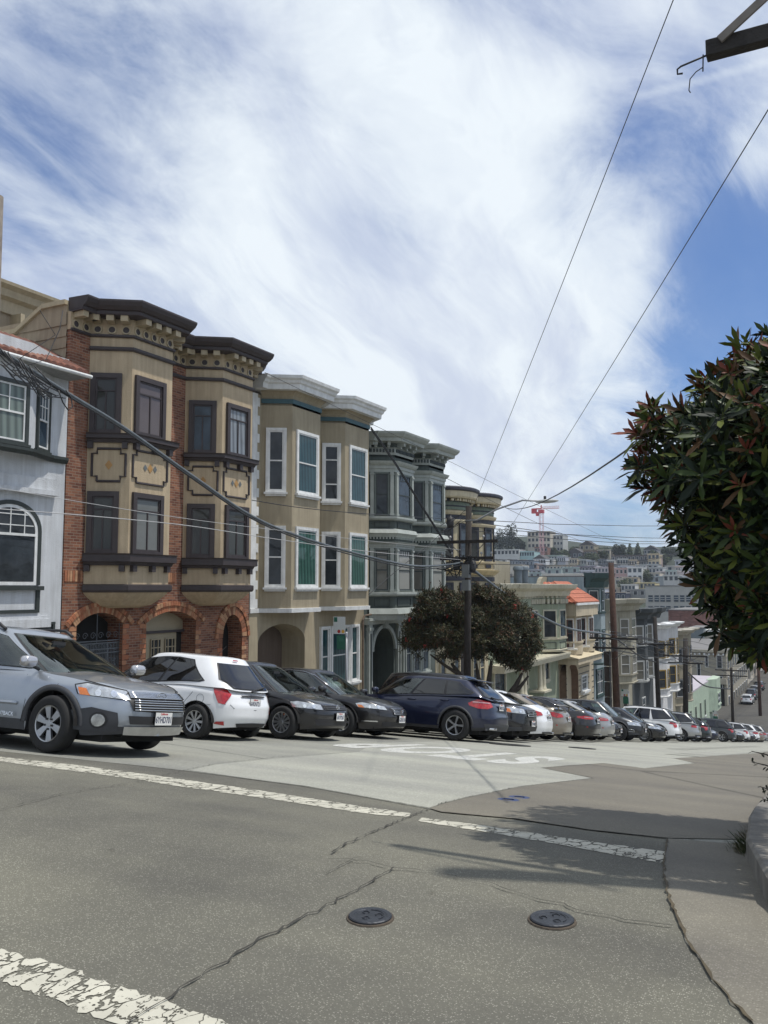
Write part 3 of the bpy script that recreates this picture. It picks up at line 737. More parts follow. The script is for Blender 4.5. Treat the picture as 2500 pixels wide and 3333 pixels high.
def sedan_r(root,p,plate='5XTR904',L=4.82,H=1.46,rim=RIM,lamp='wide',spoiler=False,chrome=True,low=False,tailfin=False):
    c=Car(root,L,1.82,H,2.77,.325,[(-2.41,.95),(-2.1,1.04),(-1.3,1.02),(0,.96),(.8,.93),(1.4,.88),(2.0,.8),(2.41,.68)],nf=3.2,nr=4,pr=[(.15,.14),(.28,.05),(.42,0),(.6,0),(.7,.04),(.9,.1),(1.05,.13)],
        gb=(1.45,-1.85),gt=(.35,-.9),roof=[(-1.9,1.22),(-1.2,H-.09),(-.4,H-.03),(.3,H-.05),(1.4,1.2)],gw=.9,rw=.65)
    c.body(p)
    c.windows([([(.5,.08),(.94,.06),(.9,.84),(.5,.9)],True),([(.17,.12),(.47,.08),(.47,.9),(.26,.85)],True)],[(-.86,.05),(.86,.05),(.8,.93),(-.8,.93)],[(-.8,.06),(.8,.06),(.75,.92),(-.75,.92)])
    if chrome: c.strip('window_chrome',[(.12,.1),(.22,.86),(.5,.95),(.8,.93),(.93,.8),(.97,.05)],c.sd(1,.016),.008,CHR)
    c.wheels(rim,7,'fat' if rim is RIM else 'twin')
    if lamp=='wide': tail(c,[(.42,.79),(.45,.86),(.8,.89),(1.12,.86),(1.1,.8),(.8,.77)],REDL,[(.5,.83),(.55,.845),(.85,.855),(.85,.83)])
    elif lamp=='slant': tail(c,[(.45,.78),(.5,.86),(.85,.92),(1.14,.9),(1.0,.8),(.75,.74)],REDL)
    else: tail(c,[(.3,.72),(.3,.84),(.7,.88),(1.05,.86),(1.0,.76),(.7,.7)],REDL,[(.34,.76),(.34,.79),(.8,.8),(.8,.77)])
    c.plate('r',plate,.73 if not low else .5);c.badge('r',.87,'ovals',.045)
    fpatch(c,'bumper_underside',[(0,.24),(.45,.245),(.5,.29),(0,.3)],BLK,.012,'r')
    tail(c,[(.74,.5),(.8,.5),(.8,.53),(.74,.53)],REDL,name='bumper_reflector')
    if spoiler:
        mb=MB();mb.cs=True;vs=[]
        for k in range(13):
            y=-.7+1.4*k/12;e=1-(abs(y)/.72)**4*.3
            vs+=[(-2.3*1+.02*(1-e),y,1.03+.1*e),(-2.12,y,1.05+.13*e),(-2.1,y,1.03+.1*e)]
        mb.add(vs,[(3*k+i,3*k+(i+1)%3,3*k+3+(i+1)%3,3*k+3+i) for k in range(12) for i in range(3)]);
        for y in (-.62,.62): mb.tube([(-2.2,y,1.0),(-2.2,y,1.12)],.03,6)
        mb.build('rear_spoiler',p,root,local=True)
    c.handle(-.1,.84,p);c.handle(-1.05,.88,p);c.mirror(.88,1.02,p)
    mb=MB();mb.tube([(-1.9,-.45,.26),(-2.4,-.45,.26)],.035,8);mb.build('exhaust_pipe',CHR,root,local=True)
def suv_r(root,p,plate='7BMX552',L=4.65,W=1.88,H=1.66,wr=.365,low=BLK,style='bmw',rim=RIM,rails=True,rwin=True):
    h=H
    c=Car(root,L,W,H,L*.6,wr,[(-L/2,.98),(-L/2+.35,1.1),(-.8,1.07),(.6,1.0),(1.1,.98),(1.7,.92),(L/2,.82)],nf=3.3,nr=4.4,pr=[(.15,.16),(.3,.04),(.42,0),(.6,.0),(.72,.05),(.95,.1),(1.1,.15)],
        gb=(1.25,-L/2+.14),gt=(.35,-L/2+.62),roof=[(-L/2+.3,H-.12),(-1,H-.06),(-.2,H-.04),(.4,H-.07),(1.3,H-.25)],gw=.93,rw=.7,sill=.26)
    c.body(p,low,.36 if low is not None else 0)
    if style=='bmw': W_=[([(.62,.1),(.95,.08),(.91,.86),(.62,.9)],False),([(.33,.1),(.595,.1),(.595,.9),(.33,.9)],True),([(.08,.3),(.12,.16),(.31,.1),(.31,.9),(.17,.86)],True)]
    elif style=='van': W_=[([(.62,.1),(.95,.08),(.91,.86),(.62,.9)],False),([(.34,.1),(.6,.1),(.6,.9),(.34,.9)],True),([(.03,.3),(.06,.15),(.32,.1),(.32,.9),(.08,.88)],True)]
    else: W_=[([(.64,.1),(.95,.08),(.91,.86),(.64,.9)],False),([(.37,.1),(.61,.1),(.61,.9),(.37,.9)],True),([(.03,.16),(.3,.1),(.34,.88),(.08,.88)],True)]
    c.windows(W_,[(-.86,.05),(.86,.05),(.8,.93),(-.8,.93)],[(-.8,.1),(.8,.1),(.76,.86),(-.76,.86)])
    c.wheels(rim,5,'twin' if style=='bmw' else 'fat')
    if style=='bmw': tail(c,[(.5,.86),(.55,.98),(.98,1.02),(1.22,.92),(1.18,.86),(.95,.8),(.7,.8)],REDL,[(.6,.93),(.62,.955),(1.1,.965),(1.1,.94)])
    elif style=='van': tail(c,[(.62,.84),(.6,.97),(.98,.99),(1.0,.86)],REDL)
    else: tail(c,[(.6,.8),(.58,.96),(1.02,1.02),(1.1,.93),(.88,.9),(.8,.74),(.68,.76)],REDL,[(.66,.88),(.66,.9),(.9,.93),(.9,.91)])
    c.plate('r',plate,.86 if style!='van' else .8);c.badge('r',1.0 if style!='van' else .95,'round',.04)
    fpatch(c,'bumper_lower_valance',[(0,.28),(.75,.29),(.82,.44),(0,.46)],GREYP,.012,'r')
    c.arch_trim(low if low is not BLK else GREYP,.05)
    mb=MB();T=c.fr_(-1,.03);mb.tube([Vector(T(0,.05)),Vector(T(.5,.12))],.016,5);mb.build('rear_wiper',BLK,root,local=True)
    mb=MB();mb.cs=True;x0=c.gt[1]
    mb.obox((x0-.13,-W*.3,H-.075),(.3,0,.05),(0,W*.6,0),(0,0,.025));mb.build('roof_spoiler',p,root,local=True,bevel=.01)
    if rails:
        for sg in (1,-1):
            mb=MB();mb.tube([(x,sg*W*.335,interp(c.roof,x)+(.06 if -L/2+.75<x<.2 else .01)) for x in [(-L/2+.7)+(L/2-.45)*k/10 for k in range(11)]],.018,6);mb.build('roof_rail',BLK,root,local=True,smooth=True)
    c.doors([[(.75,.36),(.82,.7),(.75,.98)],[(-.3,.36),(-.26,.7),(-.3,1.02)],[(-1.25,.85),(-1.2,1.0),(-1.28,1.06)]],vis=(1,));c.handle(-.15,.93,p);c.handle(-1.05,.95,p);c.mirror(.85,1.1,p)
    for y in (.45,.6):
        mb=MB();mb.tube([(-L/2+.2,y,.33),(-L/2-.01,y,.33)],.033,8);mb.build('exhaust_pipe',CHR,root,local=True)
def suv_f(root,p,plate='7JWL080',L=4.75,W=1.9,H=1.75,wr=.37,box=False,kind='h',rim=RIMD,low=GREYP):
    c=Car(root,L,W,H,L*.585,wr,[(-L/2,1.0),(-L/2+.35,1.1),(0,1.06),(.8,1.05),(1.4,1.02 if box else .98),(1.9,.98 if box else .9),(L/2,.92 if box else .8)],nf=4.4 if box else 3.4,nr=4.6,
        pf=[(.15,.14),(.3,.04),(.45,0),(.7,.02),(.85,.05 if box else .1),(1,.1 if box else .25)],gb=(1.3,-L/2+.12),gt=(.5,-L/2+.5),roof=[(-L/2+.3,H-.1),(-1,H-.05),(-.2,H-.04),(.5,H-.07),(1.3,H-.25)],gw=.93,rw=.72,sill=.27)
    c.body(p,low,.4)
    c.windows([([(.62,.1),(.95,.08),(.91,.86),(.62,.9)],False),([(.34,.1),(.6,.1),(.6,.9),(.34,.9)],True),([(.04,.16),(.3,.1),(.3,.88),(.08,.88)],True)],[(-.86,.05),(.86,.05),(.8,.93),(-.8,.93)],[(-.8,.1),(.8,.1),(.76,.86),(-.76,.86)])
    c.wheels(rim,8,'twin');c.arch_trim(low,.05)
    z=.86 if box else .78
    lights_front(c,.5,1.1,z-.1,z+.05,.03,box,proj=1 if box else 2)
    g=fpatch(c,'grille',[(0,z-.19),(.36,z-.18),(.42,z+.03),(0,z+.04)],BLK,.012);slats(c,'grille_bars',.38,[z-.15+.045*k for k in range(4)],CHR,.026,.01,g)
    c.badge('f',z-.06,kind,.07,off=.04);fpatch(c,'lower_air_intake',[(0,.32),(.6,.32),(.64,.46),(0,.46)],BLK,.01)
    if not box:
        for sg in (1,-1):
            c.strip('fog_lamp_chrome',[(sg*.85,.42),(sg*1.15,.43),(sg*1.17,.52),(sg*.87,.51),(sg*.85,.42)],lambda u,z_:c.SZ(u,z_,.02),.012,CHR)
    c.plate('f',plate,.52);c.mirror(.95,1.14,p);c.handle(0,.95,p)
def small_f(root,p,plate='6LHG437',H=1.47,L=4.35):
    hatch_f(root,p,plate,'round')
def cars():
    r=mkroot('station_wagon','silver-blue wagon facing the roadway, leftmost and nearest of the parked cars','car',4.79);wagon(r);place(r,1,-7.7,8.62)
    r=mkroot('hatchback_car','small white hatchback, tail out, between the silver-blue wagon and a black hatchback','car',3.9);hatch_w(r);place(r,-1,-9.5,13.08)
    r=mkroot('hatchback_car','black hatchback facing out with a round emblem, just right of the small white hatchback','car',4.2);hatch_f(r);place(r,1,-9.1,15.4)
    r=mkroot('sedan_car','black sedan facing out with a chrome grille, just left of the dark blue sport utility','car',4.93);sedan_f(r);place(r,1,-9.1,18.2)
    r=mkroot('sport_utility_car','dark navy blue sport utility car parked tail out in front of the bushy street tree','car',4.65);suv_r(r,P_NAVY,rails=False,L=4.55,H=1.54);place(r,-1,-7.6,20.95)
    r=mkroot('sport_utility_car','boxy black sport utility car facing out, right beside the tail of the navy blue one','car',4.75);suv_f(r,P_BLACK,box=True);place(r,1,-7.75,23.6)
    r=mkroot('sedan_car','white sedan, tail out, between the boxy black front and the champagne sedan','car',4.82);sedan_r(r,P_WHITE,'7DRC296',lamp='slant',chrome=False);place(r,-1,-8.0,26.0)
    r=mkroot('sedan_car','champagne coloured older sedan with a rear spoiler, tail out beside the white sedan','car',4.82);sedan_r(r,P_GOLD,'4KJD771',spoiler=True,lamp='slant',chrome=False);place(r,-1,-8.1,28.5)
    r=mkroot('sedan_car','black sedan, tail out, between the champagne sedan and a silver sedan','car',4.82);sedan_r(r,P_CHAR if 0 else P_BLACK2,'6HNE340');place(r,-1,-7.85,31.3)
    r=mkroot('sedan_car','silver sedan with a small yellow bumper sticker, tail out beside a black sedan','car',4.82);sedan_r(r,P_SILV,'5WPU163');place(r,-1,-7.95,33.9)
    r=mkroot('sedan_car','black sedan nose out, mostly hidden between a silver sedan and a charcoal crossover','car',4.93);sedan_f(r,P_BLACK,'7FNK508');place(r,1,-8.25,36.5)
    r=mkroot('sport_utility_car','charcoal black crossover facing out with dark spoked wheels, left of the small black car','car',4.7);suv_f(r,P_BLACK2,'7KTD624',L=4.68,H=1.68,kind='round');place(r,1,-7.95,39.9)
    r=mkroot('hatchback_car','small black car facing out between the charcoal crossover and the big white sport utility','car',4.2);small_f(r,P_BLACK,'6PLK905');place(r,1,-7.7,43.3)
    r=mkroot('sport_utility_car','big white sport utility car, tail out, in front of a brown wooden pole','car',5.0);suv_r(r,P_WHITE,'6XYL217',L=5.0,W=2.0,H=1.72,wr=.39,style='exp',low=GREYP);place(r,-1,-7.75,48.0)
    r=mkroot('minivan','silver minivan, tail out, right of the big white sport utility','van',5.08);suv_r(r,P_SILV,'4TGN882',L=5.08,W=1.87,H=1.69,wr=.34,style='van',low=GREYP);place(r,-1,-7.8,55.2)
    r=mkroot('station_wagon','dark green wagon, tail out, half hidden behind the silver minivan','car',4.65);suv_r(r,P_DGREEN,'5RCB431',L=4.65,W=1.8,H=1.5,wr=.32,style='exp',low=BLK);place(r,-1,-7.8,59.6)
    r=mkroot('hatchback_car','small black-blue car nose out, between the dark green wagon and a dark grey crossover','car',4.2);small_f(r,P_NAVY,'7CDH659');place(r,1,-7.8,63.2)
    r=mkroot('sport_utility_car','dark grey crossover with roof rails, tail out, left of the smaller white crossover','car',4.6);suv_r(r,P_GREY,'5UYA128',L=4.6,W=1.84,H=1.69,wr=.36,style='exp',low=GREYP);place(r,-1,-7.8,73.5)
    for k,(Y_,p_,H_2,lb) in enumerate(((156,P_WHITE,1.5,'small white car parked by the cream corner building at the bottom'),(163,P_CHAR,1.7,'dark car second in line beside the cream corner building'),(170,P_SILV,1.6,'silver car third in line beside the cream corner building'),(178,P_BLACK,1.6,'black car farthest in line beside the cream corner building'))):
        r=thing('parked_car',lb,'car',(0,0,0),'cars parked along the kerb at the bottom of the street');r['_L']=4.5;ORG[r.name]=Vector((0,0,0));suv_r(r,p_,L=4.5,H=H_2,style='exp',rails=False);del r['_L'];r.location=(-14.6,Y_,roadz(Y_)+.02);r.rotation_euler=(0,0,PI/2)
    far=[('hatchback_car','black compact car facing out beside the dark grey crossover','car',4.2,1,79.6,lambda r:small_f(r,P_BLACK)),
     ('sport_utility_car','white crossover, tail out, first white car right of the dark grey crossover','car',4.6,-1,84.5,lambda r:suv_r(r,P_WHITE,L=4.6,H=1.66,style='exp')),
     ('hatchback_car','black hatchback nose out between the two white crossovers near the end of the row','car',4.2,1,89.2,lambda r:hatch_f(r,P_BLACK2)),
     ('sport_utility_car','white sport utility car with dark wheels, second white one from the dark grey crossover','car',4.6,-1,94.0,lambda r:suv_r(r,P_WHITE,L=4.6,H=1.72,style='bmw')),
     ('sedan_car','champagne sedan, tail out, near the far end of the parked row','car',4.82,-1,99.0,lambda r:sedan_r(r,P_GOLD)),
     ('sport_utility_car','pale silver sport utility car, tail out, near the far right end of the row','car',4.7,-1,103.5,lambda r:suv_r(r,P_SILV,L=4.7,H=1.75)),
     ('sedan_car','silver-blue sedan, the very last car of the parked row','car',4.82,-1,107.5,lambda r:sedan_r(r,P_SILVB))]
    for nm,lb,ct_,L,nose,Y,fn in far:
        r=mkroot(nm,lb,ct_,L);fn(r);place(r,nose,-7.8,Y)
# ------------------------------------------------------------ houses
XW,XF=-17.4,-16.5
def fs(px,p1,p2,py=1850):
    """fraction along the plan segment p1-p2 that is seen at column px"""
    d=ray(px,py);ex,ey=p2[0]-p1[0],p2[1]-p1[1]
    # p1+s*e = t*d
    det=ex*(-d[1])+ey*d[0]
    return (p1[0]*d[1]-p1[1]*d[0])/det
def fbox(mb,p1,p2,a,b,z0,z1,n0,n1,mi=None):
    dx,dy=p2[0]-p1[0],p2[1]-p1[1];l=math.hypot(dx,dy);dx/=l;dy/=l;nx,ny=dy,-dx
    o=Vector((p1[0]+dx*a+nx*n0,p1[1]+dy*a+ny*n0,z0))
    mb.obox(o,Vector((nx,ny,0))*(n1-n0),Vector((dx,dy,0))*(b-a),(0,0,z1-z0),mi=mi)
def seglen(p1,p2): return math.dist(p1,p2)
def win(root,p1,p2,s0,s1,z0,z1,fm,sm,gm,cas=.11,proud=.07,kind='dh',sill=(.14,.1),sillm=None,frac=True,name='window',rail=.5,hood=None,sash=.045):
    L_=seglen(p1,p2);a,b=(s0*L_,s1*L_) if frac else (s0,s1)
    mb=MB();f=lambda *q,**k:fbox(mb,p1,p2,*q,**k)
    f(a,a+cas,z0,z1,-.02,proud);f(b-cas,b,z0,z1,-.02,proud);f(a+cas,b-cas,z1-cas,z1,-.02,proud-.002)
    f(a+cas,b-cas,z0,z0+cas*.6,-.02,proud-.002)
    if hood: f(a-hood,b+hood,z1,z1+hood,-.02,proud+hood*.8)
    w=mb.build(name,fm,root)
    A,B,Z0,Z1=a+cas,b-cas,z0+cas*.6,z1-cas
    sb=MB();g=lambda *q,**k:fbox(sb,p1,p2,*q,**k);t=sash
    g(A,A+t,Z0,Z1,0,.04);g(B-t,B,Z0,Z1,0,.04);g(A+t,B-t,Z1-t,Z1,0,.038);g(A+t,B-t,Z0,Z0+t,0,.038)
    zm=lerp(Z0,Z1,rail);A2,B2=A+t,B-t
    if kind=='dh': g(A2,B2,zm-t*.5,zm+t*.5,.0,.045)
    elif kind=='tri': g(A2,B2,zm+(Z1-zm)*.45,zm+(Z1-zm)*.45+t,.0,.045);g(A2,B2,Z0+(zm-Z0)*.55,Z0+(zm-Z0)*.55+t,0,.045)
    elif kind=='T': zt=lerp(Z0,Z1,.76);g(A2,B2,zt-t*.4,zt+t*.4,0,.042);m_=(A+B)/2;g(m_-t*.4,m_+t*.4,Z0+t,zt-t*.4,0,.04)
    elif kind=='craft':
        g(A2,B2,zm-t*.5,zm+t*.5,0,.045);zt=lerp(zm,Z1,.72);g(A2,B2,zt-.012,zt+.012,0,.036)
        for k in range(1,5): q=lerp(A2,B2,k/5);g(q-.01,q+.01,zt+.012,Z1-t,0,.034)
    elif kind=='grid':
        g(A2,B2,zm-t*.5,zm+t*.5,0,.045)
        for k in (1,2): q=lerp(A2,B2,k/3);g(q-.012,q+.012,zm+t*.5,Z1-t,0,.036)
        q=(zm+Z1)/2;g(A2,B2,q-.012,q+.012,0,.034)
    elif kind=='split': m_=(A+B)/2;g(m_-t*.5,m_+t*.5,Z0+t,Z1-t,0,.042);g(A2,m_-t*.5,zm-t*.4,zm+t*.4,0,.04);g(m_+t*.5,B2,zm-t*.4,zm+t*.4,0,.04)
    sb.build('sash',sm,w)
    pb=MB();fbox(pb,p1,p2,A,B,Z0,Z1,-.01,.016);pb.build('pane',gm,w)
    if sill:
        q=MB();fbox(q,p1,p2,a-.05,b+.05,z0-sill[1],z0,-.02,sill[0]);fbox(q,p1,p2,a,b,z0-sill[1]*1.9,z0-sill[1],-.02,sill[0]*.55);q.build('sill',sillm or fm,w)
    return w
def band(root,name,path,prof,m): 
    mb=MB();mb.sweep(path,prof);return mb.build(name,m,root)
def walk(path,step,off=0,start=.5):
    """points every step along a plan path, with direction and outward normal"""
    out=[]
    for p1,p2 in zip(path,path[1:]):
        L_=seglen(p1,p2);n=max(1,round(L_/step))
        if L_<step*.5: continue
        dx,dy=(p2[0]-p1[0])/L_,(p2[1]-p1[1])/L_
        for k in range(n): out.append((p1,p2,L_*(k+.5)/n,L_/n))
    return out
def dentils(root,name,path,step,z0,z1,n0,n1,fill,m):
    mb=MB()
    for p1,p2,a,w in walk(path,step): fbox(mb,p1,p2,a-w*fill/2,a+w*fill/2,z0,z1,n0,n1)
    return mb.build(name,m,root)
def brackets(root,name,path,step,z0,z1,depth,w,m,curve=True):
    for p1,p2,a,_ in walk(path,step):
        mb=MB();fbox(mb,p1,p2,a-w/2,a+w/2,z0+(z1-z0)*.35,z1,-.01,depth);fbox(mb,p1,p2,a-w/2+.01,a+w/2-.01,z0,z0+(z1-z0)*.35,-.01,depth*.55)
        mb.build(name,m,root)
def plan(path,back): return path+[(back,path[-1][1]),(back,path[0][1])]
def solid(root,name,path,z0,z1,back,m):
    mb=MB();pts=plan(path,back);ar=sum(a[0]*b[1]-b[0]*a[1] for a,b in zip(pts,pts[1:]+pts[:1]))
    if ar<0: pts=pts[::-1]
    mb.ext(pts,z0,z1);return mb.build(name,m,root)
def arch_z(op,y):
    ya,yb,zs,rise=op
    if rise<0:
        h=(yb-ya)/2;q=-rise;Rr=(h*h+q*q)/(2*q);return zs+q-Rr+math.sqrt(max(0,Rr*Rr-(y-(ya+yb)/2)**2))
    u=(y-(ya+yb)/2)/((yb-ya)/2);return zs+rise*math.sqrt(max(0,1-u*u))
def arch_wall(root,name,X,y0,y1,z0,z1,ops,depth,m,mr=None):
    ys={y0,y1}
    for ya,yb,zs,ri in ops:
        for k in range(17): ys.add((ya+yb)/2-(yb-ya)/2*math.cos(PI*k/16))
    ys=sorted(ys);mb=MB()
    for a,b in zip(ys,ys[1:]):
        mid=(a+b)/2;op=[o for o in ops if o[0]<mid<o[1]]
        if op: za,zb=arch_z(op[0],a),arch_z(op[0],b)
        else: za=zb=z0
        mb.quad((X,a,za),(X,b,zb),(X,b,z1),(X,a,z1))
    for op in ops:
        ya,yb,zs,ri=op;q=[yy for yy in ys if ya-1e-6<=yy<=yb+1e-6]
        for a,b in zip(q,q[1:]): mb.quad((X,b,arch_z(op,b)),(X,a,arch_z(op,a)),(X-depth,a,arch_z(op,a)),(X-depth,b,arch_z(op,b)),mi=1)
        mb.quad((X,ya,z0),(X-depth,ya,z0),(X-depth,ya,zs),(X,ya,zs),mi=1);mb.quad((X,yb,z0),(X,yb,zs),(X-depth,yb,zs),(X-depth,yb,z0),mi=1)
    return mb.build(name,[m,mr or m],root)
def gridwall(root,name,p1,p2,z0,z1,mi,m):pass
def voussoirs(root,op,X,w,depth,n,mats,name='brick_arch',ext=1.0):
    mb=MB();ya,yb,zs,ri=op;c=(ya+yb)/2;h=(yb-ya)/2
    for k in range(n):
        a0=PI*k/n;a1=PI*(k+.9)/n
        P=[]
        if ri<0:
            q_=-ri;Rr=(h*h+q_*q_)/(2*q_);am=math.asin(h/Rr)*1.06
            for a,rr in ((a0,0),(a1,0),(a1,w),(a0,w)): t_=lerp(-am,am,a/PI);P.append((c+(Rr+rr)*math.sin(t_),zs+q_-Rr+(Rr+rr)*math.cos(t_)))
        for a,rr in ((a0,0),(a1,0),(a1,w),(a0,w)) if ri>=0 else ():
            nx,nz=math.cos(a)/h,math.sin(a)/max(ri,.01);l=math.hypot(nx,nz);P.append((c-h*math.cos(a)-nx/l*rr,zs+ri*math.sin(a)+nz/l*rr))
        vs=[(X-.02,y,z) for y,z in P]+[(X+depth,y,z) for y,z in P]
        mb.add(vs,[(0,3,2,1)[::-1],(4,5,6,7)[::-1],(0,1,5,4),(1,2,6,5),(2,3,7,6),(3,0,4,7)],mi=random.randrange(len(mats)))
    o=mb.build(name,mats,root);return o
GRH='row of terraced town houses stepping down the left side of the street'
def house(name,label,y0): return thing(name,label,'house',(XW,y0,roadz(y0)),GRH)
G_DARK=glass('window_glass_dark',(.03,.035,.04))
G_DARKB=glass('window_glass_bluish',(.04,.06,.08))
G_GREENC=glass('window_green_curtain',(.03,.06,.06),curtain=(.06,.14,.115))
G_TEAL=glass('window_teal_reflection',(.03,.06,.07),curtain=(.03,.08,.09))  # teal-green reflection painted into the pane through the curtain colour
G_WHITEC=glass('window_white_curtain',(.05,.06,.07),curtain=(.3,.33,.36))
G_BLIND=glass('window_blind',(.06,.06,.06),blind=(.2,.21,.2))
G_BLINDD=glass('window_dark_blind',(.03,.03,.03),blind=(.06,.062,.055))
G_BLINDP=glass('window_mauve_blind',(.05,.05,.05),blind=(.16,.13,.13))
G_BLINDW=glass('window_white_blind',(.1,.1,.1),blind=(.38,.38,.35))
G_CREAMB=glass('window_grey_roller_blind',(.1,.1,.09),blind=(.19,.18,.15))
WHT=trim('white_trim',(.68,.69,.68));BRN=trim('dark_brown_trim',(.045,.035,.036));TAN=stucco('tan_stucco',(.47,.375,.25),.12);TANL=trim('tan_woodwork',(.42,.35,.23))
BRICK=brickmat('clinker_brick',(.12,.042,.028),(.29,.13,.075),(.27,.22,.17))
BRB=[mat('arch_brick_a',(.36,.17,.09),.85,.25,6,.3),mat('arch_brick_b',(.2,.085,.045),.85,.25,6,.3),mat('arch_brick_c',(.4,.23,.13),.85,.25,6,.3),mat('arch_brick_d',(.32,.12,.06),.85,.25,6,.3)]
IRON=mat('painted_iron',(.12,.13,.14),.5,.1,10,metal=.4)
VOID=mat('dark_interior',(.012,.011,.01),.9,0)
def moulding(o,z0,z1): return [(0,z0),(o*.7,z0),(o,lerp(z0,z1,.35)),(o,z1),(0,z1)]
def brick_house():
    y=lambda px:yX(px,XW);yf=lambda px:yX(px,XF)
    r=house('brick_house','red brick and tan house with dark brown bracketed cornice and two angled bays',15.83)
    P=[(XW,15.83),(XW,16.51),(XF,17.14),(XF,18.71),(XW,19.35),(XW,20.32),(XF,20.97),(XF,22.49),(XW,23.1),(XW,23.66)]
    b1=P[1:5];b2=P[5:9]
    Z=dict(s2=1.53,s2t=1.69,sl0=2.2,sl1=2.51,w1t=4.13,su0=5.42,su1=5.65,w2t=7.27,m1=7.92,m2=8.31,f0=8.34,f1=8.6,top=8.97)
    # brick wall behind the bays, body of the house
    mb=MB();mb.box((XW-13,15.84,1.6),(XW,23.65,8.27));mb.build('wall',BRICK,r)
    sd=mat('horizontal_siding',(.33,.27,.19),.8,.1,2,streak=.2)
    mb=MB();
    for k in range(34):
        z=-1.2+k*.3
        h_=.3
        if z+h_>8.75: break
        mb.add([(XW-13,15.83,z),(XW-.12,15.83,z),(XW-.12,15.80,z),(XW-13,15.80,z),(XW-13,15.825,z+h_),(XW-.12,15.825,z+h_)],[(3,2,1,0),(3,4,5,2)])
    mb.add([(XW-13,15.79,8.4),(XW-.12,15.79,8.4),(XW-.12,15.79,9.0),(XW-1.0,15.79,8.98),(XW-1.9,15.79,8.45),(XW-13,15.79,8.42)],[(0,1,2,3,4,5)]);
    mb.build('side_wall',sd,r)
    mb=MB();mb.box((XW-13,15.70,8.40),(XW-1.95,15.86,8.52));mb.obox((XW-1.95,15.70,8.40),(1.0,0,.52),(0,.16,0),(0,0,.12));mb.box((XW-.95,15.7,8.92),(XW-.1,15.86,9.04));mb.build('parapet_cap',TANL,r)
    for i,b in enumerate((b1,b2)):
        c=solid(r,'bay',b,1.55,8.3,XW-.3,TAN)
        band(r,'base_moulding',b,[(-.02,1.5),(.06,1.5),(.1,1.56),(.1,1.69),(-.02,1.72)],BRN)
        # curved underside
        mb=MB();n=10
        for (z0,z1,o0,o1) in ((1.5,1.42,.0,-.06),(1.42,1.3,-.06,-.2),(1.3,1.15,-.2,-.42),(1.15,1.08,-.42,-.7)):
            mb.sweep(b,[(o0,z0),(o1,z1)],caps=False)
        mb.build('bay_underside',TAN,r)
        for nm,(za,zb) in (('lower_sill_cornice',(Z['sl0'],Z['sl1'])),('upper_sill_cornice',(Z['su0'],Z['su1']))):
            band(r,nm,b,[(-.02,za),(.08,za),(.12,za+.08),(.2,za+.1),(.2,zb-.04),(.23,zb),(-.02,zb)],BRN)
            for (q1,q2),ss in zip(zip(b,b[1:]),((.08,.88),(.1,.55,.92),(.5,))):
                for s in ss:
                    mb=MB();a=s*seglen(q1,q2);fbox(mb,q1,q2,a-.07,a+.07,za-.16,za,-.01,.13);mb.build('bracket',BRN,r)
        # ornamental panels
        for (q1,q2),(a,bb) in zip(((b[0],b[1]),(b[1],b[2])),((.12,.9),(.06,.9))):
            L_=seglen(q1,q2);a*=L_;bb*=L_;z0,z1=4.4,5.26;t=.13;mb=MB()
            pts=[(a+t,z0),(bb-t,z0),(bb-t,z0+t),(bb,z0+t),(bb,z1-t),(bb-t,z1-t),(bb-t,z1),(a+t,z1),(a+t,z1-t),(a,z1-t),(a,z0+t),(a+t,z0+t),(a+t,z0)]
            dx,dy=(q2[0]-q1[0])/L_,(q2[1]-q1[1])/L_
            pts2=[]
            for (u0,w0),(u1,w1) in zip(pts,pts[1:]):
                pts2.append((u0,w0))
            mb.tube([(q1[0]+dx*u+dy*.015,q1[1]+dy*u-dx*.015,w) for u,w in pts],.035,5)
            pn=mb.build('panel_moulding',BRN,r)
            um=(a+bb)/2;zm=(z0+z1)/2
            for k,(du,sz,mm) in enumerate(((0,.1,mat('ochre_tile',(.4,.22,.07),.5)),(-.19,.075,mat('grey_tile',(.12,.13,.13),.5)),(.19,.075,mat('grey_tile',(.12,.13,.13),.5)))):
                if q1==b[0] and k: continue
                d=MB();d.add([(q1[0]+dx*(um+du+e)+dy*.012,q1[1]+dy*(um+du+e)-dx*.012,zm+h) for e,h in ((0,-sz*1.3),(sz,0),(0,sz*1.3),(-sz,0))],[(0,1,2,3)]);d.build('diamond_tile',mm,r)
    for i,b in enumerate((b1,b2)):
        g=[(G_BLINDD,G_BLINDP),(G_WHITEC if 0 else G_DARKB,G_WHITEC)][i]
        gl=[(G_BLINDD,G_BLIND),(G_BLINDD,G_BLINDD)][i]
        rng=[((274,382),(423,523)),((605,697),(728,803))][i]
        for (q1,q2),(pa,pb),g1,g2 in zip(((b[0],b[1]),(b[1],b[2])),rng,g,gl):
            s0,s1=fs(pa,q1,q2),fs(pb,q1,q2)
            s0=max(s0,.04);s1=min(s1,.97)
            win(r,q1,q2,s0,s1,Z['su1'],Z['w2t'],BRN,BRN,g1,.13,.08,'T',None)
            win(r,q1,q2,s0,s1,Z['sl1'],Z['w1t'],BRN,BRN,g2,.13,.08,'T',None)
    solid(r,'frieze_wall',P,8.28,8.75,XW-.4,TAN)
    band(r,'lower_string',P[1:9],moulding(.07,7.88,7.98),BRN);band(r,'upper_string',P,moulding(.07,8.24,8.31),BRN)
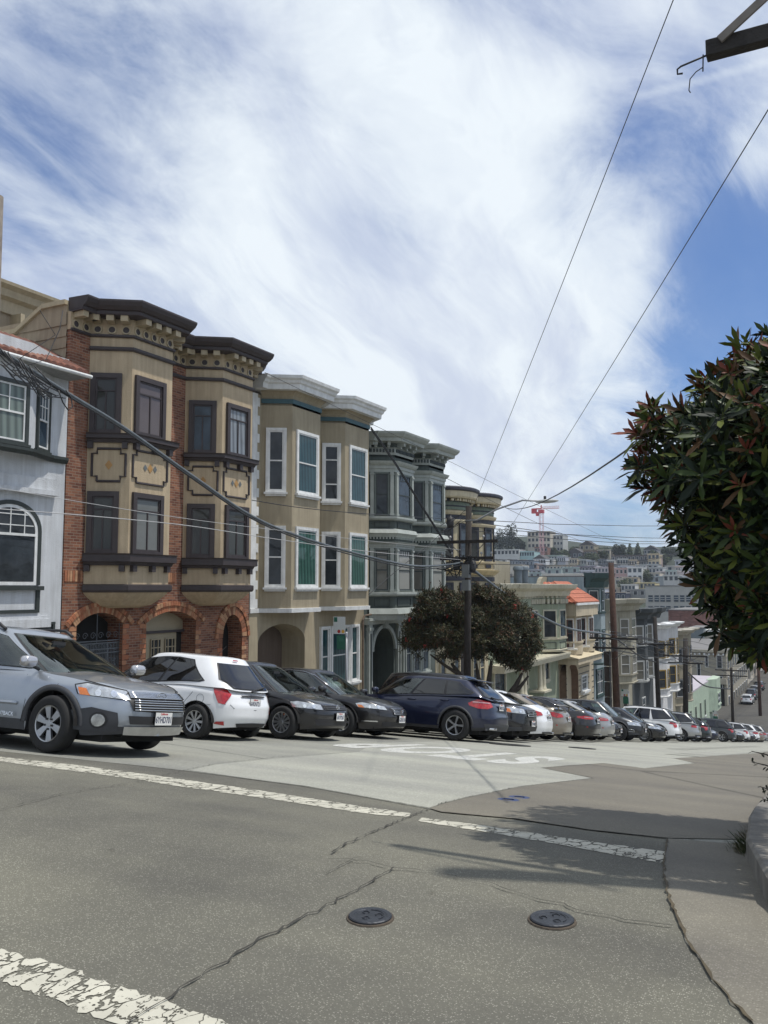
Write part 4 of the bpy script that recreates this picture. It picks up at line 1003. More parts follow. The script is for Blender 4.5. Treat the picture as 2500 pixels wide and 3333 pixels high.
    # circles
    for p1,p2,a,w in walk(P,.34):
        mb=MB();L_=seglen(p1,p2);dx,dy=(p2[0]-p1[0])/L_,(p2[1]-p1[1])/L_
        mb.lathe((p1[0]+dx*a+dy*.0,p1[1]+dy*a-dx*.0,8.45),(dy,-dx,0),[(.125,.0),(.12,.03),(.085,.03),(.085,.01)],12)
        mb.lathe((p1[0]+dx*a,p1[1]+dy*a,8.45),(dy,-dx,0),[(.085,.012),(.001,.012)],12,mi=1);mb.build('rosette',[TANL,BRN],r)
    for p1,p2,a,w in walk(P,.42):
        mb=MB();fbox(mb,p1,p2,a-w*.26,a+w*.26,8.6,8.8,0,.36);mb.build('modillion',TANL,r)
    band(r,'cornice',P,[(-.1,8.78),(.42,8.78),(.42,8.84),(.48,8.86),(.56,8.95),(.6,9.05),(.6,9.1),(-.1,9.12)],BRN)
    band(r,'cornice_soffit',P,[(-.05,8.74),(.4,8.75),(.42,8.79),(-.05,8.79)],mat('dark_soffit_trim',(.05,.04,.045),.6))  # even dark trim, slightly cooler than the cornice brown
    mb=MB();mb.ext([(XW-13,15.9),(XW-.1,15.9),(XW-.1,23.6),(XW-13,23.6)],8.6,8.7);mb.build('roof',mat('flat_roof_felt',(.16,.155,.15),.95,.2,.5),r)
    # ground floor arches
    zt=1.62
    G1=(y(252)+.02,y(404),zX(300,2033,XW),-.3);G2=(y(480),y(640),zX(500,2026,XW),-.3);G3=(y(727),y(790),.05,.72)
    g=arch_wall(r,'ground_floor_wall',XW+.001,15.83,23.66,-3.6,zt,[G1,G2,G3],.55,BRICK)
    for op,n in ((G1,26),(G2,26),(G3,18)):
        voussoirs(r,op,XW,.24,.03,n,BRB);voussoirs(r,(op[0]-.26,op[1]+.26,op[2],op[3]+.26 if op[3]>0 else op[3]-.17),XW,.12,.06,int(n*1.1),BRB,'brick_arch_rim')
    # quoins of lighter brick beside the arches
    mb=MB()
    for op in (G1,G2,G3):
        for k in range(26):
            z=op[2]-.09-k*.14
            for yy,sg in ((op[0],-1),(op[1],1)):
                w=.14 if k%2 else .24;mb.box((XW-.02,min(yy,yy+sg*w),z-.055),(XW+.012,max(yy,yy+sg*w),z+.06),mi=random.randrange(4))
    mb.build('brick_quoins',BRB,r)
    for yy in (P[0][1]+.05,P[4][1]+.1,P[8][1]+.05):
        mb=MB()
        for k in range(7): mb.box((XW-.01,yy+k*.085,1.78),(XW+.025,yy+k*.085+.07,2.06),mi=random.randrange(4))
        mb.build('soldier_course',BRB,r)
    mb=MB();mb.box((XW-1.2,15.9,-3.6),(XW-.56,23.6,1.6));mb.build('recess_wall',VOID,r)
    # iron gate
    mb=MB();ya,yb,zs,ri=G1;X=XW-.12
    for z in (-.0,-.1,.22,.16): mb.box((X,ya,z-.015),(X+.03,yb,z+.015))
    for z in (-.55,-1.0): mb.box((X,ya,z-.012),(X+.03,yb,z+.012))
    for k in range(31):
        yy=lerp(ya,yb,k/30);w=.022 if k in (8,22) else .009
        zt_=arch_z(G1,yy) if k%15==0 else .16
        mb.box((X,yy-w,-3.2),(X+.02,yy+w,zt_))
    for rr,z,n in ((.1,.36,6),(.13,.03,6),(.07,-.3,12),(.07,-.45,12)):
        for k in range(n):
            yy=lerp(ya,yb,(k+.5)/n);
            if z+rr<arch_z(G1,yy): mb.tube([(X+.01,yy+rr*(1-.055*i)*math.cos(.6*i),z+rr*(1-.055*i)*math.sin(.6*i)) for i in range(14)],.009,4)
    mb.build('iron_gate',IRON,r)
    # panelled garage doors
    mb=MB();X=XW-.5;DT=mat('cream_door_paint',(.33,.28,.19),.6,.06);ya,yb,zs,ri=G2
    mb.box((X-.05,ya,.35),(X,yb,.9));mb.box((X-.05,ya,-3.4),(X+.0,yb-.28,.36))
    d=mb.build('garage_door',DT,r)
    mb=MB();mb.box((X,ya,.3),(X+.08,yb,.37));mb.build('door_lintel',BRN,d)
    wdt=(yb-.3-ya)/3
    for k in range(3):
        a=ya+k*wdt+.12;b=a+wdt-.2
        mb=MB();mb.box((X,a,-.75),(X+.02,b,.12));p=mb.build('door_light',G_DARK,r)
        mb=MB()
        for q in (a,a+(b-a)*.28,a+(b-a)*.72,b): mb.box((X+.018,q-.014,-.75),(X+.045,q+.014,.12))
        for q in (-.75,-.12,.12): mb.box((X+.018,a,q-.014),(X+.047,b,q+.014))
        mb.build('glazing_bars',DT,p)
    mb=MB();ya,yb,zs,ri=G3;X=XW-.45
    mb.box((X-.05,ya,-3.4),(X,ya+(yb-ya)*.55,.7));mb.build('front_door',DT,r)
    mb=MB();mb.box((X,ya+.08,-.9),(X+.02,ya+(yb-ya)*.42,.45));p=mb.build('door_light',G_DARK,r)
    mb=MB()
    for q in (0,.5,1): mb.box((X+.018,lerp(ya+.08,ya+(yb-ya)*.42,q)-.012,-.9),(X+.04,lerp(ya+.08,ya+(yb-ya)*.42,q)+.012,.45))
    for q in (-.9,-.55,-.2,.15,.45): mb.box((X+.018,ya+.08,q-.012),(X+.042,ya+(yb-ya)*.42,q+.012))
    mb.build('glazing_bars',DT,p)
def white_house():
    WS=stucco('white_house_stucco',(.55,.57,.59),.1);DG=trim('dark_green_trim',(.03,.038,.035))
    r=house('white_house','white stucco house with clay tile eave and arched window, at the left edge',11.)
    X0=XW;XB=-16.95
    y=lambda px,X=XW:yX(px,X)
    yr=15.80
    # levels
    zb=zX(205,1497,XW)
    bayp=[(X0,9.0),(XB,9.4),(XB,y(85,XB)),(X0+.03,y(150)),(X0+.03,yr-.01)]
    top=zX(215,1200,XW)+.25
    mb=MB();mb.box((XW-10,9,-3),(XW-.0,yr,top));mb.build('wall',WS,r)
    solid(r,'upper_bay',bayp,zb,top,XW-.3,WS)
    band(r,'string_course',bayp,[(-.02,zb-.1),(.05,zb-.1),(.1,zb-.02),(.1,zb+.05),(-.02,zb+.08)],DG)
    q1,q2=bayp[1],bayp[2];L_=seglen(q1,q2)
    s1=fs(72,q1,q2);win(r,q1,q2,1-(1-s1)-1.5/L_,s1,zb+.12,zX(60,1240,XB),DG,WHT,glass('window_sage_curtain',(.05,.06,.06),curtain=(.22,.27,.24)),.09,.07,'grid',(.1,.06))
    q1,q2=bayp[2],bayp[3];win(r,q1,q2,max(.1,fs(100,q1,q2)),fs(143,q1,q2),zb+.1,zX(120,1262,-17.1),DG,WHT,G_DARKB,.08,.06,'grid',(.08,.05))
    # lower recessed arched window
    ya,yb=y(118)-1.62,y(118);zs=zX(118,1730,XW);ri=.62;z0=zX(118,1905,XW)
    cz=lambda s_,k:(XW+k,)
    def archring(mb,w0,w1,x0,x1,mi=None,n=18):
        c=(ya+yb)/2;h=(yb-ya)/2
        for k in range(n):
            P=[]
            for a,ww in ((PI*k/n,w0),(PI*(k+1)/n,w0),(PI*(k+1)/n,w1),(PI*k/n,w1)): P.append((c-(h+ww)*math.cos(a),zs+(ri+ww)*math.sin(a)))
            vs=[(x0,*p) for p in P]+[(x1,*p) for p in P];mb.add(vs,[(0,1,2,3),(7,6,5,4),(0,4,5,1),(1,5,6,2),(2,6,7,3),(3,7,4,0)],mi=mi)
        for s_ in (-1,1):
            yy=c+s_*(h+(w0+w1)/2);mb.box((x0,yy-abs(w1-w0)/2,z0),(x1,yy+abs(w1-w0)/2,zs))
    mb=MB();archring(mb,-.01,.09,XW-.02,XW+.05);w=mb.build('arched_window',DG,r)
    mb=MB();archring(mb,-.09,-.0,XW-.02,XW+.035);zr=zs-.1;mb.box((XW,ya+.08,zr-.03),(XW+.05,yb-.08,zr+.03));mb.box((XW,ya,z0),(XW+.036,yb,z0+.08))
    for k in (1,2,3): mb.box((XW,lerp(ya,yb,k/4)-.012,zr+.03),(XW+.03,lerp(ya,yb,k/4)+.012,zs+ri*math.sqrt(1-(k/2-1)**2)-.05))
    for z in (zs+.12,zs+.38): mb.box((XW,ya+.14,z-.012),(XW+.028,yb-.14,z+.012))
    mb.build('sash',WHT,w)
    mb=MB();c=(ya+yb)/2;h=(yb-ya)/2;n=18
    mb.add([(XW+.012,ya,z0),(XW+.012,yb,z0)]+[(XW+.012,c+h*math.cos(PI*k/n),zs+ri*math.sin(PI*k/n)) for k in range(n+1)],[tuple(range(n+3))]);mb.build('pane',G_DARK,w)
    mb=MB();mb.box((XW-.02,ya-.16,z0-.12),(XW+.12,yb+.16,z0-.02));mb.build('sill',DG,w)
    mb=MB();zz0=zX(60,1985,XW)
    mb.box((XW-.02,ya-.1,zz0-.08),(XW+.05,yb+.1,zz0));mb.box((XW-.02,yb,zz0),(XW+.05,yb+.1,z0-.12));mb.build('panel_moulding',DG,r)
    zz=zX(60,2045,XW);mb=MB();mb.box((XW-.02,ya-.6,zz),(XW+.1,yb+.42,zz+.2));mb.box((XW-.02,ya-.6,zz+.2),(XW+.04,yb+.4,zz+.28));mb.build('stucco_ledge',WS,r)
    zz=zX(120,1610,XW);mb=MB();mb.obox((XW-.02,ya-.8,zz),(.2,0,0),(0,yb+.5-ya+.8,0),(0,0,.12));mb.obox((XW-.02,ya-.8,zz+.12),(.1,0,0),(0,yb+.45-ya+.8,0),(0,0,.3));mb.build('hood_moulding',WS,r)
    mb=MB();a,b=y(80),y(178);zt=zX(120,2030,XW);mb.box((XW-.02,a,zt-.8),(XW+.015,b,zt));v=mb.build('basement_window',G_DARK,r)
    mb=MB();
    for q in (zt-.8,zt): mb.box((XW,a-.04,q-.03),(XW+.05,b+.04,q+.03))
    for q in (a,b): mb.box((XW,q-.035,zt-.8),(XW+.048,q+.035,zt))
    mb.build('window_frame',DG,v)
    # eave: gutter, soffit and clay tiles
    XE=-16.65;zg=zX(262,1222,XE)
    mb=MB();mb.box((XW-.3,9,zg),(XE,yr+.02,zg+.04));mb.build('soffit',stucco('shaded_soffit',(.3,.31,.31)),r);mb=MB();mb.tube([(XE+.02,9,zg+.03),(XE+.02,yr+.05,zg+.03)],.05,8);mb.build('gutter',WHT,r)  # soffit stucco darkened to carry the shade under the eave
    T=[mat('clay_tile_a',(.17,.065,.04),.8,.3,5,.3),mat('clay_tile_b',(.12,.048,.033),.8,.3,5,.3),mat('clay_tile_c',(.22,.11,.075),.8,.3,5,.3)]
    mb=MB();rows=6;
    for i in range(rows):
        xa=XE-.02-i*.33;za=zg+.1+i*.17
        for k in range(34):
            yy=yr-.1-k*.2
            if yy<9.2: break
            n=5;vs=[]
            for e,(xx,zz_) in enumerate(((xa,za),(xa-.37,za+.2))):
                for j in range(n+1): vs.append((xx,yy+.1*math.cos(PI*j/n)*(1-.12*e),zz_+.09*math.sin(PI*j/n)*(1-.1*e)))
            mi=random.randrange(3);mb.add(vs,[(j,j+1,n+2+j,n+1+j)[::-1] for j in range(n)],mi=mi,sm=True);mb.add([vs[j] for j in range(n+1)],[tuple(range(n+1))],mi=1)
    mb.add([(XE,9,zg+.07),(XE,yr,zg+.07),(XE-2,yr,zg+1.09),(XE-2,9,zg+1.09)],[(0,1,2,3)],mi=1)
    mb.build('clay_tile_roof',T,r)
    # tall tan building further back
    sd=mat('horizontal_siding',(.33,.27,.19))
    t=thing('tall_building','tall tan building with a stepped cornice behind the white house, at the left edge','house',(-30,12,0))
    p=onX(195,995,-24.5);yc,zc=p
    mb=MB();mb.box((-36,2,-2),(-24.6,yc-.2,zc-.35));mb.build('wall',sd,t)
    band(t,'cornice',[(-24.6,2),(-24.6,yc-.2),(-30,yc-.2)],[(-.1,zc-.9),(.1,zc-.9),(.14,zc-.5),(.35,zc-.42),(.4,zc-.2),(.6,zc-.1),(.62,zc),(-.1,zc)],TANL)
    for k in range(8):
        mb=MB();yy=yc-.8-k*1.1;mb.box((-24.6,yy-.08,zc-1.5),(-24.1,yy+.08,zc-.9));mb.obox((-24.6,yy-.06,zc-2.0),(.45,0,.9),(0,.12,0),(0,0,.12));mb.build('bracket',TANL,t)
def beige_house():
    BS=stucco('beige_stucco',(.345,.295,.205),.1);TEAL=trim('teal_trim',(.04,.1,.12))
    r=house('beige_house','plain beige stucco house with white cornice, thin teal band and white trimmed bay windows',23.67)
    y0,y1=23.68,31.5
    P=[(XW,y0),(XW,yX(843,XW)+.02),(XF,yX(948,XF)),(XF,yX(1040,XF)),(XW,yX(1040,XF)+.62),(XW,yX(1040,XW)+.0),(XF,yX(1122,XF)),(XF,yX(1200,XF)),(XW,yX(1200,XF)+.65),(XW,y1)]
    P[4]=(XW,27.35);P[5]=(XW,27.75)
    mb=MB();mb.box((XW-13,y0,.9),(XW,y1,7.84));mb.build('wall',BS,r)
    for b in (P[1:5],P[5:9]): solid(r,'bay',b,.85,8.0,XW-.3,BS)
    solid(r,'parapet_wall',P,7.85,8.2,XW-.4,BS)
    band(r,'teal_band',P[1:9],[(-.02,7.92),(.04,7.92),(.05,8.07),(-.02,8.07)],TEAL)
    # curved cove and white cornice
    mb=MB();pr=[(0.0,8.07)]+[(.42*(1-math.cos(t)),8.07+.3*math.sin(t)) for t in (.4,.8,1.2,1.57)]
    mb.sweep(P[1:],pr+[(-.1,8.37)]);mb.build('cove',BS,r)
    band(r,'cornice',P,[(-.1,8.33),(.44,8.33),(.46,8.5),(.52,8.54),(.55,8.62),(.62,8.68),(.64,8.78),(-.1,8.8)],WHT)
    mb=MB();mb.ext([(XW-13,y0),(XW-.1,y0),(XW-.1,y1),(XW-13,y1)],8.3,8.4);mb.build('roof',MATS['flat_roof_felt'],r)
    for b in (P[0:5],P[5:9]): band(r,'base_band',b,[(-.02,.79),(.05,.79),(.06,.93),(-.02,.94)],WHT)
    # quoin strip
    mb=MB();mb.box((XW-.02,y0+.01,.8),(XW+.03,y0+.3,8.2))
    for k in range(12): mb.box((XW-.02,y0+.28,.95+k*.62),(XW+.032,y0+.42,1.25+k*.62))
    mb.build('quoins',WHT,r)
    for b,rg,gu,gl in ((P[1:5],((861,929),(960,1032)),(G_DARK,G_TEAL),(G_DARK,G_GREENC)),(P[5:9],((1046,1108),(1135,1192)),(G_DARK,G_TEAL),(G_DARK,G_GREENC))):
        for j,((q1,q2),(a,bb)) in enumerate(zip(((b[0],b[1]),(b[1],b[2])),rg)):
            s0,s1=max(.05,fs(a,q1,q2)),min(.95,fs(bb,q1,q2))
            win(r,q1,q2,s0,s1,4.86,7.07,WHT,WHT if j or b is not P else WHT,gu[j],.1,.06,'dh' if (j or b[0]==P[1]) else 'tri',(.13,.07),rail=.5)
            win(r,q1,q2,s0,s1,1.64,3.72,WHT,WHT,gl[j],.1,.06,'dh' if j==0 else 'single',(.13,.07),rail=.5)
    # ground floor
    A=(yX(842,XW),yX(995,XW)-.02,-.25,.62);W=(yX(1040,XW),yX(1158,XW))
    arch_wall(r,'ground_floor_wall',XW+.001,y0,y1,-5,.9,[A],1.0,BS)
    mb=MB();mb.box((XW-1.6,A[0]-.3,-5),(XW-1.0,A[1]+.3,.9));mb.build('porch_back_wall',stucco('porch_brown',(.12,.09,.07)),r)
    mb=MB();X=XW-1.0;a=A[0]+.05;mb.box((X,a+.0,-4),(X+.06,a+1.15,.4));mb.build('front_door',mat('dark_teal_door',(.02,.05,.06),.5),r)
    mb=MB();mb.box((X+.06,a+1.0,-4),(X+.12,a+1.15,.5));mb.box((X+.06,a,-.33),(X+.11,a+1.0,-.27));mb.build('door_frame',WHT,r)
    q1,q2=(XW,y0),(XW,y1)
    L_=y1-y0;zt,zb=.18,-2.05
    for a,b in ((W[0]+.02,W[0]+.72),(W[0]+.78,W[0]+2.2),(W[0]+2.26,W[0]+2.95)):
        win(r,q1,q2,a-y0,b-y0,zb,zt,WHT,WHT,G_TEAL,.09,.1,'dh',(.16,.08),frac=False)
    mb=MB();yy=y1-.25;mb.tube([(XW+.1,yy,-4.5),(XW+.1,yy,.35),(XW+.12,yy+.1,.5),(XW+.3,yy+.35,.55)],.045,8);mb.build('drainpipe',mat('rusty_pipe',(.14,.1,.07),.7,.3,8),r)
def grey_house():
    GW=stucco('sage_grey_stucco',(.085,.105,.095));GT=trim('pale_sage_trim',(.36,.39,.36));GD=trim('sage_panel',(.13,.155,.14));DK=trim('dark_sage_moulding',(.03,.04,.038))
    r=house('sage_grey_house','dark sage grey house with pale trimmed bay windows and a keystone arch doorway',31.5)
    y0,y1=31.52,38.55
    P=[(XW,y0),(XW,31.93),(XF,32.53),(XF,34.23),(XW,34.75),(XW,35.35),(XF,35.98),(XF,37.64),(XW,38.15),(XW,y1)]
    mb=MB();mb.box((XW-12,y0,.6),(XW,y1,7.09));mb.build('wall',GW,r)
    mb=MB();mb.ext([(XW-13,y0),(XW-.1,y0),(XW-.1,y1),(XW-13,y1)],7.4,7.5);mb.build('roof',MATS['flat_roof_felt'],r)
    for b in (P[1:5],P[5:9]):
        solid(r,'bay',b,.5,7.3,XW-.3,GW)
        for z0,z1,nm in ((6.47,6.92,'upper_architrave'),(3.28,3.54,'lower_architrave')):
            h=z1-z0;band(r,nm,b,[(-.02,z0),(.05,z0),(.05,z0+h*.3),(.09,z0+h*.32),(.09,z0+h*.6),(.14,z0+h*.64),(.2,z0+h*.8),(.24,z1),(-.02,z1)],GT)
        band(r,'upper_sill_band',b,[(-.02,4.42),(.12,4.46),(.16,4.52),(.16,4.6),(-.02,4.62)],GT)
        band(r,'lower_sill_band',b,[(-.02,1.27),(.12,1.3),(.16,1.36),(.16,1.45),(-.02,1.47)],GT)
        band(r,'floor_ledge',b,[(-.02,3.74),(.08,3.74),(.16,3.86),(.22,3.9),(.14,4.06),(-.02,4.1)],GT)
        band(r,'base_ledge',b,[(-.02,.3),(.1,.3),(.16,.5),(.24,.56),(.16,.78),(-.02,.8)],GT)
        dentils(r,'ledge_dentils',b,.14,3.66,3.74,-.01,.07,.5,GT)
        for (q1,q2) in ((b[0],b[1]),(b[1],b[2]),(b[2],b[3])):
            L_=seglen(q1,q2)
            for z0,z1 in ((4.62,6.47),(1.47,3.28)):
                for s in (.0,1.0):
                    mb=MB();a=s*L_+(.12 if s==0 else -.12);w=.075
                    fbox(mb,q1,q2,a-w,a+w,z0,z1,-.01,.09);fbox(mb,q1,q2,a-w-.02,a+w+.02,z1-.12,z1-.06,-.01,.12);fbox(mb,q1,q2,a-w-.02,a+w+.02,z0,z0+.1,-.01,.11)
                    mb.build('pilaster',GT,r)
                g=G_DARK if (z0>4 and q1==b[0]) else (G_DARKB if z0>4 else (G_CREAMB if q1==b[0] else G_BLINDW))
                win(r,q1,q2,.22,L_-.22,z0+.02,z1-.0,GD,DK,g,.07,.05,'dh' if z0>4 and q1==b[0] else 'craft',None,frac=False)
            for z0,z1 in ((4.14,4.38),(.86,1.2)):
                mb=MB();a,b_=.22,L_-.22;t=.03
                fbox(mb,q1,q2,a,b_,z0,z0+t,0,.03);fbox(mb,q1,q2,a,b_,z1-t,z1,0,.03);fbox(mb,q1,q2,a,a+t,z0+t,z1-t,0,.029);fbox(mb,q1,q2,b_-t,b_,z0+t,z1-t,0,.029)
                mb.build('panel_moulding',DK,r)
    solid(r,'frieze_wall',P,7.1,7.78,XW-.4,GW)
    band(r,'dentil_board',P,[(-.02,7.2),(.03,7.2),(.05,7.28),(.05,7.46),(.12,7.5),(-.02,7.5)],GT)
    dentils(r,'small_dentils',P,.13,7.3,7.44,.03,.1,.55,DK)
    brackets(r,'bracket',P,.5,7.48,7.74,.34,.13,GT)
    band(r,'cornice',P,[(-.1,7.7),(.45,7.72),(.48,7.86),(.56,7.9),(.66,8.02),(.68,8.1),(-.1,8.12)],GT)
    # ground floor: arched porch, pilasters, projecting window
    A=(yX(1206,XW)+.15,yX(1288,XW)-.2,-1.0,.95)
    arch_wall(r,'ground_floor_wall',XW+.001,y0,y1,-6.5,.6,[A],1.3,GW)
    mb=MB();mb.box((XW-1.9,A[0]-.2,-6.5),(XW-1.3,A[1]+.2,.5));mb.build('porch_back_wall',stucco('porch_grey',(.1,.1,.09)),r)
    mb=MB();n=20;c=(A[0]+A[1])/2;h=(A[1]-A[0])/2
    for k in range(n):
        Pq=[]
        for a,ww in ((PI*k/n,0),(PI*(k+1)/n,0),(PI*(k+1)/n,.16),(PI*k/n,.16)): Pq.append((c-(h+ww)*math.cos(a),A[2]+(A[3]+ww)*math.sin(a)))
        vs=[(XW,*p) for p in Pq]+[(XW+.1,*p) for p in Pq];mb.add(vs,[(0,1,2,3),(7,6,5,4),(0,4,5,1),(1,5,6,2),(2,6,7,3),(3,7,4,0)])
    mb.box((XW,c-.13,A[2]+A[3]-.02),(XW+.2,c+.13,A[2]+A[3]+.34));mb.build('arch_moulding',GT,r)
    band(r,'porch_entablature',[(XW,y0),(XW,y1)],[(-.02,.12),(.16,.12),(.2,.25),(.26,.28),(.26,.38),(-.02,.4)],GT)
    for yy in (A[0]-.35,A[1]+.32,A[1]+.85):
        mb=MB();mb.box((XW,yy-.15,-3.2),(XW+.14,yy+.15,.12));mb.box((XW,yy-.2,-5),(XW+.24,yy+.2,-3.0));mb.box((XW,yy-.18,-.12),(XW+.18,yy+.18,.0))
        p=mb.build('pilaster',GT,r);mb=MB();mb.box((XW+.14,yy-.07,-2.8),(XW+.146,yy+.07,-.25));mb.build('pilaster_panel',DK,p)
    for k in range(3): win(r,(XW,y0),(XW,y1),3.55+k*.95,4.4+k*.95,-2.2,-.35,GT,GT,G_DARKB,.08,.08,'dh',(.14,.08),frac=False)
def round_path(yc,a,d,n=12): return [(XW+d*math.sin(PI*k/n),yc-a*math.cos(PI*k/n)) for k in range(n+1)]
def cream_round_house():
    CR=stucco('cream_stucco',(.5,.44,.3));CT=trim('cream_trim',(.55,.48,.33));SG=trim('sage_band',(.15,.19,.14));NV=trim('navy_trim',(.03,.032,.045));YE=trim('yellow_cream_trim',(.62,.5,.28))
    r=house('cream_house','cream house with two round bays, navy caps and sage green bands',38.6)
    y0,y1=38.6,45.6
    mb=MB();mb.box((XW-12,y0,-7.5),(XW,y1,6.4));mb.build('wall',CR,r)
    for yc in (40.25,43.65):
        b=round_path(yc,1.42,.95)
        solid(r,'round_bay',b,-.3,6.1,XW-.3,CR)
        B=lambda nm,pr,m:band(r,nm,b,pr,m)
        B('cap',[(-.2,6.34),(.5,6.34),(.55,6.4),(.55,6.5),(.45,6.56),(-.2,6.58)],NV)
        B('cornice',[(-.1,5.98),(.38,6.0),(.44,6.08),(.46,6.34),(-.1,6.34)],CT)
        dentils(r,'dentil_row',b,.2,5.86,5.98,0,.3,.5,CT)
        B('dentil_board',[(-.02,5.84),(.12,5.84),(.14,5.97),(-.02,5.98)],NV)
        B('upper_sage_band',[(-.02,5.45),(.05,5.45),(.05,5.84),(-.02,5.84)],SG);B('dark_line',[(-.02,5.6),(.07,5.6),(.08,5.66),(-.02,5.67)],NV)
        B('cream_moulding',[(-.02,5.2),(.1,5.2),(.18,5.3),(.2,5.38),(-.02,5.44)],CT);B('navy_band',[(-.02,4.98),(.06,4.98),(.06,5.2),(-.02,5.2)],NV)
        B('window_head',[(-.02,4.78),(.1,4.8),(.16,4.9),(.16,4.97),(-.02,4.98)],CT)
        B('sill_band',[(-.02,2.88),(.12,2.9),(.16,2.98),(-.02,3.02)],CT);B('floor_cornice',[(-.02,2.3),(.1,2.3),(.3,2.48),(.34,2.56),(-.02,2.6)],YE)
        B('lower_navy_band',[(-.02,1.98),(.06,1.98),(.06,2.2),(-.02,2.2)],NV)
        B('lower_sill_band',[(-.02,-.3),(.16,-.3),(.2,-.1),(-.02,0)],CT)
        for k,(i0,i1) in enumerate(((1,3),(4,6),(7,9))):
            q1,q2=b[i0],b[i1];L_=seglen(q1,q2);ex=.06
            q1=(q1[0]+(q2[1]-q1[1])/L_*ex,q1[1]-(q2[0]-q1[0])/L_*ex);q2=(q2[0]+(q2[1]-b[i0][1])/L_*ex,q2[1]-(q2[0]-b[i0][0])/L_*ex)
            q2=(q1[0]+(b[i1][0]-b[i0][0]),q1[1]+(b[i1][1]-b[i0][1]))
            win(r,q1,q2,.02,.98,3.02,4.8,NV,NV,(G_BLINDD,G_DARKB,G_DARKB)[k],.07,.04,'craft',None)
            win(r,q1,q2,.02,.98,0,1.9,NV,NV,G_DARK,.07,.04,'dh',None)
            mb=MB();fbox(mb,q1,q2,.1,L_-.1,2.66,2.84,0,.02);mb.build('small_panel',NV,r)
    mb=MB();mb.box((XW-12,y0,6.3),(XW,y1,6.5));mb.build('roof',MATS['flat_roof_felt'],r)
    mb=MB();mb.box((XW-.01,41.4,-3.0),(XW+.02,42.3,-.8));mb.build('front_door',VOID,r)
    for a in (.4,2.1,4.6,5.6): win(r,(XW,y0),(XW,y1),a,a+.8,-3.6,-1.6,CT,CT,G_DARKB,.1,.08,'dh',(.14,.1),frac=False)
def rowhouse(name,label,y0,y1,bays,levels,zt,zbase,wallm,trimm,framem,sashm,gl,wins,cor=(.5,.35),cornm=None,groundm=None,kind='dh',extra=None,depth=12,dent=True,wallwins=()):
    """town house with angled bays; bays = (wall start, front start, front end, wall end); levels = window bands (z0,z1)"""
    r=house(name,label,y0)
    mb=MB();mb.box((XW-depth,y0,zt-22 if zt-22<roadz(y0)-2 else roadz(y1)-2),(XW,y1,zt-.3));mb.build('wall',wallm,r)
    mb=MB();mb.box((XW-depth,y0+.02,zt-.3),(XW-.1,y1-.02,zt-.2));mb.build('roof',MATS['flat_roof_felt'],r)
    P=[(XW,y0)]
    for a,b,c,d in bays: P+=[(XW,a),(XF,b),(XF,c),(XW,d)]
    P.append((XW,y1))
    cm=cornm or trimm;o,h=cor
    for q in bays:
        b=[(XW,q[0]),(XF,q[1]),(XF,q[2]),(XW,q[3])]
        solid(r,'bay',b,zbase,zt-.25,XW-.3,wallm)
        band(r,'bay_base_moulding',b,[(-.02,zbase-.04),(.08,zbase-.02),(.12,zbase+.1),(-.02,zbase+.14)],trimm)
        for (z0,z1) in levels:
            band(r,'sill_band',b,[(-.02,z0-.14),(.08,z0-.14),(.11,z0-.04),(-.02,z0-.02)],trimm)
            for j,(q1,q2) in enumerate(((b[0],b[1]),(b[1],b[2]),(b[2],b[3]))):
                L_=seglen(q1,q2);m_=.14 if L_>1.2 else .1
                win(r,q1,q2,m_,L_-m_,z0,z1,framem,sashm,gl[j%len(gl)],.09,.06,kind,None,frac=False)
        # panels under windows
            for j,(q1,q2) in enumerate(((b[0],b[1]),(b[1],b[2]))):
                if extra!='panels': break
                L_=seglen(q1,q2);mb=MB();t=.035;za,zb_=z0-.75,z0-.3;a,bb=.2,L_-.2
                fbox(mb,q1,q2,a,bb,za,za+t,0,.03);fbox(mb,q1,q2,a,bb,zb_-t,zb_,0,.03);fbox(mb,q1,q2,a,a+t,za+t,zb_-t,0,.029);fbox(mb,q1,q2,bb-t,bb,za+t,zb_-t,0,.029);mb.build('panel_moulding',DARKM,r)
    band(r,'cornice',P,[(-.1,zt-h),(o*.3,zt-h),(o*.45,zt-h*.6),(o*.9,zt-h*.35),(o,zt-.04),(o,zt),(-.1,zt+.02)],cm)
    if dent: dentils(r,'dentil_row',P,.3,zt-h-.12,zt-h,-.01,.12,.5,cm)
    for a,b,z0,z1 in wallwins: win(r,(XW,y0),(XW,y1),a-y0,b-y0,z0,z1,framem,sashm,gl[0],.08,.06,kind,(.1,.06),frac=False)
    return r
DARKM=trim('near_black_moulding',(.03,.033,.035))
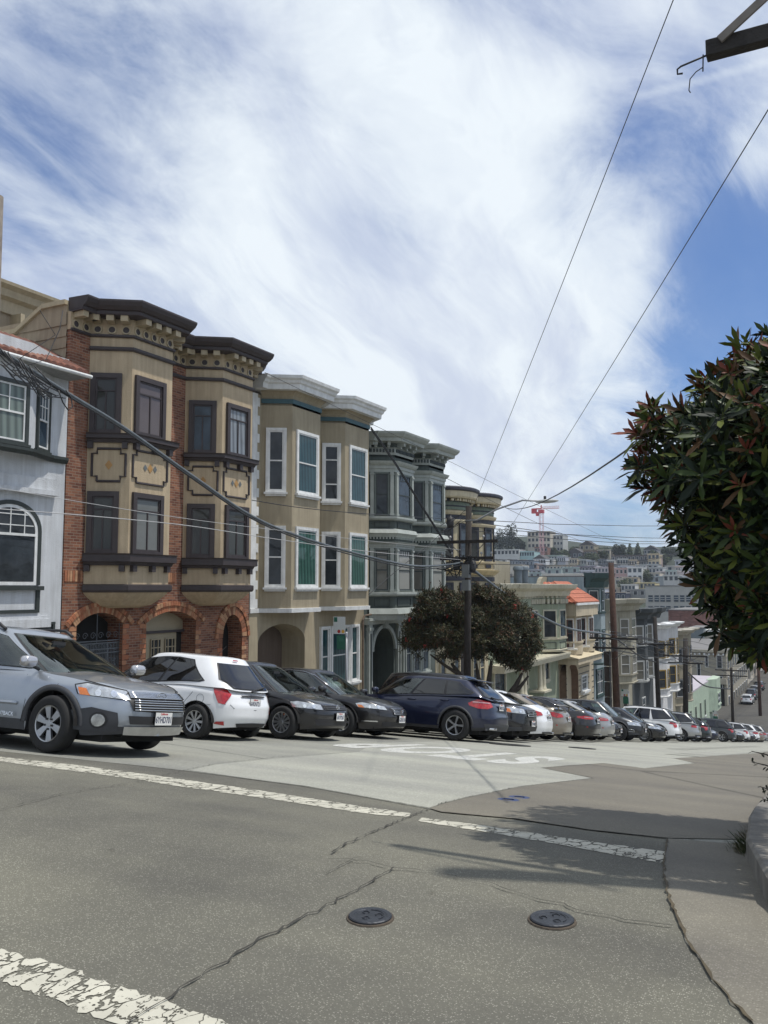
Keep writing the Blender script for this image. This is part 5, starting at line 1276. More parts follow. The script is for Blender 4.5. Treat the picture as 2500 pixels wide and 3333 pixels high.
def row_houses():
    # green columned house
    SG=stucco('pale_sage_stucco',(.30,.34,.25));CT=trim('ivory_trim',(.52,.49,.38))
    z=lambda py,px=1815,X=XF:zX(px,py,X)
    lv=(z(2076),z(1984));zt=z(1902,1850,-15.9)
    r=rowhouse('green_columned_house','pale green and ivory house with paired columns, right of the bushy tree',45.62,58.9,
        [(48.0,48.7,50.4,51.1),(55.1,56.04,57.75,58.5)],[lv],zt,z(2121),SG,CT,CT,DARKM,[G_DARK,G_DARKB,G_DARK],None,(.75,.75),CT,extra='panels',wallwins=((52.6,54.4,lv[0],lv[1]),))
    band(r,'frieze_moulding',[(XW,45.62),(XW,55.1),(XF,56.04),(XF,57.75),(XW,58.5)],[(-.02,z(1966)),(.06,z(1966)),(.08,z(1961)),(-.02,z(1960))],DARKM)
    dentils(r,'upper_dentils',[(XW,45.62),(XW,55.1),(XF,56.04),(XF,57.75),(XW,58.5)],.35,zt-1.25,zt-.95,0,.2,.5,CT)
    band(r,'porch_entablature',[(XW+.0,45.62),(XW,58.5)],[(-.02,z(2150)),(.9,z(2150)),(1.0,z(2135)),(1.0,z(2130)),(-.02,z(2128))],CT)
    zc0,zc1=z(2258,1745),z(2155,1745)
    for yy in (49.3,49.9,52.9,53.6):
        mb=MB();mb.cs=True;mb.lathe((XW+.6,yy,zc0),(0,0,1),[(.2,0),(.2,.08),(.16,.14),(.15,.3),(.125,zc1-zc0-.3),(.14,zc1-zc0-.25),(.21,zc1-zc0-.05),(.21,zc1-zc0)],14);mb.build('column',CT,r,auto=40)
    for a,b in ((49.0,50.2),(52.6,53.9)):
        mb=MB();mb.box((XW,a,-9.5),(XW+.9,b,zc0-.12));p=mb.build('column_pedestal',SG,r);mb=MB();mb.box((XW,a-.08,zc0-.12),(XW+1.0,b+.08,zc0));mb.build('pedestal_cap',CT,p)
    for a,b in ((46.2,48.2),(51.2,52.2),(55.0,56.6)): win(r,(XW,45.62),(XW,58.9),a-45.62,b-45.62,zc0+.3,zc1-.2,CT,DARKM,G_DARKB,.14,.12,'dh',(.14,.1),frac=False)
    # roof furniture
    t=thing('vent_pipe','left one of the two tall blue-grey vent pipes on the green columned house','vent',(XW-3,55,zt));PG=mat('blue_grey_metal',(.14,.17,.19),.5,.15,5,metal=.3)
    for k,(px) in enumerate((1686,1706)):
        if k: t=thing('vent_pipe','right one of the two tall blue-grey vent pipes on the green columned house','vent',(XW-3,56,zt))
        yy=yX(px,XW-2.5);zz=zX(px,1848,XW-2.5);mb=MB();mb.cs=True;mb.lathe((XW-2.5,yy,zt-.5),(0,0,1),[(.28,0),(.28,zz-zt+.3),(.36,zz-zt+.32),(.36,zz-zt+.45),(.28,zz-zt+.6),(.001,zz-zt+.62)],14);mb.build('flue',PG,t,auto=40)
    t=thing('parapet_hood','scroll-topped beige parapet piece on the roof of the green columned house','parapet',(XW-3,60,zt))
    yc=yX(1775,XW-3);zz=zX(1775,1865,XW-3);mb=MB();pts=[(-2.2,0),(2.2,0),(1.7,.3),(1.4,1.0),(1.1,1.5),(.6,1.75),(-.6,1.75),(-1.1,1.5),(-1.4,1.0),(-1.7,.3)]
    sc=(zz-zt)/1.75;vs=[(x_,yc+a*.9,zt-.3+b*sc+.0) for x_ in (XW-3.3,XW-3) for a,b in pts];n=len(pts);mb.add(vs,[tuple(range(n))[::-1],tuple(range(n,2*n))]+[(i,(i+1)%n,n+(i+1)%n,n+i) for i in range(n)]);mb.build('parapet',stucco('beige_parapet',(.33,.3,.22)),t)
    mb=MB();mb.box((XW-8,47,zt-.2),(XW-3.4,59,zt+1.6));t2=thing('roof_shed','long beige penthouse wall behind the vent pipes on the green columned house','parapet',(XW-6,47,zt));mb.build('wall',stucco('beige_parapet',(.33,.3,.22)),t2)
    # red tiled house
    IV=stucco('ivory_stucco',(.5,.43,.31));RT=mat('red_clay_tiles',(.4,.13,.075),.75,.18,2.5,.3);RUST=mat('rusticated_brown',(.17,.11,.075),.85,.2,4,.2)
    y0,y1=58.95,66.3
    XE=-16.0
    ze=zX(1874,1963,XE);zr=zX(1873,1897,-17.9)
    r=rowhouse('red_tiled_house','house with a red clay tiled roof edge and ivory canopy over its porch',y0,y1,[(59.3,60.0,61.6,62.3),(62.6,63.3,65.0,65.8)],[(zX(1880,2108,XF),zX(1880,2012,XF))],ze+.1,zX(1877,2150,XF),IV,WHT,WHT,mat('red_brown_sash',(.13,.05,.035),.6,.1),[G_DARK,G_BLINDP,G_DARKB],None,(.3,.25),WHT,kind='split')
    mb=MB();yl=yX(1874,XE);yr_=yX(1946,XE)
    A=(XE,yl,ze);B=(XE,yr_,ze);Cc=(-17.9,yr_-1.4,zr);D=(-17.9,yl+1.3,zr);E_=(XW-.7,yl-.9,ze);
    NR=12
    for k in range(NR):     # tile courses as slightly lapped steps, ribbed along the slope
        pass
    def slope(p0,p1,q1,q0,n,rib):
        for k in range(n):
            t0,t1=k/n,(k+1)/n
            a=Vector(p0).lerp(Vector(q0),t0);b=Vector(p1).lerp(Vector(q1),t0);c=Vector(p1).lerp(Vector(q1),t1);d=Vector(p0).lerp(Vector(q0),t1)
            L_=(b-a).length;m=max(1,int(L_/.28));nn=((b-a).cross(d-a)).normalized()
            for i in range(m):
                for (s0,s1,h0,h1) in ((0,.5,.0,.07),(.5,1,.07,.0)):
                    u0,u1=(i+s0)/m,(i+s1)/m
                    mb.quad(a.lerp(b,u0)+nn*(h0+.05),a.lerp(b,u1)+nn*(h1+.05),d.lerp(c,u1)+nn*h1,d.lerp(c,u0)+nn*h0,sm=True)
            mb.quad(a,b,b+nn*.05,a+nn*.05)
    slope(A,B,Cc,D,5,1);slope(E_,A,D,(-18.6,yl+1.0,zr),5,1)
    mb.tube([A,D],.13,8);mb.tube([B,Cc],.1,8);mb.tube([D,Cc],.09,6)
    mb.add([A,B,Cc,D,(-18.6,yl+1.0,zr-.02)],[(3,2,1,0)]);mb.build('tiled_roof',RT,r)
    mb=MB();mb.box((XW,yl+.1,ze-.9),(XE-.05,yr_-.1,ze-.04));mb.build('eave_box',IV,r);mb=MB();mb.box((XE-.05,yl,ze-.16),(XE+.06,yr_,ze));mb.build('gutter',WHT,r)
    # canopy
    zc=zX(1877,2147,-16.0);zc2=zX(1877,2167,-16.0);ya,yb=yX(1877,-16.),yX(1953,-16.)
    mb=MB();mb.obox((XW,ya,zc2),(1.4,0,0),(0,yb-ya,0),(0,0,zc-zc2));mb.build('canopy',IV,r)
    mb=MB();mb.add([(XW,ya-.1,zc+.35),(XW,yb+.1,zc+.35),(-15.9,yb+.1,zc+.02),(-15.9,ya-.1,zc+.02),(XW,ya-.1,zc+.0),(XW,yb+.1,zc+.0)],[(3,2,1,0),(0,4,3),(1,2,5)]);mb.build('canopy_top',trim('ivory_canopy_paint',(.6,.52,.36)),r)
    for yc in (60.8,64.15):
        mb=MB();b=round_path(yc,1.25,1.15);mb.sweep(b,[(-.05,zc+.2),(0,zc+.2),(0,zc+.95),(.06,zc+1.0),(.06,zc+1.1),(-.05,zc+1.1)]);mb.build('curved_bay_base',IV,r)
    op=(ya+.3,ya+3.2,zX(1850,2200,XW),.9)
    arch_wall(r,'porch_wall',XW+.5,y0+.1,y1,-11.5,zc2+.02,[op],.5,IV,RUST)
    mb=MB()
    for k in range(14):
        z0=zc2-.5-k*.42;mb.box((XW+.49,op[1]+.1,z0-.03),(XW+.512,y1-1.3,z0+.03));mb.box((XW+.49,y0+.1,z0-.03),(XW+.512,op[0]-.02,z0+.03));mb.box((XW+.49,y1-.5,z0-.03),(XW+.512,y1,z0+.03))
    mb.build('rustication_grooves',DARKM,r)
    win(r,(XW+.5,y0),(XW+.5,y1),op[1]+.6-y0,op[1]+2.2-y0,zX(1890,2240,XW),zX(1890,2190,XW),WHT,WHT,G_DARKB,.1,.1,'grid',(.3,.15),frac=False)
    # blue-grey house
    BG=stucco('blue_grey_stucco',(.27,.33,.35));TL=trim('dark_teal_trim',(.025,.06,.06))
    zt=zX(1930,1862,-15.9)
    r=rowhouse('blue_grey_house','pale blue-grey house with dark teal flared cornice, right of the red tiled roof',66.35,72.4,[(66.6,67.3,68.6,69.5)],
        [(zX(1950,1992,XF),zX(1950,1918,XF)),(zX(1950,2128,XF),zX(1950,2050,XF))],zt,zX(1950,2166,XF),BG,TL,TL,WHT,[G_DARK,G_DARKB],None,(.8,1.1),TL,dent=False)
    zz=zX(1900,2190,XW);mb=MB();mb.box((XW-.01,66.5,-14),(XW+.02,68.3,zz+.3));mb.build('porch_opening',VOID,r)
    win(r,(XW,66.35),(XW,72.4),2.6,4.8,zX(1950,2262,XW),zX(1950,2175,XW),TL,WHT,G_DARKB,.12,.1,'split',(.15,.12),frac=False)
    # beige stucco house
    BE=stucco('warm_grey_stucco',(.33,.31,.24));
    zt=zX(2060,1950,-15.9)
    r=rowhouse('beige_gray_house','tall beige-grey house with a flared cornice right behind the brown pole in front','' or 72.45,82.0,[(76.9,77.8,79.9,80.8)],[(zX(2047,2075,XF),zX(2047,2012,XF)),(zX(2047,2197,XF),zX(2047,2132,XF))] if 0 else [(zX(2047,2075,XF),zX(2047,2012,XF)),(zX(2047,2199,XF),zX(2047,2131,XF))],
        zt,zX(2047,2231,XF),BE,BE,trim('putty_trim',(.38,.36,.3)),WHT,[G_CREAMB,G_CREAMB],None,(.9,1.0),BE,dent=False,wallwins=((73.5,74.6,zX(2000,2085,XW),zX(2000,2020,XW)),))
    r['label']='tall beige-grey house with a flared cornice, directly behind the tall brown pole'
    mb=MB();mb.box((XW-.01,78.5,-18),(XW+.02,79.8,zX(2055,2250,XW)));mb.build('front_door',VOID,r)
    # dark grey house
    DG_=stucco('charcoal_stucco',(.05,.058,.062));LG=trim('light_grey_trim',(.5,.51,.5))
    zt=zX(2110,1982,-15.9)
    r=rowhouse('charcoal_house','dark charcoal grey house with white framed bay windows between the beige-grey and the white house',82.05,91.9,[(82.9,83.8,85.0,85.8),(87.2,88.2,89.9,90.8)],
        [(zX(2095,2100,XF),zX(2095,2036,XF)),(zX(2095,2217,XF),zX(2095,2152,XF))],zt,zX(2100,2222,XF),DG_,LG,LG,LG,[G_CREAMB,G_DARKB],None,(.9,1.0),DG_,dent=False)
    win(r,(XW,82.05),(XW,91.9),4,5.5,zX(2110,2310,XW),zX(2110,2260,XW),LG,LG,G_DARKB,.1,.1,'dh',None,frac=False)
    # white and yellow house
    WY=stucco('white_stucco',(.6,.6,.6));YE=trim('mustard_trim',(.3,.2,.04))
    zt=zX(2180,2032,-15.9)
    rowhouse('white_mustard_house','white house with mustard yellow window frames, halfway down the street',91.95,102.9,[(93.4,94.6,96.2,97.3),(99.4,100.6,102.0,102.8)],
        [(zX(2160,2146,XF),zX(2160,2088,XF)),(zX(2165,2245,XF),zX(2165,2182,XF))],zt,zX(2165,2275,XF),WY,WHT,YE,YE,[G_DARK,G_DARKB],None,(.7,.5),WHT,dent=False)
    CB=stucco('khaki_stucco',(.3,.27,.2))
    zt=zX(2240,2050,-15.9)
    rowhouse('khaki_house','khaki house with deep layered cornice, last tall house before the mint green one',102.95,112.5,[(104.5,105.6,107.2,108.2),(109.0,110.0,111.3,112.2)],
        [(zX(2235,2160,XF),zX(2235,2105,XF)),(zX(2235,2265,XF),zX(2235,2205,XF))],zt,zX(2240,2290,XF),CB,trim('khaki_trim',(.36,.33,.26)),BRN,WHT,[G_DARK,G_DARKB],None,(1.0,.6),trim('khaki_trim',(.36,.33,.26)),dent=False)
    # mint green low building
    MI=stucco('mint_stucco',(.40,.49,.38));y0,y1=112.6,139.
    zt=zX(2330,2212,XF)
    r=house('mint_green_house','low mint green building with a pale roof near the bottom of the street',y0)
    mb=MB();mb.box((XW-14,y0,-19),(XW,y1,zt-.3));mb.build('wall',MI,r);mb=MB();mb.box((XW-14,y0,zt-.3),(XW-.0,y1,zt-.1));mb.build('roof',mat('pale_membrane_roof',(.4,.37,.4),.8,.1,.7),r)
    b=[(XW,132.0),(XF,133.5),(XF,137.6),(XW,138.8)];solid(r,'bay',b,zX(2330,2320,XF),zt,XW-.3,MI)
    q=[(132.0,133.5)];win(r,b[1],b[2],.5,3.6,zX(2330,2300,XF),zX(2330,2260,XF),MI,WHT,G_DARKB,.15,.08,'split',(.15,.15),frac=False)
    for k in range(4): yy=114.5+k*4.2;win(r,(XW,y0),(XW,y1),yy-y0,yy-y0+1.3,-15.6,-13.4,MI,DARKM,G_DARK,.08,.05,'dh',(.12,.12),frac=False,sillm=WHT)
def boxhouse(name,label,px0,px1,pyt,pyb,col,Y=None,depth=10,rows=2,cols=4,win_=None,cornice=True,roofcol=None,cat='building',group=None,wz=(.25,.75),seed=0,face=None,near=False):
    """a building whose street face looks back up the street (towards -Y)"""
    if Y is None:
        g=gnd((px0+px1)/2,pyb);Y=g[1] if g else 500
    x0,zt=onY(px0,pyt,Y);x1,_=onY(px1,pyt,Y);zb=min(tz(x0,Y),tz(x1,Y))-1.5
    r=thing(name,label,cat,((x0+x1)/2,Y,tz(x0,Y)),group)
    w_=wall_mats(col);mb=MB();mb.box((x0,Y,zb),(x1,Y+depth,zt-.15));mb.build('wall',w_,r)
    mb=MB();
    if roofcol=='gable':
        h=(x1-x0)*.3;mb.add([(x0-.2,Y-.3,zt-.15),(x1+.2,Y-.3,zt-.15),((x0+x1)/2,Y-.3,zt+h),(x0-.2,Y+depth,zt-.15),(x1+.2,Y+depth,zt-.15),((x0+x1)/2,Y+depth,zt+h)],[(0,1,2),(5,4,3),(0,2,5,3),(1,4,5,2),(0,3,4,1)]);mb.build('roof',mat('dark_shingle_roof',(.07,.065,.065),.9,.2,1),r)
    else:
        rm=mat('pale_flat_roof',(.38,.38,.38),.85,.15,.5) if seed%3 else mat('flat_roof_felt',(.16,.155,.15),.95,.2,.5)
        mb.box((x0-.15,Y-.2,zt-.15),(x1+.15,Y+depth,zt+.05));mb.build('roof',rm,r)
        if cornice: mb=MB();mb.box((x0-.25,Y-.45,zt-.3),(x1+.25,Y-.2,zt+.12));mb.build('cornice',wall_mats(tuple(min(.7,c*1.15) for c in col)),r)
    H=zt-max(zb+1.5,zt-rows*3.2);W=x1-x0
    g=[G_DARK,G_DARKB][seed%2];fm=WHT if max(col)<.5 else trim('grey_window_frame',(.2,.21,.21))
    proto=None
    for i in range(rows):
        for j in range(cols):
            cx=x0+W*(j+.5)/cols;z0=zt-3.1*(i+1)+.9;z1=z0+1.5;ww=min(1.3,W/cols*.55)
            if z0<zb: continue
            if proto is None:
                mb=MB();mb.box((cx-ww/2-.1,Y-.08,z0-.1),(cx+ww/2+.1,Y-.02,z1+.1));f=mb.build('window',fm,r)
                mb=MB();mb.box((cx-ww/2,Y-.11,z0),(cx+ww/2,Y-.07,z1));mb.build('pane',g,f);proto=(f,cx,z0)
            else: f=dup(proto[0]);f.parent=r;f.location=(cx-proto[1],0,z0-proto[2])
    return r,(x0,x1,Y,zt,zb)
def wall_mats(col):
    k='wall_'+'_'.join('%02d'%int(c*100) for c in col);return mat(k,col,.85,.08,.6,streak=.15)
GC='buildings stacked up the far hillside'
def city():
    # buildings at the valley floor
    CRM=(.36,.33,.26)
    r,(x0,x1,Y,zt,zb)=boxhouse('corner_building','big cream corner building with a bracketed cornice beyond the mint green house',2150,2362,2112,2330,CRM,Y=151,depth=34,rows=0,cols=1)
    r['category']='building'
    sx=x1
    WN=((2270,2280,2160,2200),(2296,2305,2134,2170),(2334,2350,2134,2174),(2358,2372,2137,2175),(2336,2352,2202,2240),(2362,2376,2203,2242))
    for k,(a,b,t,bb) in enumerate(WN):
        xa,za=onY(min(a,2352),t,Y);xb,zb_=onY(min(b,2359),bb,Y)
        if k in(3,5): continue
        mb=MB();mb.box((xa-.08,Y-.1,zb_-.1),(xb+.08,Y-.02,za+.1));f=mb.build('window',WHT,r);mb=MB();mb.box((xa,Y-.13,zb_),(xb,Y-.09,za));mb.build('pane',G_DARK,f)
    for i in range(3):
        for j in range(9):
            yy=Y+1.4+j*3.6;z0=zt-2.9-i*3.1;mb=MB();mb.box((sx+.02,yy-.1,z0-.1),(sx+.09,yy+1.5,z0+1.8));f=mb.build('window',WHT,r);mb=MB();mb.box((sx+.08,yy,z0),(sx+.12,yy+1.4,z0+1.7));mb.build('pane',G_DARKB,f)
    mb=MB()
    for k in range(14): mb.box((lerp(x0,x1,(k+.5)/14)-.12,Y-.4,zt-.75),(lerp(x0,x1,(k+.5)/14)+.12,Y-.02,zt-.45))
    mb.build('cornice_brackets',WHT,r)
    mb=MB();xa,za=onY(2310,2250,Y);mb.box((xa,Y-.06,VAL-.5),(x1-.4,Y-.02,VAL+3.4));mb.build('garage_opening',VOID,r)
    mb=MB();mb.box((xa-.3,Y-.5,VAL+3.4),(x1,Y-.05,VAL+4.3));mb.build('shopfront_fascia',wall_mats((.42,.38,.3)),r)
    BR=brickmat('weathered_brick',(.12,.055,.045),(.2,.1,.085),(.16,.12,.11),w=.6,h=.25)
    r,_=boxhouse('brick_warehouse','long windowless weathered brick building behind the cream corner building',2175,2372,1984,2200,(.2,.1,.08),Y=205,depth=25,rows=0,cols=1,cornice=False)
    for c in r.children:
        if c.name.startswith('wall'): c.data.materials[0]=BR
    boxhouse('grey_block','plain blue-grey block standing on the roof line beside the brick building',2245,2288,2042,2200,(.16,.19,.2),Y=186,rows=0,cols=1,cornice=False)
    r,(x0,x1,Y,zt,zb)=boxhouse('school_building','long pale grey flat building with two rows of big square windows in groups of four',2100,2283,1906,2050,(.42,.41,.38),Y=290,depth=25,rows=0,cols=1,cornice=False)
    for row,(t,b) in enumerate(((1938,1958),(1973,1990))):
        for px in (2111,2131,2150,2169,2194,2214,2234,2254):
            xa,za=onY(px,t,Y);xb,zb_=onY(px+14,b,Y)
            mb=MB();mb.box((xa-.1,Y-.12,zb_-.1),(xb+.1,Y-.02,za+.1));f=mb.build('window',trim('grey_window_frame',(.2,.21,.21)),r);mb=MB();mb.box((xa,Y-.16,zb_),(xb,Y-.1,za));mb.build('pane',G_DARKB,f)
            mb=MB()
            for q in (.33,.66): mb.box((xa,Y-.2,lerp(zb_,za,q)-.05),(xb,Y-.15,lerp(zb_,za,q)+.05))
            mb.build('glazing_bar',WHT,f)
    L=[ # name,label,px0,px1,top,base,col,rows,cols,roof
     ('apartment_block','tall cream apartment block on the hilltop, directly behind the crane mast',1717,1791,1731,1806,(.5,.46,.38),3,6,None),
     ('apartment_block','stepped pale apartment block with glass balconies on the hilltop, right of the crane mast',1791,1832,1742,1806,(.42,.43,.41),3,4,None),
     ('white_building','long white flat building left of the crane, below the dark cypress trees',1607,1690,1790,1830,(.55,.55,.53),1,7,None),
     ('glass_fronted_house','white house with a teal glass top floor, left of the crane foot',1690,1739,1795,1835,(.35,.5,.5),1,6,None),
     ('red_brown_block','red-brown block at the foot of the crane',1740,1782,1781,1815,(.22,.12,.09),1,4,None),
     ('grey_green_block','grey-green long block just right of the crane foot',1768,1831,1808,1842,(.25,.31,.28),2,7,None),
     ('white_house','bright white house with a small pitched top below the crane foot',1735,1776,1818,1856,(.6,.62,.64),1,5,'gable'),
     ('blue_house','slate blue flat-roofed house left below the crane foot',1676,1736,1824,1872,(.13,.17,.22),1,5,None),
     ('tan_hall','tan hall with a sloping roof on the skyline right of the apartment blocks',1886,1934,1774,1806,(.3,.26,.18),1,3,'gable'),
     ('shingled_house','dark shingled house with two white gables on the hill, below the tan hall',1846,1896,1799,1822,(.08,.08,.09),1,3,'gable'),
     ('brown_block','long dark brown block near the skyline, left of the street climbing the hill',1990,2108,1809,1850,(.09,.075,.07),2,9,None),
     ('cream_block','cream block at the right end of the long dark brown block',2108,2146,1803,1855,(.5,.42,.28),2,3,None),
     ('pink_house','dusty pink house with cream edge in the middle of the far hillside',1990,2042,1850,1905,(.45,.3,.28),2,4,None),
     ('white_house','ornate white three storey house right of the dusty pink house',2042,2090,1846,1910,(.62,.63,.62),3,3,None),
     ('white_row','long pale mauve row building above the school building',2135,2240,1860,1890,(.46,.41,.4),0,1,None),
     ('white_row','long white row building with dark roof boxes, just under the hill street',2165,2320,1842,1866,(.5,.48,.45),1,5,None),
     ('white_row','pale grey row with blue-grey parapet, directly above the school building',2095,2270,1876,1905,(.38,.42,.44),1,6,None),
     ('yellow_house','small pale yellow house above the left corner of the school building',2070,2132,1896,1935,(.55,.47,.27),1,5,None),
     ('grey_house','plain mid grey building left of the school building',2035,2102,1918,1960,(.28,.28,.27),1,3,None),
     ('navy_house','dark navy house with white window frames behind the tall brown pole',1960,2036,1930,1975,(.03,.04,.07),1,5,None),
     ('cream_row','long beige row with dark bay windows below the blue house',1778,1870,1840,1880,(.42,.38,.3),1,8,None),
     ('cream_house','pale yellow-white house right of the white house with the pitched top',1850,1888,1825,1850,(.55,.52,.42),1,4,None),
     ('purple_house','dusky purple-grey house in the middle of the hillside, left of the dusty pink house',1870,1940,1844,1885,(.14,.12,.15),1,6,None),
     ('mauve_house','pale mauve house between the purple-grey house and the tall brown pole',1936,1990,1846,1890,(.45,.4,.42),1,5,None),
     ('white_block','white block low behind the red tiled roof',1765,1895,1868,1925,(.55,.53,.48),0,1,None),
     ('cream_block','cream roofscape block behind the cream round-bayed house',1607,1700,1838,1900,(.5,.47,.4),0,1,None),
     ('grey_house','pale grey house on the far right skyline above the near tree leaves',2270,2330,1800,1842,(.35,.38,.38),1,5,None),
     ('white_house','bright white building right of the school building, partly behind the leaves',2284,2345,1925,2000,(.62,.62,.6),1,4,None),
     ('cream_villa','cream villa on the skyline just left of the flat-topped pine',1945,1985,1790,1820,(.5,.45,.36),1,4,None),('slate_house','slate grey house on the skyline beyond the long dark brown block',2095,2140,1788,1815,(.2,.2,.21),1,4,'gable'),('brown_house','brown shingled house on the skyline left of the cream villa',1900,1942,1793,1822,(.17,.11,.07),1,4,None),('tan_house','sandy house on the skyline left of the near tree',2235,2290,1812,1845,(.42,.36,.26),1,4,None)]
    for i,(nm,lb,a,b,t,bs,col,rw,cl,rf) in enumerate(L): boxhouse(nm,lb,a,b,t,bs,col,rows=rw,cols=cl,roofcol=rf,group=GC,seed=i)
    rnd=random.Random(5);cols=[((.55,.55,.53),'white'),((.48,.44,.36),'cream'),((.36,.38,.38),'pale grey'),((.42,.36,.27),'tan'),((.3,.37,.36),'grey-green'),((.4,.42,.47),'pale blue-grey'),((.45,.35,.32),'pinkish'),((.12,.13,.15),'dark slate')]
    where=[(1600,1700,'left of the crane'),(1700,1800,'below the crane'),(1800,1900,'right of the crane'),(1900,1990,'left of the dusty pink house'),(2040,2140,'left of the school building'),(2140,2240,'above the school building'),(2240,2330,'beside the near leaves')]
    n=0;used_=set()
    for band_,(b0_) in enumerate((1838,1858,1874,1890,1908,1930,1955)):
        px=1598+rnd.uniform(0,20)
        while px<2330:
            b0=b0_+rnd.uniform(-6,6);w=rnd.uniform(22,44)*(1+.12*band_);c,cn=rnd.choice(cols);h=rnd.uniform(13,22)*(1+.12*band_)
            if not (2098<px+w and px<2290 and b0>1900) and not(2140<px<2180 and b0<1870):
                wh=[s for a,b,s in where if a<=px<b] or ['beside the tall brown pole']
                lev=['first','second','third','fourth','fifth','sixth','seventh'][band_]
                wd=('narrow','mid-width','wide')[min(2,int((w/(1+.12*band_)-22)/7.5))]
                for tr_ in range(12):
                    key=(cn,lev,wh[0],wd)
                    if key not in used_: break
                    c,cn=rnd.choice(cols)
                used_.add(key)
                boxhouse('hillside_house','%s %s house %s, %s tier from the skyline'%(wd,cn,wh[0],lev),px,px+w,b0-h,b0+14,c,rows=1,cols=rnd.choice((2,3,4)),group=GC,seed=n,cat='house');n+=1
            px+=w+rnd.uniform(0,14)
    # street houses beyond the corner building
    for k,(y0,y1,h,c,lb) in enumerate(((188,200,10,(.52,.48,.4),'sandy grey terrace house first past the cream corner building'),(200.5,212,9,(.42,.36,.29),'brownish terrace house second past the cream corner building'),(212.5,226,11,(.58,.56,.52),'pale terrace house third past the cream corner building'),(226.5,242,9.5,(.46,.42,.36),'dim beige terrace house at the far visible end of the street'))):
        r=thing('terrace_house',lb,'house',(XW,y0,VAL));mb=MB();zt=VAL+h;mb.box((XW-12,y0,VAL-1),(XW,y1,zt));mb.build('wall',wall_mats(c),r);mb=MB();mb.box((XW-12,y0,zt),(XW+.5,y1,zt+.3));mb.build('cornice',WHT,r)
        b=[(XW,y0+2),(XF,y0+3),(XF,y0+6),(XW,y0+7)];solid(r,'bay',b,VAL+3,zt-.1,XW-.3,wall_mats(c))
        for i in range(3):
            for yy in (y0+.5,y0+3.6,y0+8):
                X=XF if yy==y0+3.6 else XW;mb=MB();mb.box((X,yy,VAL+.9+i*3.1),(X+.06,yy+1.5,VAL+2.6+i*3.1));mb.build('window',G_DARK,r)
    # crane
    g=gnd(1762,1822);RD=mat('crane_red',(.5,.03,.04),.5,.1,3);PK=mat('crane_faded_pink',(.62,.34,.36),.5,.1,3)
    Y=g[1];x,zt=onY(1762,1668,Y);t=thing('tower_crane','red and white tower crane rising over the hilltop houses','crane',(x,Y,tz(x,Y)))
    zb=tz(x,Y);s=.9;mb=MB()
    for dx in (-s,s):
        for dy in (-s,s): mb.tube([(x+dx,Y+dy,zb),(x+dx,Y+dy,zt)],.11,4)
    n=int((zt-zb)/1.8)
    for k in range(n):
        z=zb+(zt-zb)*k/n;z2=zb+(zt-zb)*(k+1)/n;sg=1 if k%2 else -1
        for a,b in (((-s,-s),(s,-s)),((s,-s),(s,s)),((s,s),(-s,s)),((-s,s),(-s,-s))): mb.tube([(x+a[0]*sg,Y+a[1],z),(x+b[0]*sg,Y+b[1],z2)],.055,3)
    mb.build('mast',PK,t)
    mb=MB();xl,_=onY(1733,1655,Y);xr_,_=onY(1820,1655,Y);_,zj=onY(1762,1657,Y)
    for dy,dz in ((-.6,0),(.6,0),(0,1.3)): mb.tube([(x-1.2 if dz==0 else x,Y+dy,zj+dz),(xr_,Y+dy,zj+dz)],.09,4)
    n=14
    for k in range(n):
        a,b=lerp(x,xr_,k/n),lerp(x,xr_,(k+1)/n);m=(a+b)/2
        for dy in (-.6,.6): mb.tube([(a,Y+dy,zj),(m,Y,zj+1.3),(b,Y+dy,zj)],.06,3)
    mb.build('jib',PK,t);mb=MB();mb.box((xl,Y-.7,zj-.1),(x,Y+.7,zj+.5));mb.box((xl-.3,Y-.9,zj-2.2),(xl+2.2,Y+.9,zj+.4));mb.build('counter_jib',RD,t);mb=MB();mb.box((x-1.3,Y-1.3,zt-.4),(x+1.3,Y+1.3,zt+1.4));mb.box((x-2.6,Y-1.4,zj-3.6),(x-1.1,Y+.2,zj-1.6));mb.tube([(x,Y,zj),(x,Y,zj+2.2)],.3,5);mb.build('slewing_cab',RD,t)
# ------------------------------------------------------------ vegetation
def leafmat(name,col,var=.4,rough=.5,trans=.15):
    if name in MATS: return MATS[name]
    m=mat(name,col,rough,var,3.5,spec=.22);return m
def leafy(mb,c,r,n,size,mats,rnd,squash=1.,shell=.5):
    for _ in range(n):
        while True:
            v=Vector((rnd.uniform(-1,1),rnd.uniform(-1,1),rnd.uniform(-1,1)))
            if v.length<1: break
        v=v.normalized()*(shell+(1-shell)*v.length) if rnd.random()<.8 else v
        p=Vector(c)+Vector((v.x*r[0],v.y*r[1],v.z*r[2]))
        d=Vector((rnd.uniform(-1,1),rnd.uniform(-1,1),rnd.uniform(-1,1))).normalized();u=d.orthogonal().normalized();s=size*rnd.uniform(.6,1.4)
        mb.add([p-d*s,p+u*s*.45,p+d*s,p-u*s*.45],[(0,1,2,3)],mi=rnd.choices(range(len(mats)),[m[1] for m in mats])[0])
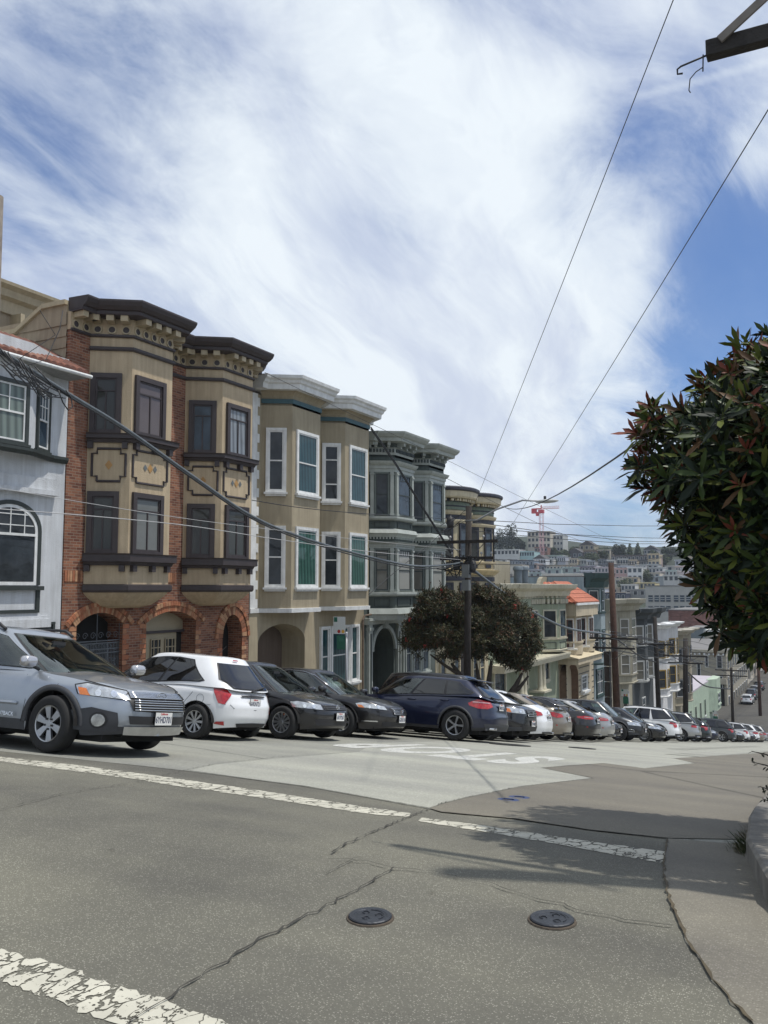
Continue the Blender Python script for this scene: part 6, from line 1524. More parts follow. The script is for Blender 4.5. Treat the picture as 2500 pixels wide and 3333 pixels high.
def tree(name,label,base,h,crown,n,size,mats,trunk_r,seed=1,cat='tree',limbs=6,bark=None,group=None):
    rnd=random.Random(seed);r=thing(name,label,cat,base,group);bark=bark or mat('tree_bark',(.05,.04,.032),.9,.3,6,.5)
    mb=MB();b=Vector(base)
    tops=[c[0] for c in crown]
    mb.tube([b+Vector((0,0,-.5)),b+Vector((trunk_r*.3,0,h*.25)),b+Vector((0,trunk_r*.3,h*.5))],[trunk_r*1.2,trunk_r,trunk_r*.7],8)
    for k in range(limbs):
        t=Vector(rnd.choice(tops));s=b+Vector((0,0,h*rnd.uniform(.15,.5)));m=s.lerp(t,.5)+Vector((rnd.uniform(-.3,.3),rnd.uniform(-.3,.3),-.1*h*.3))
        mb.tube([s,m,t],[trunk_r*.55,trunk_r*.35,trunk_r*.12],6)
    mb.build('trunk',bark,r,smooth=True)
    mb=MB()
    tot=sum(c[1][0]*c[1][1]*c[1][2] for c in crown)
    for c,rr in crown: leafy(mb,c,rr,int(n*rr[0]*rr[1]*rr[2]/tot),size,mats,rnd)
    mb.build('crown',[m[0] for m in mats],r)
    return r
def street_tree():
    D=35.6;rnd=random.Random(11)
    base=atD(1530,2420,D);X=base.x;Y=base.y;zb=roadz(Y)+.12
    def at(px,py,dd=0): return atD(px,py,D+dd)
    r=thing('bottlebrush_tree','bushy dark street tree with small red flowers behind the navy blue car','tree',(X,Y,zb))
    bark=mat('tree_bark',(.05,.04,.032),.9,.3,6,.5)
    mb=MB()
    for pts,rs in (
        ([(1560,2360),(1555,2300),(1525,2250),(1500,2200),(1470,2160)],[.22,.18,.15,.12,.06]),
        ([(1585,2360),(1595,2310),(1590,2260),(1592,2210),(1600,2150)],[.2,.17,.15,.11,.06]),
        ([(1600,2340),(1630,2290),(1655,2265),(1680,2230),(1700,2190)],[.18,.15,.12,.1,.05]),
        ([(1555,2300),(1570,2260),(1560,2220),(1550,2160)],[.14,.12,.1,.05]),
        ([(1655,2265),(1690,2240),(1720,2200)],[.1,.08,.04]),([(1525,2250),(1560,2255),(1590,2330)],[.1,.1,.12]),
        ([(1500,2200),(1440,2160),(1400,2130)],[.08,.06,.03])):
        P=[at(a,b) for a,b in pts]
        if pts[0][1]>=2340: P[0].z=min(P[0].z,zb+.3);P=[Vector((P[0].x,P[0].y,zb-.4))]+P;rs=[rs[0]*1.1]+rs
        mb.tube(P,rs,8)
    mb.build('trunk',bark,r,smooth=True)
    M=[(leafmat('olive_brown_leaf',(.055,.053,.024)),5),(leafmat('dark_leaf',(.03,.036,.02)),4),(leafmat('reddish_leaf',(.085,.045,.025)),2),(leafmat('pale_leaf',(.1,.1,.05)),.5)]
    crown=[(1375,2030,55),(1345,2075,38),(1385,2110,45),(1420,1985,60),(1395,1950,30),(1470,1960,45),(1520,1985,65),(1570,1950,40),(1625,1965,55),(1675,2000,50),(1700,2045,50),(1722,2095,36),(1690,2130,45),(1460,2060,85),(1540,2060,80),(1620,2070,80),(1430,2110,40),(1500,2120,42),(1570,2110,45),(1640,2125,40),(1720,2060,30),(1345,2040,26),(1440,1935,22),(1545,1925,25),(1655,1950,26),(1320,2100,20),(1745,2110,18),(1665,2150,24),(1700,2165,20)]
    from mathutils import noise as _nz2
    mb=MB();sc=D/F
    for px,py,rr in crown:
        R_=rr*sc
        for k in range(int(rr*rr*.85)):
            v=Vector((rnd.gauss(0,1),rnd.gauss(0,1),rnd.gauss(0,1))).normalized()*rnd.choice((rnd.uniform(.3,1.),rnd.uniform(.8,1.12)))
            c=at(px,py)+Vector((v.x*R_,v.y*R_*.85,v.z*R_*.8))
            if _nz2.noise(c*1.5)<-.16+.1*rnd.random(): continue
            tw=Vector((rnd.gauss(0,1),rnd.gauss(0,1),rnd.gauss(0,1))).normalized();mi=rnd.choices(range(4),[m[1] for m in M])[0]
            for q in range(5):
                d=(tw+Vector((rnd.gauss(0,.6),rnd.gauss(0,.6),rnd.gauss(0,.6)))).normalized();u=d.orthogonal().normalized();s=rnd.uniform(.05,.09);p=c+tw*q*.04
                mb.add([p,p+d*s*.6+u*s*.22,p+d*s*1.3,p+d*s*.6-u*s*.22],[(0,1,2,3)],mi=mi)
    for k in range(150):
        px,py,rr=rnd.choice(crown);v=Vector((rnd.gauss(0,1),-.2+rnd.gauss(0,.5),rnd.gauss(0,1))).normalized();R_=rr*sc;c=at(px,py)+Vector((v.x*R_*.8,v.y*R_*.7,v.z*R_*.75));d=(v+Vector((0,0,.5))).normalized();L_=rnd.uniform(.15,.5);mi=rnd.choices(range(4),[m[1] for m in M])[0]
        mb.tube([c-d*.2,c+d*L_],[.008,.003],3,mi=2)
        for q in range(16):
            p=c+d*L_*rnd.uniform(0,1);dd=(d+Vector((rnd.gauss(0,.8),rnd.gauss(0,.8),rnd.gauss(0,.8)))).normalized();u=dd.orthogonal().normalized();s=rnd.uniform(.05,.1);mb.add([p,p+dd*s*.6+u*s*.2,p+dd*s*1.3,p+dd*s*.6-u*s*.2],[(0,1,2,3)],mi=mi)
    mb.build('crown',[m[0] for m in M],r)
    FL=mat('red_bottlebrush_flower',(.5,.03,.03),.7,.2,20)
    for k in range(11):
        px,py,rr=rnd.choice(crown);c=at(px,py)+Vector((rnd.gauss(0,.4)*rr*sc*1.2,-rr*sc*.9,rnd.gauss(0,.5)*rr*sc));mb=MB()
        for q in range(14):
            a=rnd.uniform(0,6.28);z=rnd.uniform(-.09,.09);d=Vector((math.cos(a)*.05,math.sin(a)*.05,0));p=c+Vector((0,0,z));mb.add([p,p+d+Vector((0,0,.015)),p+d-Vector((0,0,.015))],[(0,1,2)])
        mb.build('flower',FL,r)
def near_tree():
    rnd=random.Random(3)
    G=[leafmat('shade_dark_leaf',(.008,.016,.007),.35,.6),leafmat('glossy_green_leaf',(.036,.058,.014),.35,.45),leafmat('olive_young_leaf',(.1,.12,.022),.3,.55),leafmat('red_young_leaf',(.14,.035,.02),.35,.55),leafmat('bronze_leaf',(.085,.045,.018),.3,.55)]  # dark leaf colour lowered to paint the shade inside the crown
    r=thing('broadleaf_tree','large dark tree with long glossy leaves and red new growth at the right edge','tree',(1.3,8.2,roadz(8.2)+.15))
    bark=mat('grey_bark',(.07,.06,.05),.9,.25,8,.4)
    def P(px,py,D): return atD(px,py,D)
    ctr=P(2700,1650,8.0)
    tr=MB();bx,by=ctr.x,ctr.y;zb=roadz(by)+.1
    tr.tube([(bx,by,zb-.4),(bx+.05,by,zb+1.2),(bx,by+.05,zb+2.6),(bx-.1,by,zb+4.2)],[.17,.14,.12,.06],10)
    outline=[(2480,1120),(2400,1190),(2330,1250),(2270,1290),(2220,1330),(2160,1330),(2080,1370),(2100,1420),(2075,1480),(2065,1530),(2110,1590),(2160,1640),(2190,1690),(2225,1740),(2230,1790),(2240,1840),(2290,1880),(2285,1930),(2310,1990),(2345,2040),(2365,2090),(2400,2130),(2450,2140)]
    def edge(py):
        """left silhouette of the crown at row py"""
        best=None
        for (x0,y0),(x1,y1) in zip(outline,outline[1:]):
            if y0<=py<=y1 or y1<=py<=y0:
                t=(py-y0)/(y1-y0) if y1!=y0 else 0;x=lerp(x0,x1,t);best=x if best is None else min(best,x)
        return best
    def leaf(mb,p,d,up_,L_,w,mi,curl=.25):
        s=d.cross(up_);s=s.normalized() if s.length>1e-3 else d.orthogonal().normalized();n=s.cross(d).normalized()
        c0=p;c1=p+d*L_*.35+n*L_*.02;c2=p+d*L_*.7-n*L_*curl*.15;c3=p+d*L_-n*L_*curl*.4
        v=[c0,c1+s*w*.8+n*w*.15,c1-s*w*.8+n*w*.15,c2+s*w+n*w*.1,c2-s*w+n*w*.1,c3,c1-n*w*.15,c2-n*w*.15]
        mb.add(v,[(0,6,1),(0,2,6),(1,6,7,3),(2,4,7,6),(3,7,5),(4,5,7)],mi=mi,sm=True)
    mb=MB()
    def rosette(p,ax,tip,young):
        n=rnd.randint(8,15);lsc=rnd.uniform(.75,1.3)
        for k in range(n):
            a=2*PI*k*.381+rnd.uniform(-.2,.2);t=k/n
            u=ax.orthogonal().normalized();w=ax.cross(u);rad=u*math.cos(a)+w*math.sin(a)
            d=(rad*(1.1-.8*t)+ax*(.15+1.0*t)).normalized()
            L_=rnd.uniform(.1,.2)*lsc*(1-.25*t)
            if young: mi=rnd.choices((1,2,3,4),(1,3,3 if t>.35 else 1,2))[0]
            else: mi=rnd.choices((0,1,2,4),(6,4,1.2,.5))[0]
            leaf(mb,p-ax*.05*(1-t),d,ax,L_,L_*.105,mi,rnd.uniform(.1,.5))
    from mathutils import noise as _nz
    def gapf(px,py): return (0 if px-edge(py)>130 else -.12*(1-(px-edge(py))/130))+_nz.noise(Vector((px/75.,py/75.,3.3)))+.5*_nz.noise(Vector((px/35.,py/35.,1.3)))
    for k in range(70):
        py=rnd.uniform(1120,2120);e=edge(py)
        if e is None: continue
        a0=P(e+110,py+rnd.uniform(-10,40),6.9);up_=1 if py<1500 else (-.2 if py>1800 else .35)
        L_=rnd.uniform(25,90);b0=P(e+38-L_*rnd.uniform(.1,.75),py-up_*L_*rnd.uniform(.2,1.),6.9+rnd.uniform(-.4,.4));tr.tube([a0,a0.lerp(b0,.5)+Vector((0,0,-.02)),b0],[.012,.008,.004],5)
        d_=(b0-a0).normalized()
        rosette(b0,(d_+Vector((0,0,.3 if py<1750 else -.1))).normalized(),0,py<1750 and rnd.random()<.75)
        for q in range(rnd.randint(3,9)):
            t_=rnd.uniform(.25,.9);dd=(d_+Vector((rnd.gauss(0,.7),rnd.gauss(0,.7),rnd.gauss(0,.7)))).normalized();leaf(mb,a0.lerp(b0,t_),dd,Vector((0,0,1)),rnd.uniform(.09,.17),.014,rnd.choice((0,1,1,2)))
    cnt=0
    for _ in range(4600):
        py=rnd.uniform(1115,2150);e=edge(py)
        if e is None: continue
        px=rnd.uniform(e+58,2700);inner=min(1,(px-e)/260)
        D=lerp(7.0,rnd.uniform(5.9,9.2),min(1,.25+inner))
        if rnd.random()>.25+.7*min(1,inner*1.6): continue
        if gapf(px,py)<-.17-.6*max(0,inner-.45): continue
        p=P(px,py,D)
        # keep a few gaps
        out=(p-ctr);out.z*=.9;out.normalize();ax=(out+Vector((rnd.gauss(0,.35),rnd.gauss(0,.35),.45+rnd.gauss(0,.3)))).normalized()
        if py>1750: ax=(out+Vector((rnd.gauss(0,.4),rnd.gauss(0,.4),-.15+rnd.gauss(0,.3)))).normalized()
        edge_d=px-e;young=rnd.random()<(.55 if edge_d<90 and py<1750 else .06)
        rosette(p,ax,0,young);cnt+=1
        if cnt%14==0: 
            q=p-ax*.5+Vector((0,0,-.1));tr.tube([q.lerp(ctr,.55)+Vector((0,0,-.2)),q.lerp(ctr,.2),p-ax*.06],[.03,.014,.006],5)
    for px,py in ((2480,1120),(2395,1175),(2330,1240),(2268,1300),(2165,1330),(2085,1375),(2100,1430),(2072,1500),(2080,1560),(2200,1690),(2410,1150),(2440,1130),(2360,1210),(2120,1370),(2140,1600),(2260,1900)):
        p=P(px+28,py+25,6.9);ax=(Vector((p-ctr))*.6+Vector((0,0,.7 if py<1500 else .1))).normalized();rosette(p,ax,0,True);tr.tube([p.lerp(ctr,.35)+Vector((0,0,-.15)),p-ax*.04],[.012,.006],5)
    tr.build('trunk',bark,r,smooth=True);mb.build('crown',G,r)
    # small twigs and weed low at the right edge
    t=thing('low_shrub','scraggly dark shrub twigs low at the right edge of the picture','shrub',tuple(P(2530,2560,7.2)));mb=MB();tw=MB()
    for py,l in ((2445,60),(2480,60),(2560,30),(2600,20)):
        a=P(2540,py+30,7.2);b=P(2500-l*.9,py,7.2);tw.tube([a,a.lerp(b,.5)+Vector((0,0,.01)),b],[.01,.006,.003],4)
        for k in range(9):
            p=a.lerp(b,rnd.uniform(.2,1));d=Vector((rnd.gauss(0,1),rnd.gauss(0,1),rnd.gauss(0,1))).normalized();leaf(mb,p,d,Vector((0,0,1)),.045,.008,0)
    for k in range(260):
        p=P(rnd.uniform(2512,2600),rnd.uniform(2400,2640),rnd.uniform(7,7.6));d=Vector((rnd.gauss(0,1),rnd.gauss(0,1),rnd.gauss(0,1))).normalized();leaf(mb,p,d,Vector((0,0,1)),.05,.009,rnd.choice((0,0,1)))
    tw.tube([P(2560,2600,7.2),(P(2560,2600,7.2).x,P(2560,2600,7.2).y,roadz(7.)-.2)],.02,5)
    tw.build('stem',bark,t);mb.build('foliage',[G[0],G[1]],t)
    g=gnd(2418,2765)
    t=thing('weed','tuft of green weeds growing against the kerb at the right','weed',(g[0],g[1],roadz(g[1])));mb=MB();W=[leafmat('weed_green',(.05,.075,.025),.3),leafmat('weed_dry',(.16,.13,.06),.3)]
    for k in range(330):
        b=Vector((g[0]+rnd.gauss(.02,.035),g[1]+rnd.gauss(.0,.22),roadz(g[1])+.005));d=Vector((rnd.gauss(-.25,.5),rnd.gauss(0,.4),1)).normalized();leaf(mb,b,d,Vector((1,0,0)),rnd.uniform(.04,.11),.006,rnd.choice((0,0,1)))
    mb.build('foliage',W,t)
def far_trees():
    M=[(leafmat('cypress_dark',(.012,.02,.01)),6),(leafmat('cypress_mid',(.022,.036,.014)),3)];M2=[(leafmat('hill_green',(.045,.065,.016)),5),(leafmat('hill_green_dark',(.02,.03,.014)),4)]
    T=[('cypress_tree','wide dark cypress on the hilltop, nearest the round-bayed house',1600,1655,1715,1800,M),('cypress_tree','tallest dark layered cypress on the hilltop left of the crane',1640,1690,1706,1800,M),('cypress_tree','dark cypress sloping down toward the apartment block left of the crane',1670,1712,1745,1800,M),
       ('broadleaf_tree','green rounded tree between the dark cypresses and the cream apartment block',1665,1715,1758,1795,M2),('cypress_tree','dark flat-topped pine on the skyline right of the tan hall',1990,2040,1771,1815,M),
       ('conifer_tree','left one of the two pointed green trees on the skyline right of the flat-topped pine',2038,2062,1770,1815,M2),('conifer_tree','right one of the two pointed green trees on the skyline right of the flat-topped pine',2062,2090,1768,1812,M2),
       ('cypress_tree','tall dark rounded tree at the top of the hill street',2148,2197,1778,1828,M),('broadleaf_tree','rounded dark green tree beside the cars of the hill street',2143,2190,1802,1842,M2),
       ('broadleaf_tree','green tree right of the ornate white house',2082,2135,1852,1905,M2),('broadleaf_tree','green tree left of the school building, behind the tall brown pole',2000,2058,1882,1935,M2),
       ('broadleaf_tree','dark tree clump right of the crane foot',1790,1825,1780,1812,M2),('broadleaf_tree','dark tree clump left of the shingled house',1820,1862,1788,1822,M2),('broadleaf_tree','green tree right of the shingled house',1900,1955,1796,1835,M2),('broadleaf_tree','dark tree line left of the flat-topped pine',1950,1995,1788,1820,M2)]
    for i,(nm,lb,a,b,t,bs,m) in enumerate(T):
        g=gnd((a+b)/2,bs);D=math.hypot(*g) if g else 560
        w=(b-a)/F*D/2;ht=(bs-t)/F*D;c=atD((a+b)/2,(t+bs)/2,D);zb=tz(c.x,c.y)
        cr=[]
        rnd=random.Random(i)
        if 'conifer' in nm:
            for k in range(5): z=bs-(bs-t)*(k+.5)/5;s=(1-k/5.5);cr.append((tuple(atD((a+b)/2,z,D)),(w*s,w*s,ht*.13)))
        else:
            for k in range(7): cr.append((tuple(atD(lerp(a,b,rnd.uniform(.25,.75)),lerp(t,bs,rnd.uniform(.25,.75)),D)),(w*rnd.uniform(.4,.6),w*.6,ht*rnd.uniform(.2,.32))))
        tree(nm,lb,(c.x,c.y,zb),max(2,c.z-zb+ht*.2),cr,1500,.45*D/500,m,.35,seed=i)
# ------------------------------------------------------------ poles and wires
WIRE=mat('black_cable',(.015,.016,.018),.5,.1);WIREG=mat('grey_cable',(.1,.115,.125),.4,.2,6);WIREL=mat('pale_cable',(.4,.4,.4),.5,.1)
def wire(name,label,a,b,sag,r,m,group=None,n=14):
    a,b=Vector(a),Vector(b);P=[a.lerp(b,k/n)-Vector((0,0,sag*4*(k/n)*(1-k/n))) for k in range(n+1)]
    mb=MB();mb.tube(P,r,5);o=mb.build(name,m,None,smooth=True);tag(o,label,'wire',group);return o
WOOD=mat('creosoted_wood',(.028,.023,.02),.9,.3,5,.5,streak=.3);WOODB=mat('brown_pole_wood',(.075,.038,.026),.9,.3,5,.5,streak=.3)
POLE={}
GP='wooden utility poles along the street'
def pole(key,label,px,pxtop,pyt,X,r0,r1,m,arms=(),trans=False,extra=None):
    y=yX(px,X,2250);zb=roadz(y)+.1;
    t=thing('utility_pole',label,'utility pole',(X,y,zb),GP)
    zt=zX(pxtop,pyt,X);yt=yX(pxtop,X,pyt)
    mb=MB();mb.cs=True;mb.tube([(X,y,zb-.3),(X,lerp(y,yt,.5),(zb+zt)/2),(X,yt,zt)],[r0,(r0+r1)/2,r1],12);mb.build('shaft',m,t)
    D=math.hypot(X,y)
    for pya,hl in arms:
        z=zX(pxtop,pya,X);ya=lerp(y,yt,(z-zb)/(zt-zb));mb=MB();mb.box((X-hl,ya-.22,z-.06),(X+hl,ya-.12,z+.06));a=mb.build('crossarm',WOOD,t)
        for k in (-.92,-.55,.55,.92):
            q=MB();q.cs=True;q.lathe((X+hl*k,ya-.17,z+.06),(0,0,1),[(.02,0),(.02,.08),(.05,.1),(.05,.14),(.03,.18),(.001,.19)],8);q.build('insulator',mat('insulator_grey',(.3,.3,.3),.3,.1),a)
        mb=MB()
        for s in (-1,1): mb.obox((X,ya-.14,z-.75),(s*hl*.6,0,.7),(0,.02,0),(0,0,.04))
        mb.build('arm_brace',mat('galvanised_brace',(.12,.12,.12),.6,.1,metal=.4),t)
    POLE[key]=(X,y,yt,zb,zt,t);return t
def poles():
    X=-12.8
    t=pole('p1','dark wooden utility pole with two crossarms rising out of the bushy tree',1518,1526,1648,X,.15,.115,WOOD,((1764,1.25),(1818,1.1)))
    X_,y,yt,zb,zt,_=POLE['p1']
    GM=mat('galvanised_steel',(.3,.31,.32),.45,.1,5,metal=.6)
    za=zX(1526,1690,X)
    t2=thing('street_lamp','grey cobra-head street lamp on a curved arm fixed to the dark utility pole','street lamp',(X,y,za))
    e=Vector((X+2.9,y+.1,za+.55));mb=MB();mb.tube([(X,y,za-.1),(X+.5,y,za-.08),(X+1.3,y,za+.3),(X+2.3,y+.05,za+.6),e],.035,7);mb.build('arm',GM,t2,smooth=True)
    mb=MB();mb.cs=True;n=10
    prof=[(0,.04,.04),(.15,.1,.06),(.4,.15,.08),(.7,.12,.06),(.85,.03,.02)]
    vs=[(e.x-.1+a,e.y+w*math.cos(2*PI*j/n),e.z-.02+h*math.sin(2*PI*j/n)) for a,w,h in prof for j in range(n)];mb.add(vs,[(i*n+j,i*n+(j+1)%n,(i+1)*n+(j+1)%n,(i+1)*n+j) for i in range(4) for j in range(n)]);mb.build('lamp_head',mat('lamp_housing',(.42,.43,.42),.5,.08),t2)
    mb=MB();mb.lathe((e.x+.25,e.y,e.z+.05),(0,0,1),[(.05,0),(.05,.12),(.001,.13)],8);mb.build('photocell',BLK,t2)
    # boxes, transformers and clutter on pole 1
    t=POLE['p1'][5]
    for z,w,h,nm in ((zX(1526,1860,X),.13,.5,'grey_box'),(zX(1526,1905,X),.11,.4,'grey_box')):
        mb=MB();mb.box((X+.02,y-.42,z-h/2),(X+.3,y-.2,z+h/2));mb.build(nm,mat('grey_equipment_box',(.13,.14,.14),.6,.1),t)
    for z,dx in ((zX(1526,1843,X),.35),(zX(1526,1700,X),-.55),(zX(1526,1836,X),-.3)):
        mb=MB();mb.cs=True;mb.lathe((X+dx,y-.15,z-.25),(0,0,1),[(.02,0),(.12,.02),(.14,.15),(.14,.4),(.05,.45),(.05,.55)],10);mb.build('cable_splice_can',BLK,t)
    mb=MB();rnd=random.Random(4)
    zc=zX(1526,1835,X)
    for k in range(16): mb.tube([(X+rnd.uniform(-1.1,.3),y-.3+rnd.uniform(-.1,.1),zc+rnd.uniform(-.3,.3)),(X+rnd.uniform(-.8,.5),y-.35,zc+rnd.uniform(-.5,.4)),(X+rnd.uniform(-.3,.6),y-.25,zc+rnd.uniform(-.6,.4))],.022,4)
    for k in range(5): mb.tube([(X+.1,y-.2,zt-.2-k*.1),(X-.6,y-.3,zt-.7-k*.1+rnd.uniform(-.2,.2)),(X-.9,y-.3,za-.2-k*.08)],.012,4)
    mb.build('cable_tangle',WIRE,t)
    pole('p2','tall brown wooden utility pole in front of the beige-grey house',2008,1989,1832,X,.23,.17,WOODB,((2080,1.5),(2112,1.3)))
    X_,y2,yt2,zb2,zt2,t=POLE['p2']
    for k in range(4):
        z=zX(1989,2150+k*52,X);mb=MB();mb.box((X-.75,y2-.1,z-.45),(X-.35,y2+.2,z+.45));mb.build('equipment_box',mat('brown_equipment_box',(.04,.03,.028),.7,.1),t)
    mb=MB();mb.tube([(X-.35,y2-.2,zb2),(X-.35,y2-.25,zX(1989,2120,X))],.03,6);mb.build('conduit',WIREG,t)
    pole('p3','thin dark utility pole in front of the white and mustard house',2144,2131,2008,X,.2,.15,WOOD,((2098,1.3),))
    pole('p4','dark utility pole with two crossarms in front of the khaki house',2228,2231,2078,X,.24,.2,WOOD,((2135,1.9),(2158,1.5)))
    pole('p5','slender utility pole beside the dark garage of the cream corner building',2382,2380,2172,X+.5,.2,.15,WOOD,((2182,1.8),(2200,1.8)))
    pole('p6','farthest utility pole, at the bottom of the street near the right edge',2472,2467,2138,X+1.2,.25,.2,WOODB,())
    # left edge pole and near right pole with its crossarm
    t=thing('utility_pole','weathered pole top just showing at the left edge of the picture','utility pole',(-15.5,13.,-.9),GP)
    yL=yX(-24,-13.2,900);zL=zX(-12,640,-13.2);mb=MB();mb.cs=True;mb.tube([(-13.2,yL,-1.5),(-13.2,yL,zL)],[.2,.13],12);mb.build('shaft',mat('grey_weathered_wood',(.16,.14,.12),.9,.3,5,.5),t)
    POLE['l']=(-13.2,yL,zL)
    bx,by=1.32,6.13
    t=thing('utility_pole','crossarm with a diagonal brace of a near pole, top right corner overhead','utility pole',(bx,by,0.1),GP)
    mb=MB();mb.cs=True;mb.tube([(bx,by+.18,-.3),(bx,by+.18,9.1)],[.17,.12],14);mb.build('shaft',WOOD,t)
    e=5.24;mb=MB();mb.box((-.69,by-.05,e+.0),(bx+1.9,by+.045,e+.115));mb.build('crossarm',mat('dark_timber',(.03,.027,.025),.9,.35,9,.5),t,bevel=.006)
    mb=MB();mb.obox((-.58,by-.085,e+.05),(1.9,0,1.35),(0,.02,0),(-.03,0,.045));mb.build('brace',mat('pale_brace_wood',(.18,.16,.14),.8,.2,8),t)
    mb=MB();mb.tube([(-.69,by,e+.03),(-.86,by,e+.0),(-.885,by,e-.015),(-.885,by,e-.05),(-.85,by,e-.055)],.007,6);mb.tube([(-.71,by-.02,e+.03),(-.715,by-.02,e-.09)],.005,5);mb.tube([(-.715,by-.02,e-.06),(-.76,by-.02,e-.08),(-.8,by-.02,e-.12),(-.81,by-.02,e-.2),(-.80,by-.02,e-.22)],.004,5);mb.build('hook',WIRE,t,smooth=True)
    # ---- wires
    P1=lambda px,py:Vector((X,)+onX(px,py,X))
    # two wires rising over the road to the top right corner
    wire('overhead_wire','thin wire rising from the pole top up to the top edge of the sky',P1(1541,1650) ,atD(2215,-60,10.4),.05,.007,WIRE)
    wire('overhead_wire','thin wire rising from above the roofs to the right edge of the sky',P1(1672,1700),atD(2560,260,9.5),.05,.007,WIRE)
    wire('overhead_wire','dark cable running from the street lamp up to the leaves of the near tree',P1(1690,1640)if 0 else e_pt(1640,1650,X),atD(2120,1408,9),.35,.012,WIRE)
    # thick bundle from the left pole to pole 1
    a=Vector((-13.2,yL,zX(-12,1130,-13.2)));b=Vector((X,)+onX(1500,1832,X))
    mid=[(0,1140),(220,1280),(400,1390),(620,1545),(820,1680),(1000,1755),(1200,1812),(1350,1842),(1460,1838),(1505,1830)]
    def spline(name,label,pts,X_,r,m,dz=0,grp=None):
        P=[Vector((X_,)+onX(px,py,X_)) for px,py in pts];Q=[]
        for i in range(len(P)-1):
            p0=P[max(i-1,0)];p1=P[i];p2=P[i+1];p3=P[min(i+2,len(P)-1)]
            for k in range(6):
                t_=k/6;Q.append(.5*((2*p1)+(-p0+p2)*t_+(2*p0-5*p1+4*p2-p3)*t_*t_+(-p0+3*p1-3*p2+p3)*t_**3))
        Q.append(P[-1]);mb=MB();rr=r if not isinstance(r,tuple) else [lerp(r[0],r[1],k/(len(Q)-1)) for k in range(len(Q))];mb.tube(Q,rr,7);o=mb.build(name,m,None,smooth=True);tag(o,label,'cable',grp);return o
    spline('cable_bundle','thick sagging grey cable bundle crossing in front of the brick and beige houses',mid,X-.1,.038,WIREG)
    spline('cable','black cable lying just under the thick sagging bundle',[(p[0],p[1]+8) for p in mid],X-.02,.018,WIRE)
    spline('cable','thin pale wire crossing low in front of the white and brick houses',[(-20,1655),(300,1680),(620,1712),(900,1755),(1200,1795),(1500,1822)],X,.009,WIREL)
    spline('cable','second thin pale wire, a little above the lower pale one',[(-20,1585),(300,1640),(620,1690),(900,1725),(1200,1760),(1500,1790)],X,.006,WIREL)
    spline('cable','thin dark wire from the beige house wall bracket toward the dark pole',[(820,1628),(960,1650),(1100,1665),(1300,1680),(1500,1690)],X-1.5,.012,WIRE)
    for k,(dy) in enumerate((0,6)): spline('cable',('upper','lower')[k]+' of the two dark drop cables from the beige house roof corner to the pole',[(1207,1390+dy),(1290,1510+dy),(1370,1640+dy),(1440,1750+dy),(1475,1810+dy)],X-1.0,.022,WIRE)
    spline('cable','thin diagonal wire crossing up from the grey house porch to the dark pole',[(1200,1935),(1300,1850),(1400,1770),(1455,1715)],X-1.5,.012,WIRE)
    spline('cable','long straight thin wire from the brick house roof past the pole to the far hill',[(862,1212),(1220,1385),(1480,1510),(1700,1620),(1960,1745),(2060,1790)],-15.,.008,WIRE)
    spline('cable','second long thin wire, below the first, sloping down past the crane',[(1450,1555),(1620,1640),(1800,1725),(1970,1790)],-14.5,.01,WIRE)
    m2=[(1540,1855),(1640,1930),(1740,1995),(1850,2045),(1960,2062),(1988,2068)]
    spline('cable_bundle','thick grey cable bundle between the dark pole and the tall brown pole',m2,X,(.055,.06),WIREG)
    spline('cable_bundle','thick dark cable bundle running on from the tall brown pole to the thin dark pole',[(2002,2075),(2040,2105),(2090,2140),(2135,2155)],X,.05,WIRE)
    spline('cable_bundle','dark cable bundle from the thin dark pole to the two-armed pole',[(2138,2153),(2180,2160),(2225,2160)],X,.05,WIREG)
    spline('cable_bundle','dark cable bundle from the two-armed pole toward the bottom of the street',[(2235,2185),(2290,2230),(2340,2240),(2384,2243)],X,.07,WIRE)
    grp='parallel thin wires crossing the sky beyond the dark pole'
    for k,(a,b,c) in enumerate(((1692,1712,1712),(1716,1750,1755),(1728,1770,1770),(1818,1830,1775),(1835,1838,1770),(1700,1762,1765))):
        D0=40;P=[atD(1545,a,36),atD(1800,(a+b)/2+4,42),atD(2060,b,50),atD(2330,c,60)];mb=MB();Q=[]
        for i in range(25):
            t_=i/24*3;j=min(2,int(t_));u=t_-j;Q.append(P[j].lerp(P[j+1],u))
        mb.tube(Q,.018,4);o=mb.build('overhead_wire',WIRE,None,smooth=True);tag(o,['topmost','second','third','fourth','fifth, lowest','steepest'][k]+' of the thin wires crossing beyond the dark pole','wire',grp)
    rnd=random.Random(8)
    for k in range(10):
        a=2060+rnd.uniform(-10,60);b=a+rnd.uniform(20,90);o=spline('overhead_wire','',[(1990,a),(2135,a+20+rnd.uniform(0,20)),(2230,b-10),(2380,b+rnd.uniform(-10,40)),(2500,b+rnd.uniform(0,60))],X+rnd.uniform(-1,1),.02,WIRE,grp='tangled service wires low over the far half of the street')
        o['label']='thin dark service wire among the tangle low over the far half of the street';o['category']='wire'
    # tangle near the left pole
    t=thing('cable_tangle','untidy coils of black cable hanging under the thick bundle at the left edge','cable',(X,yL,5));mb=MB();rnd=random.Random(2)
    def pp(px,py): return Vector((X,)+onX(px,py,X))
    for k in range(26):
        x0=rnd.uniform(-20,120);y0=1130+x0*.62+rnd.uniform(-10,60);x1=x0+rnd.uniform(50,130);y1=1140+x1*.65+rnd.uniform(0,40);mb.tube([pp(x0,y0),pp((x0+x1)/2,(y0+y1)/2+rnd.uniform(5,35)),pp(x1,y1)],.012,4)
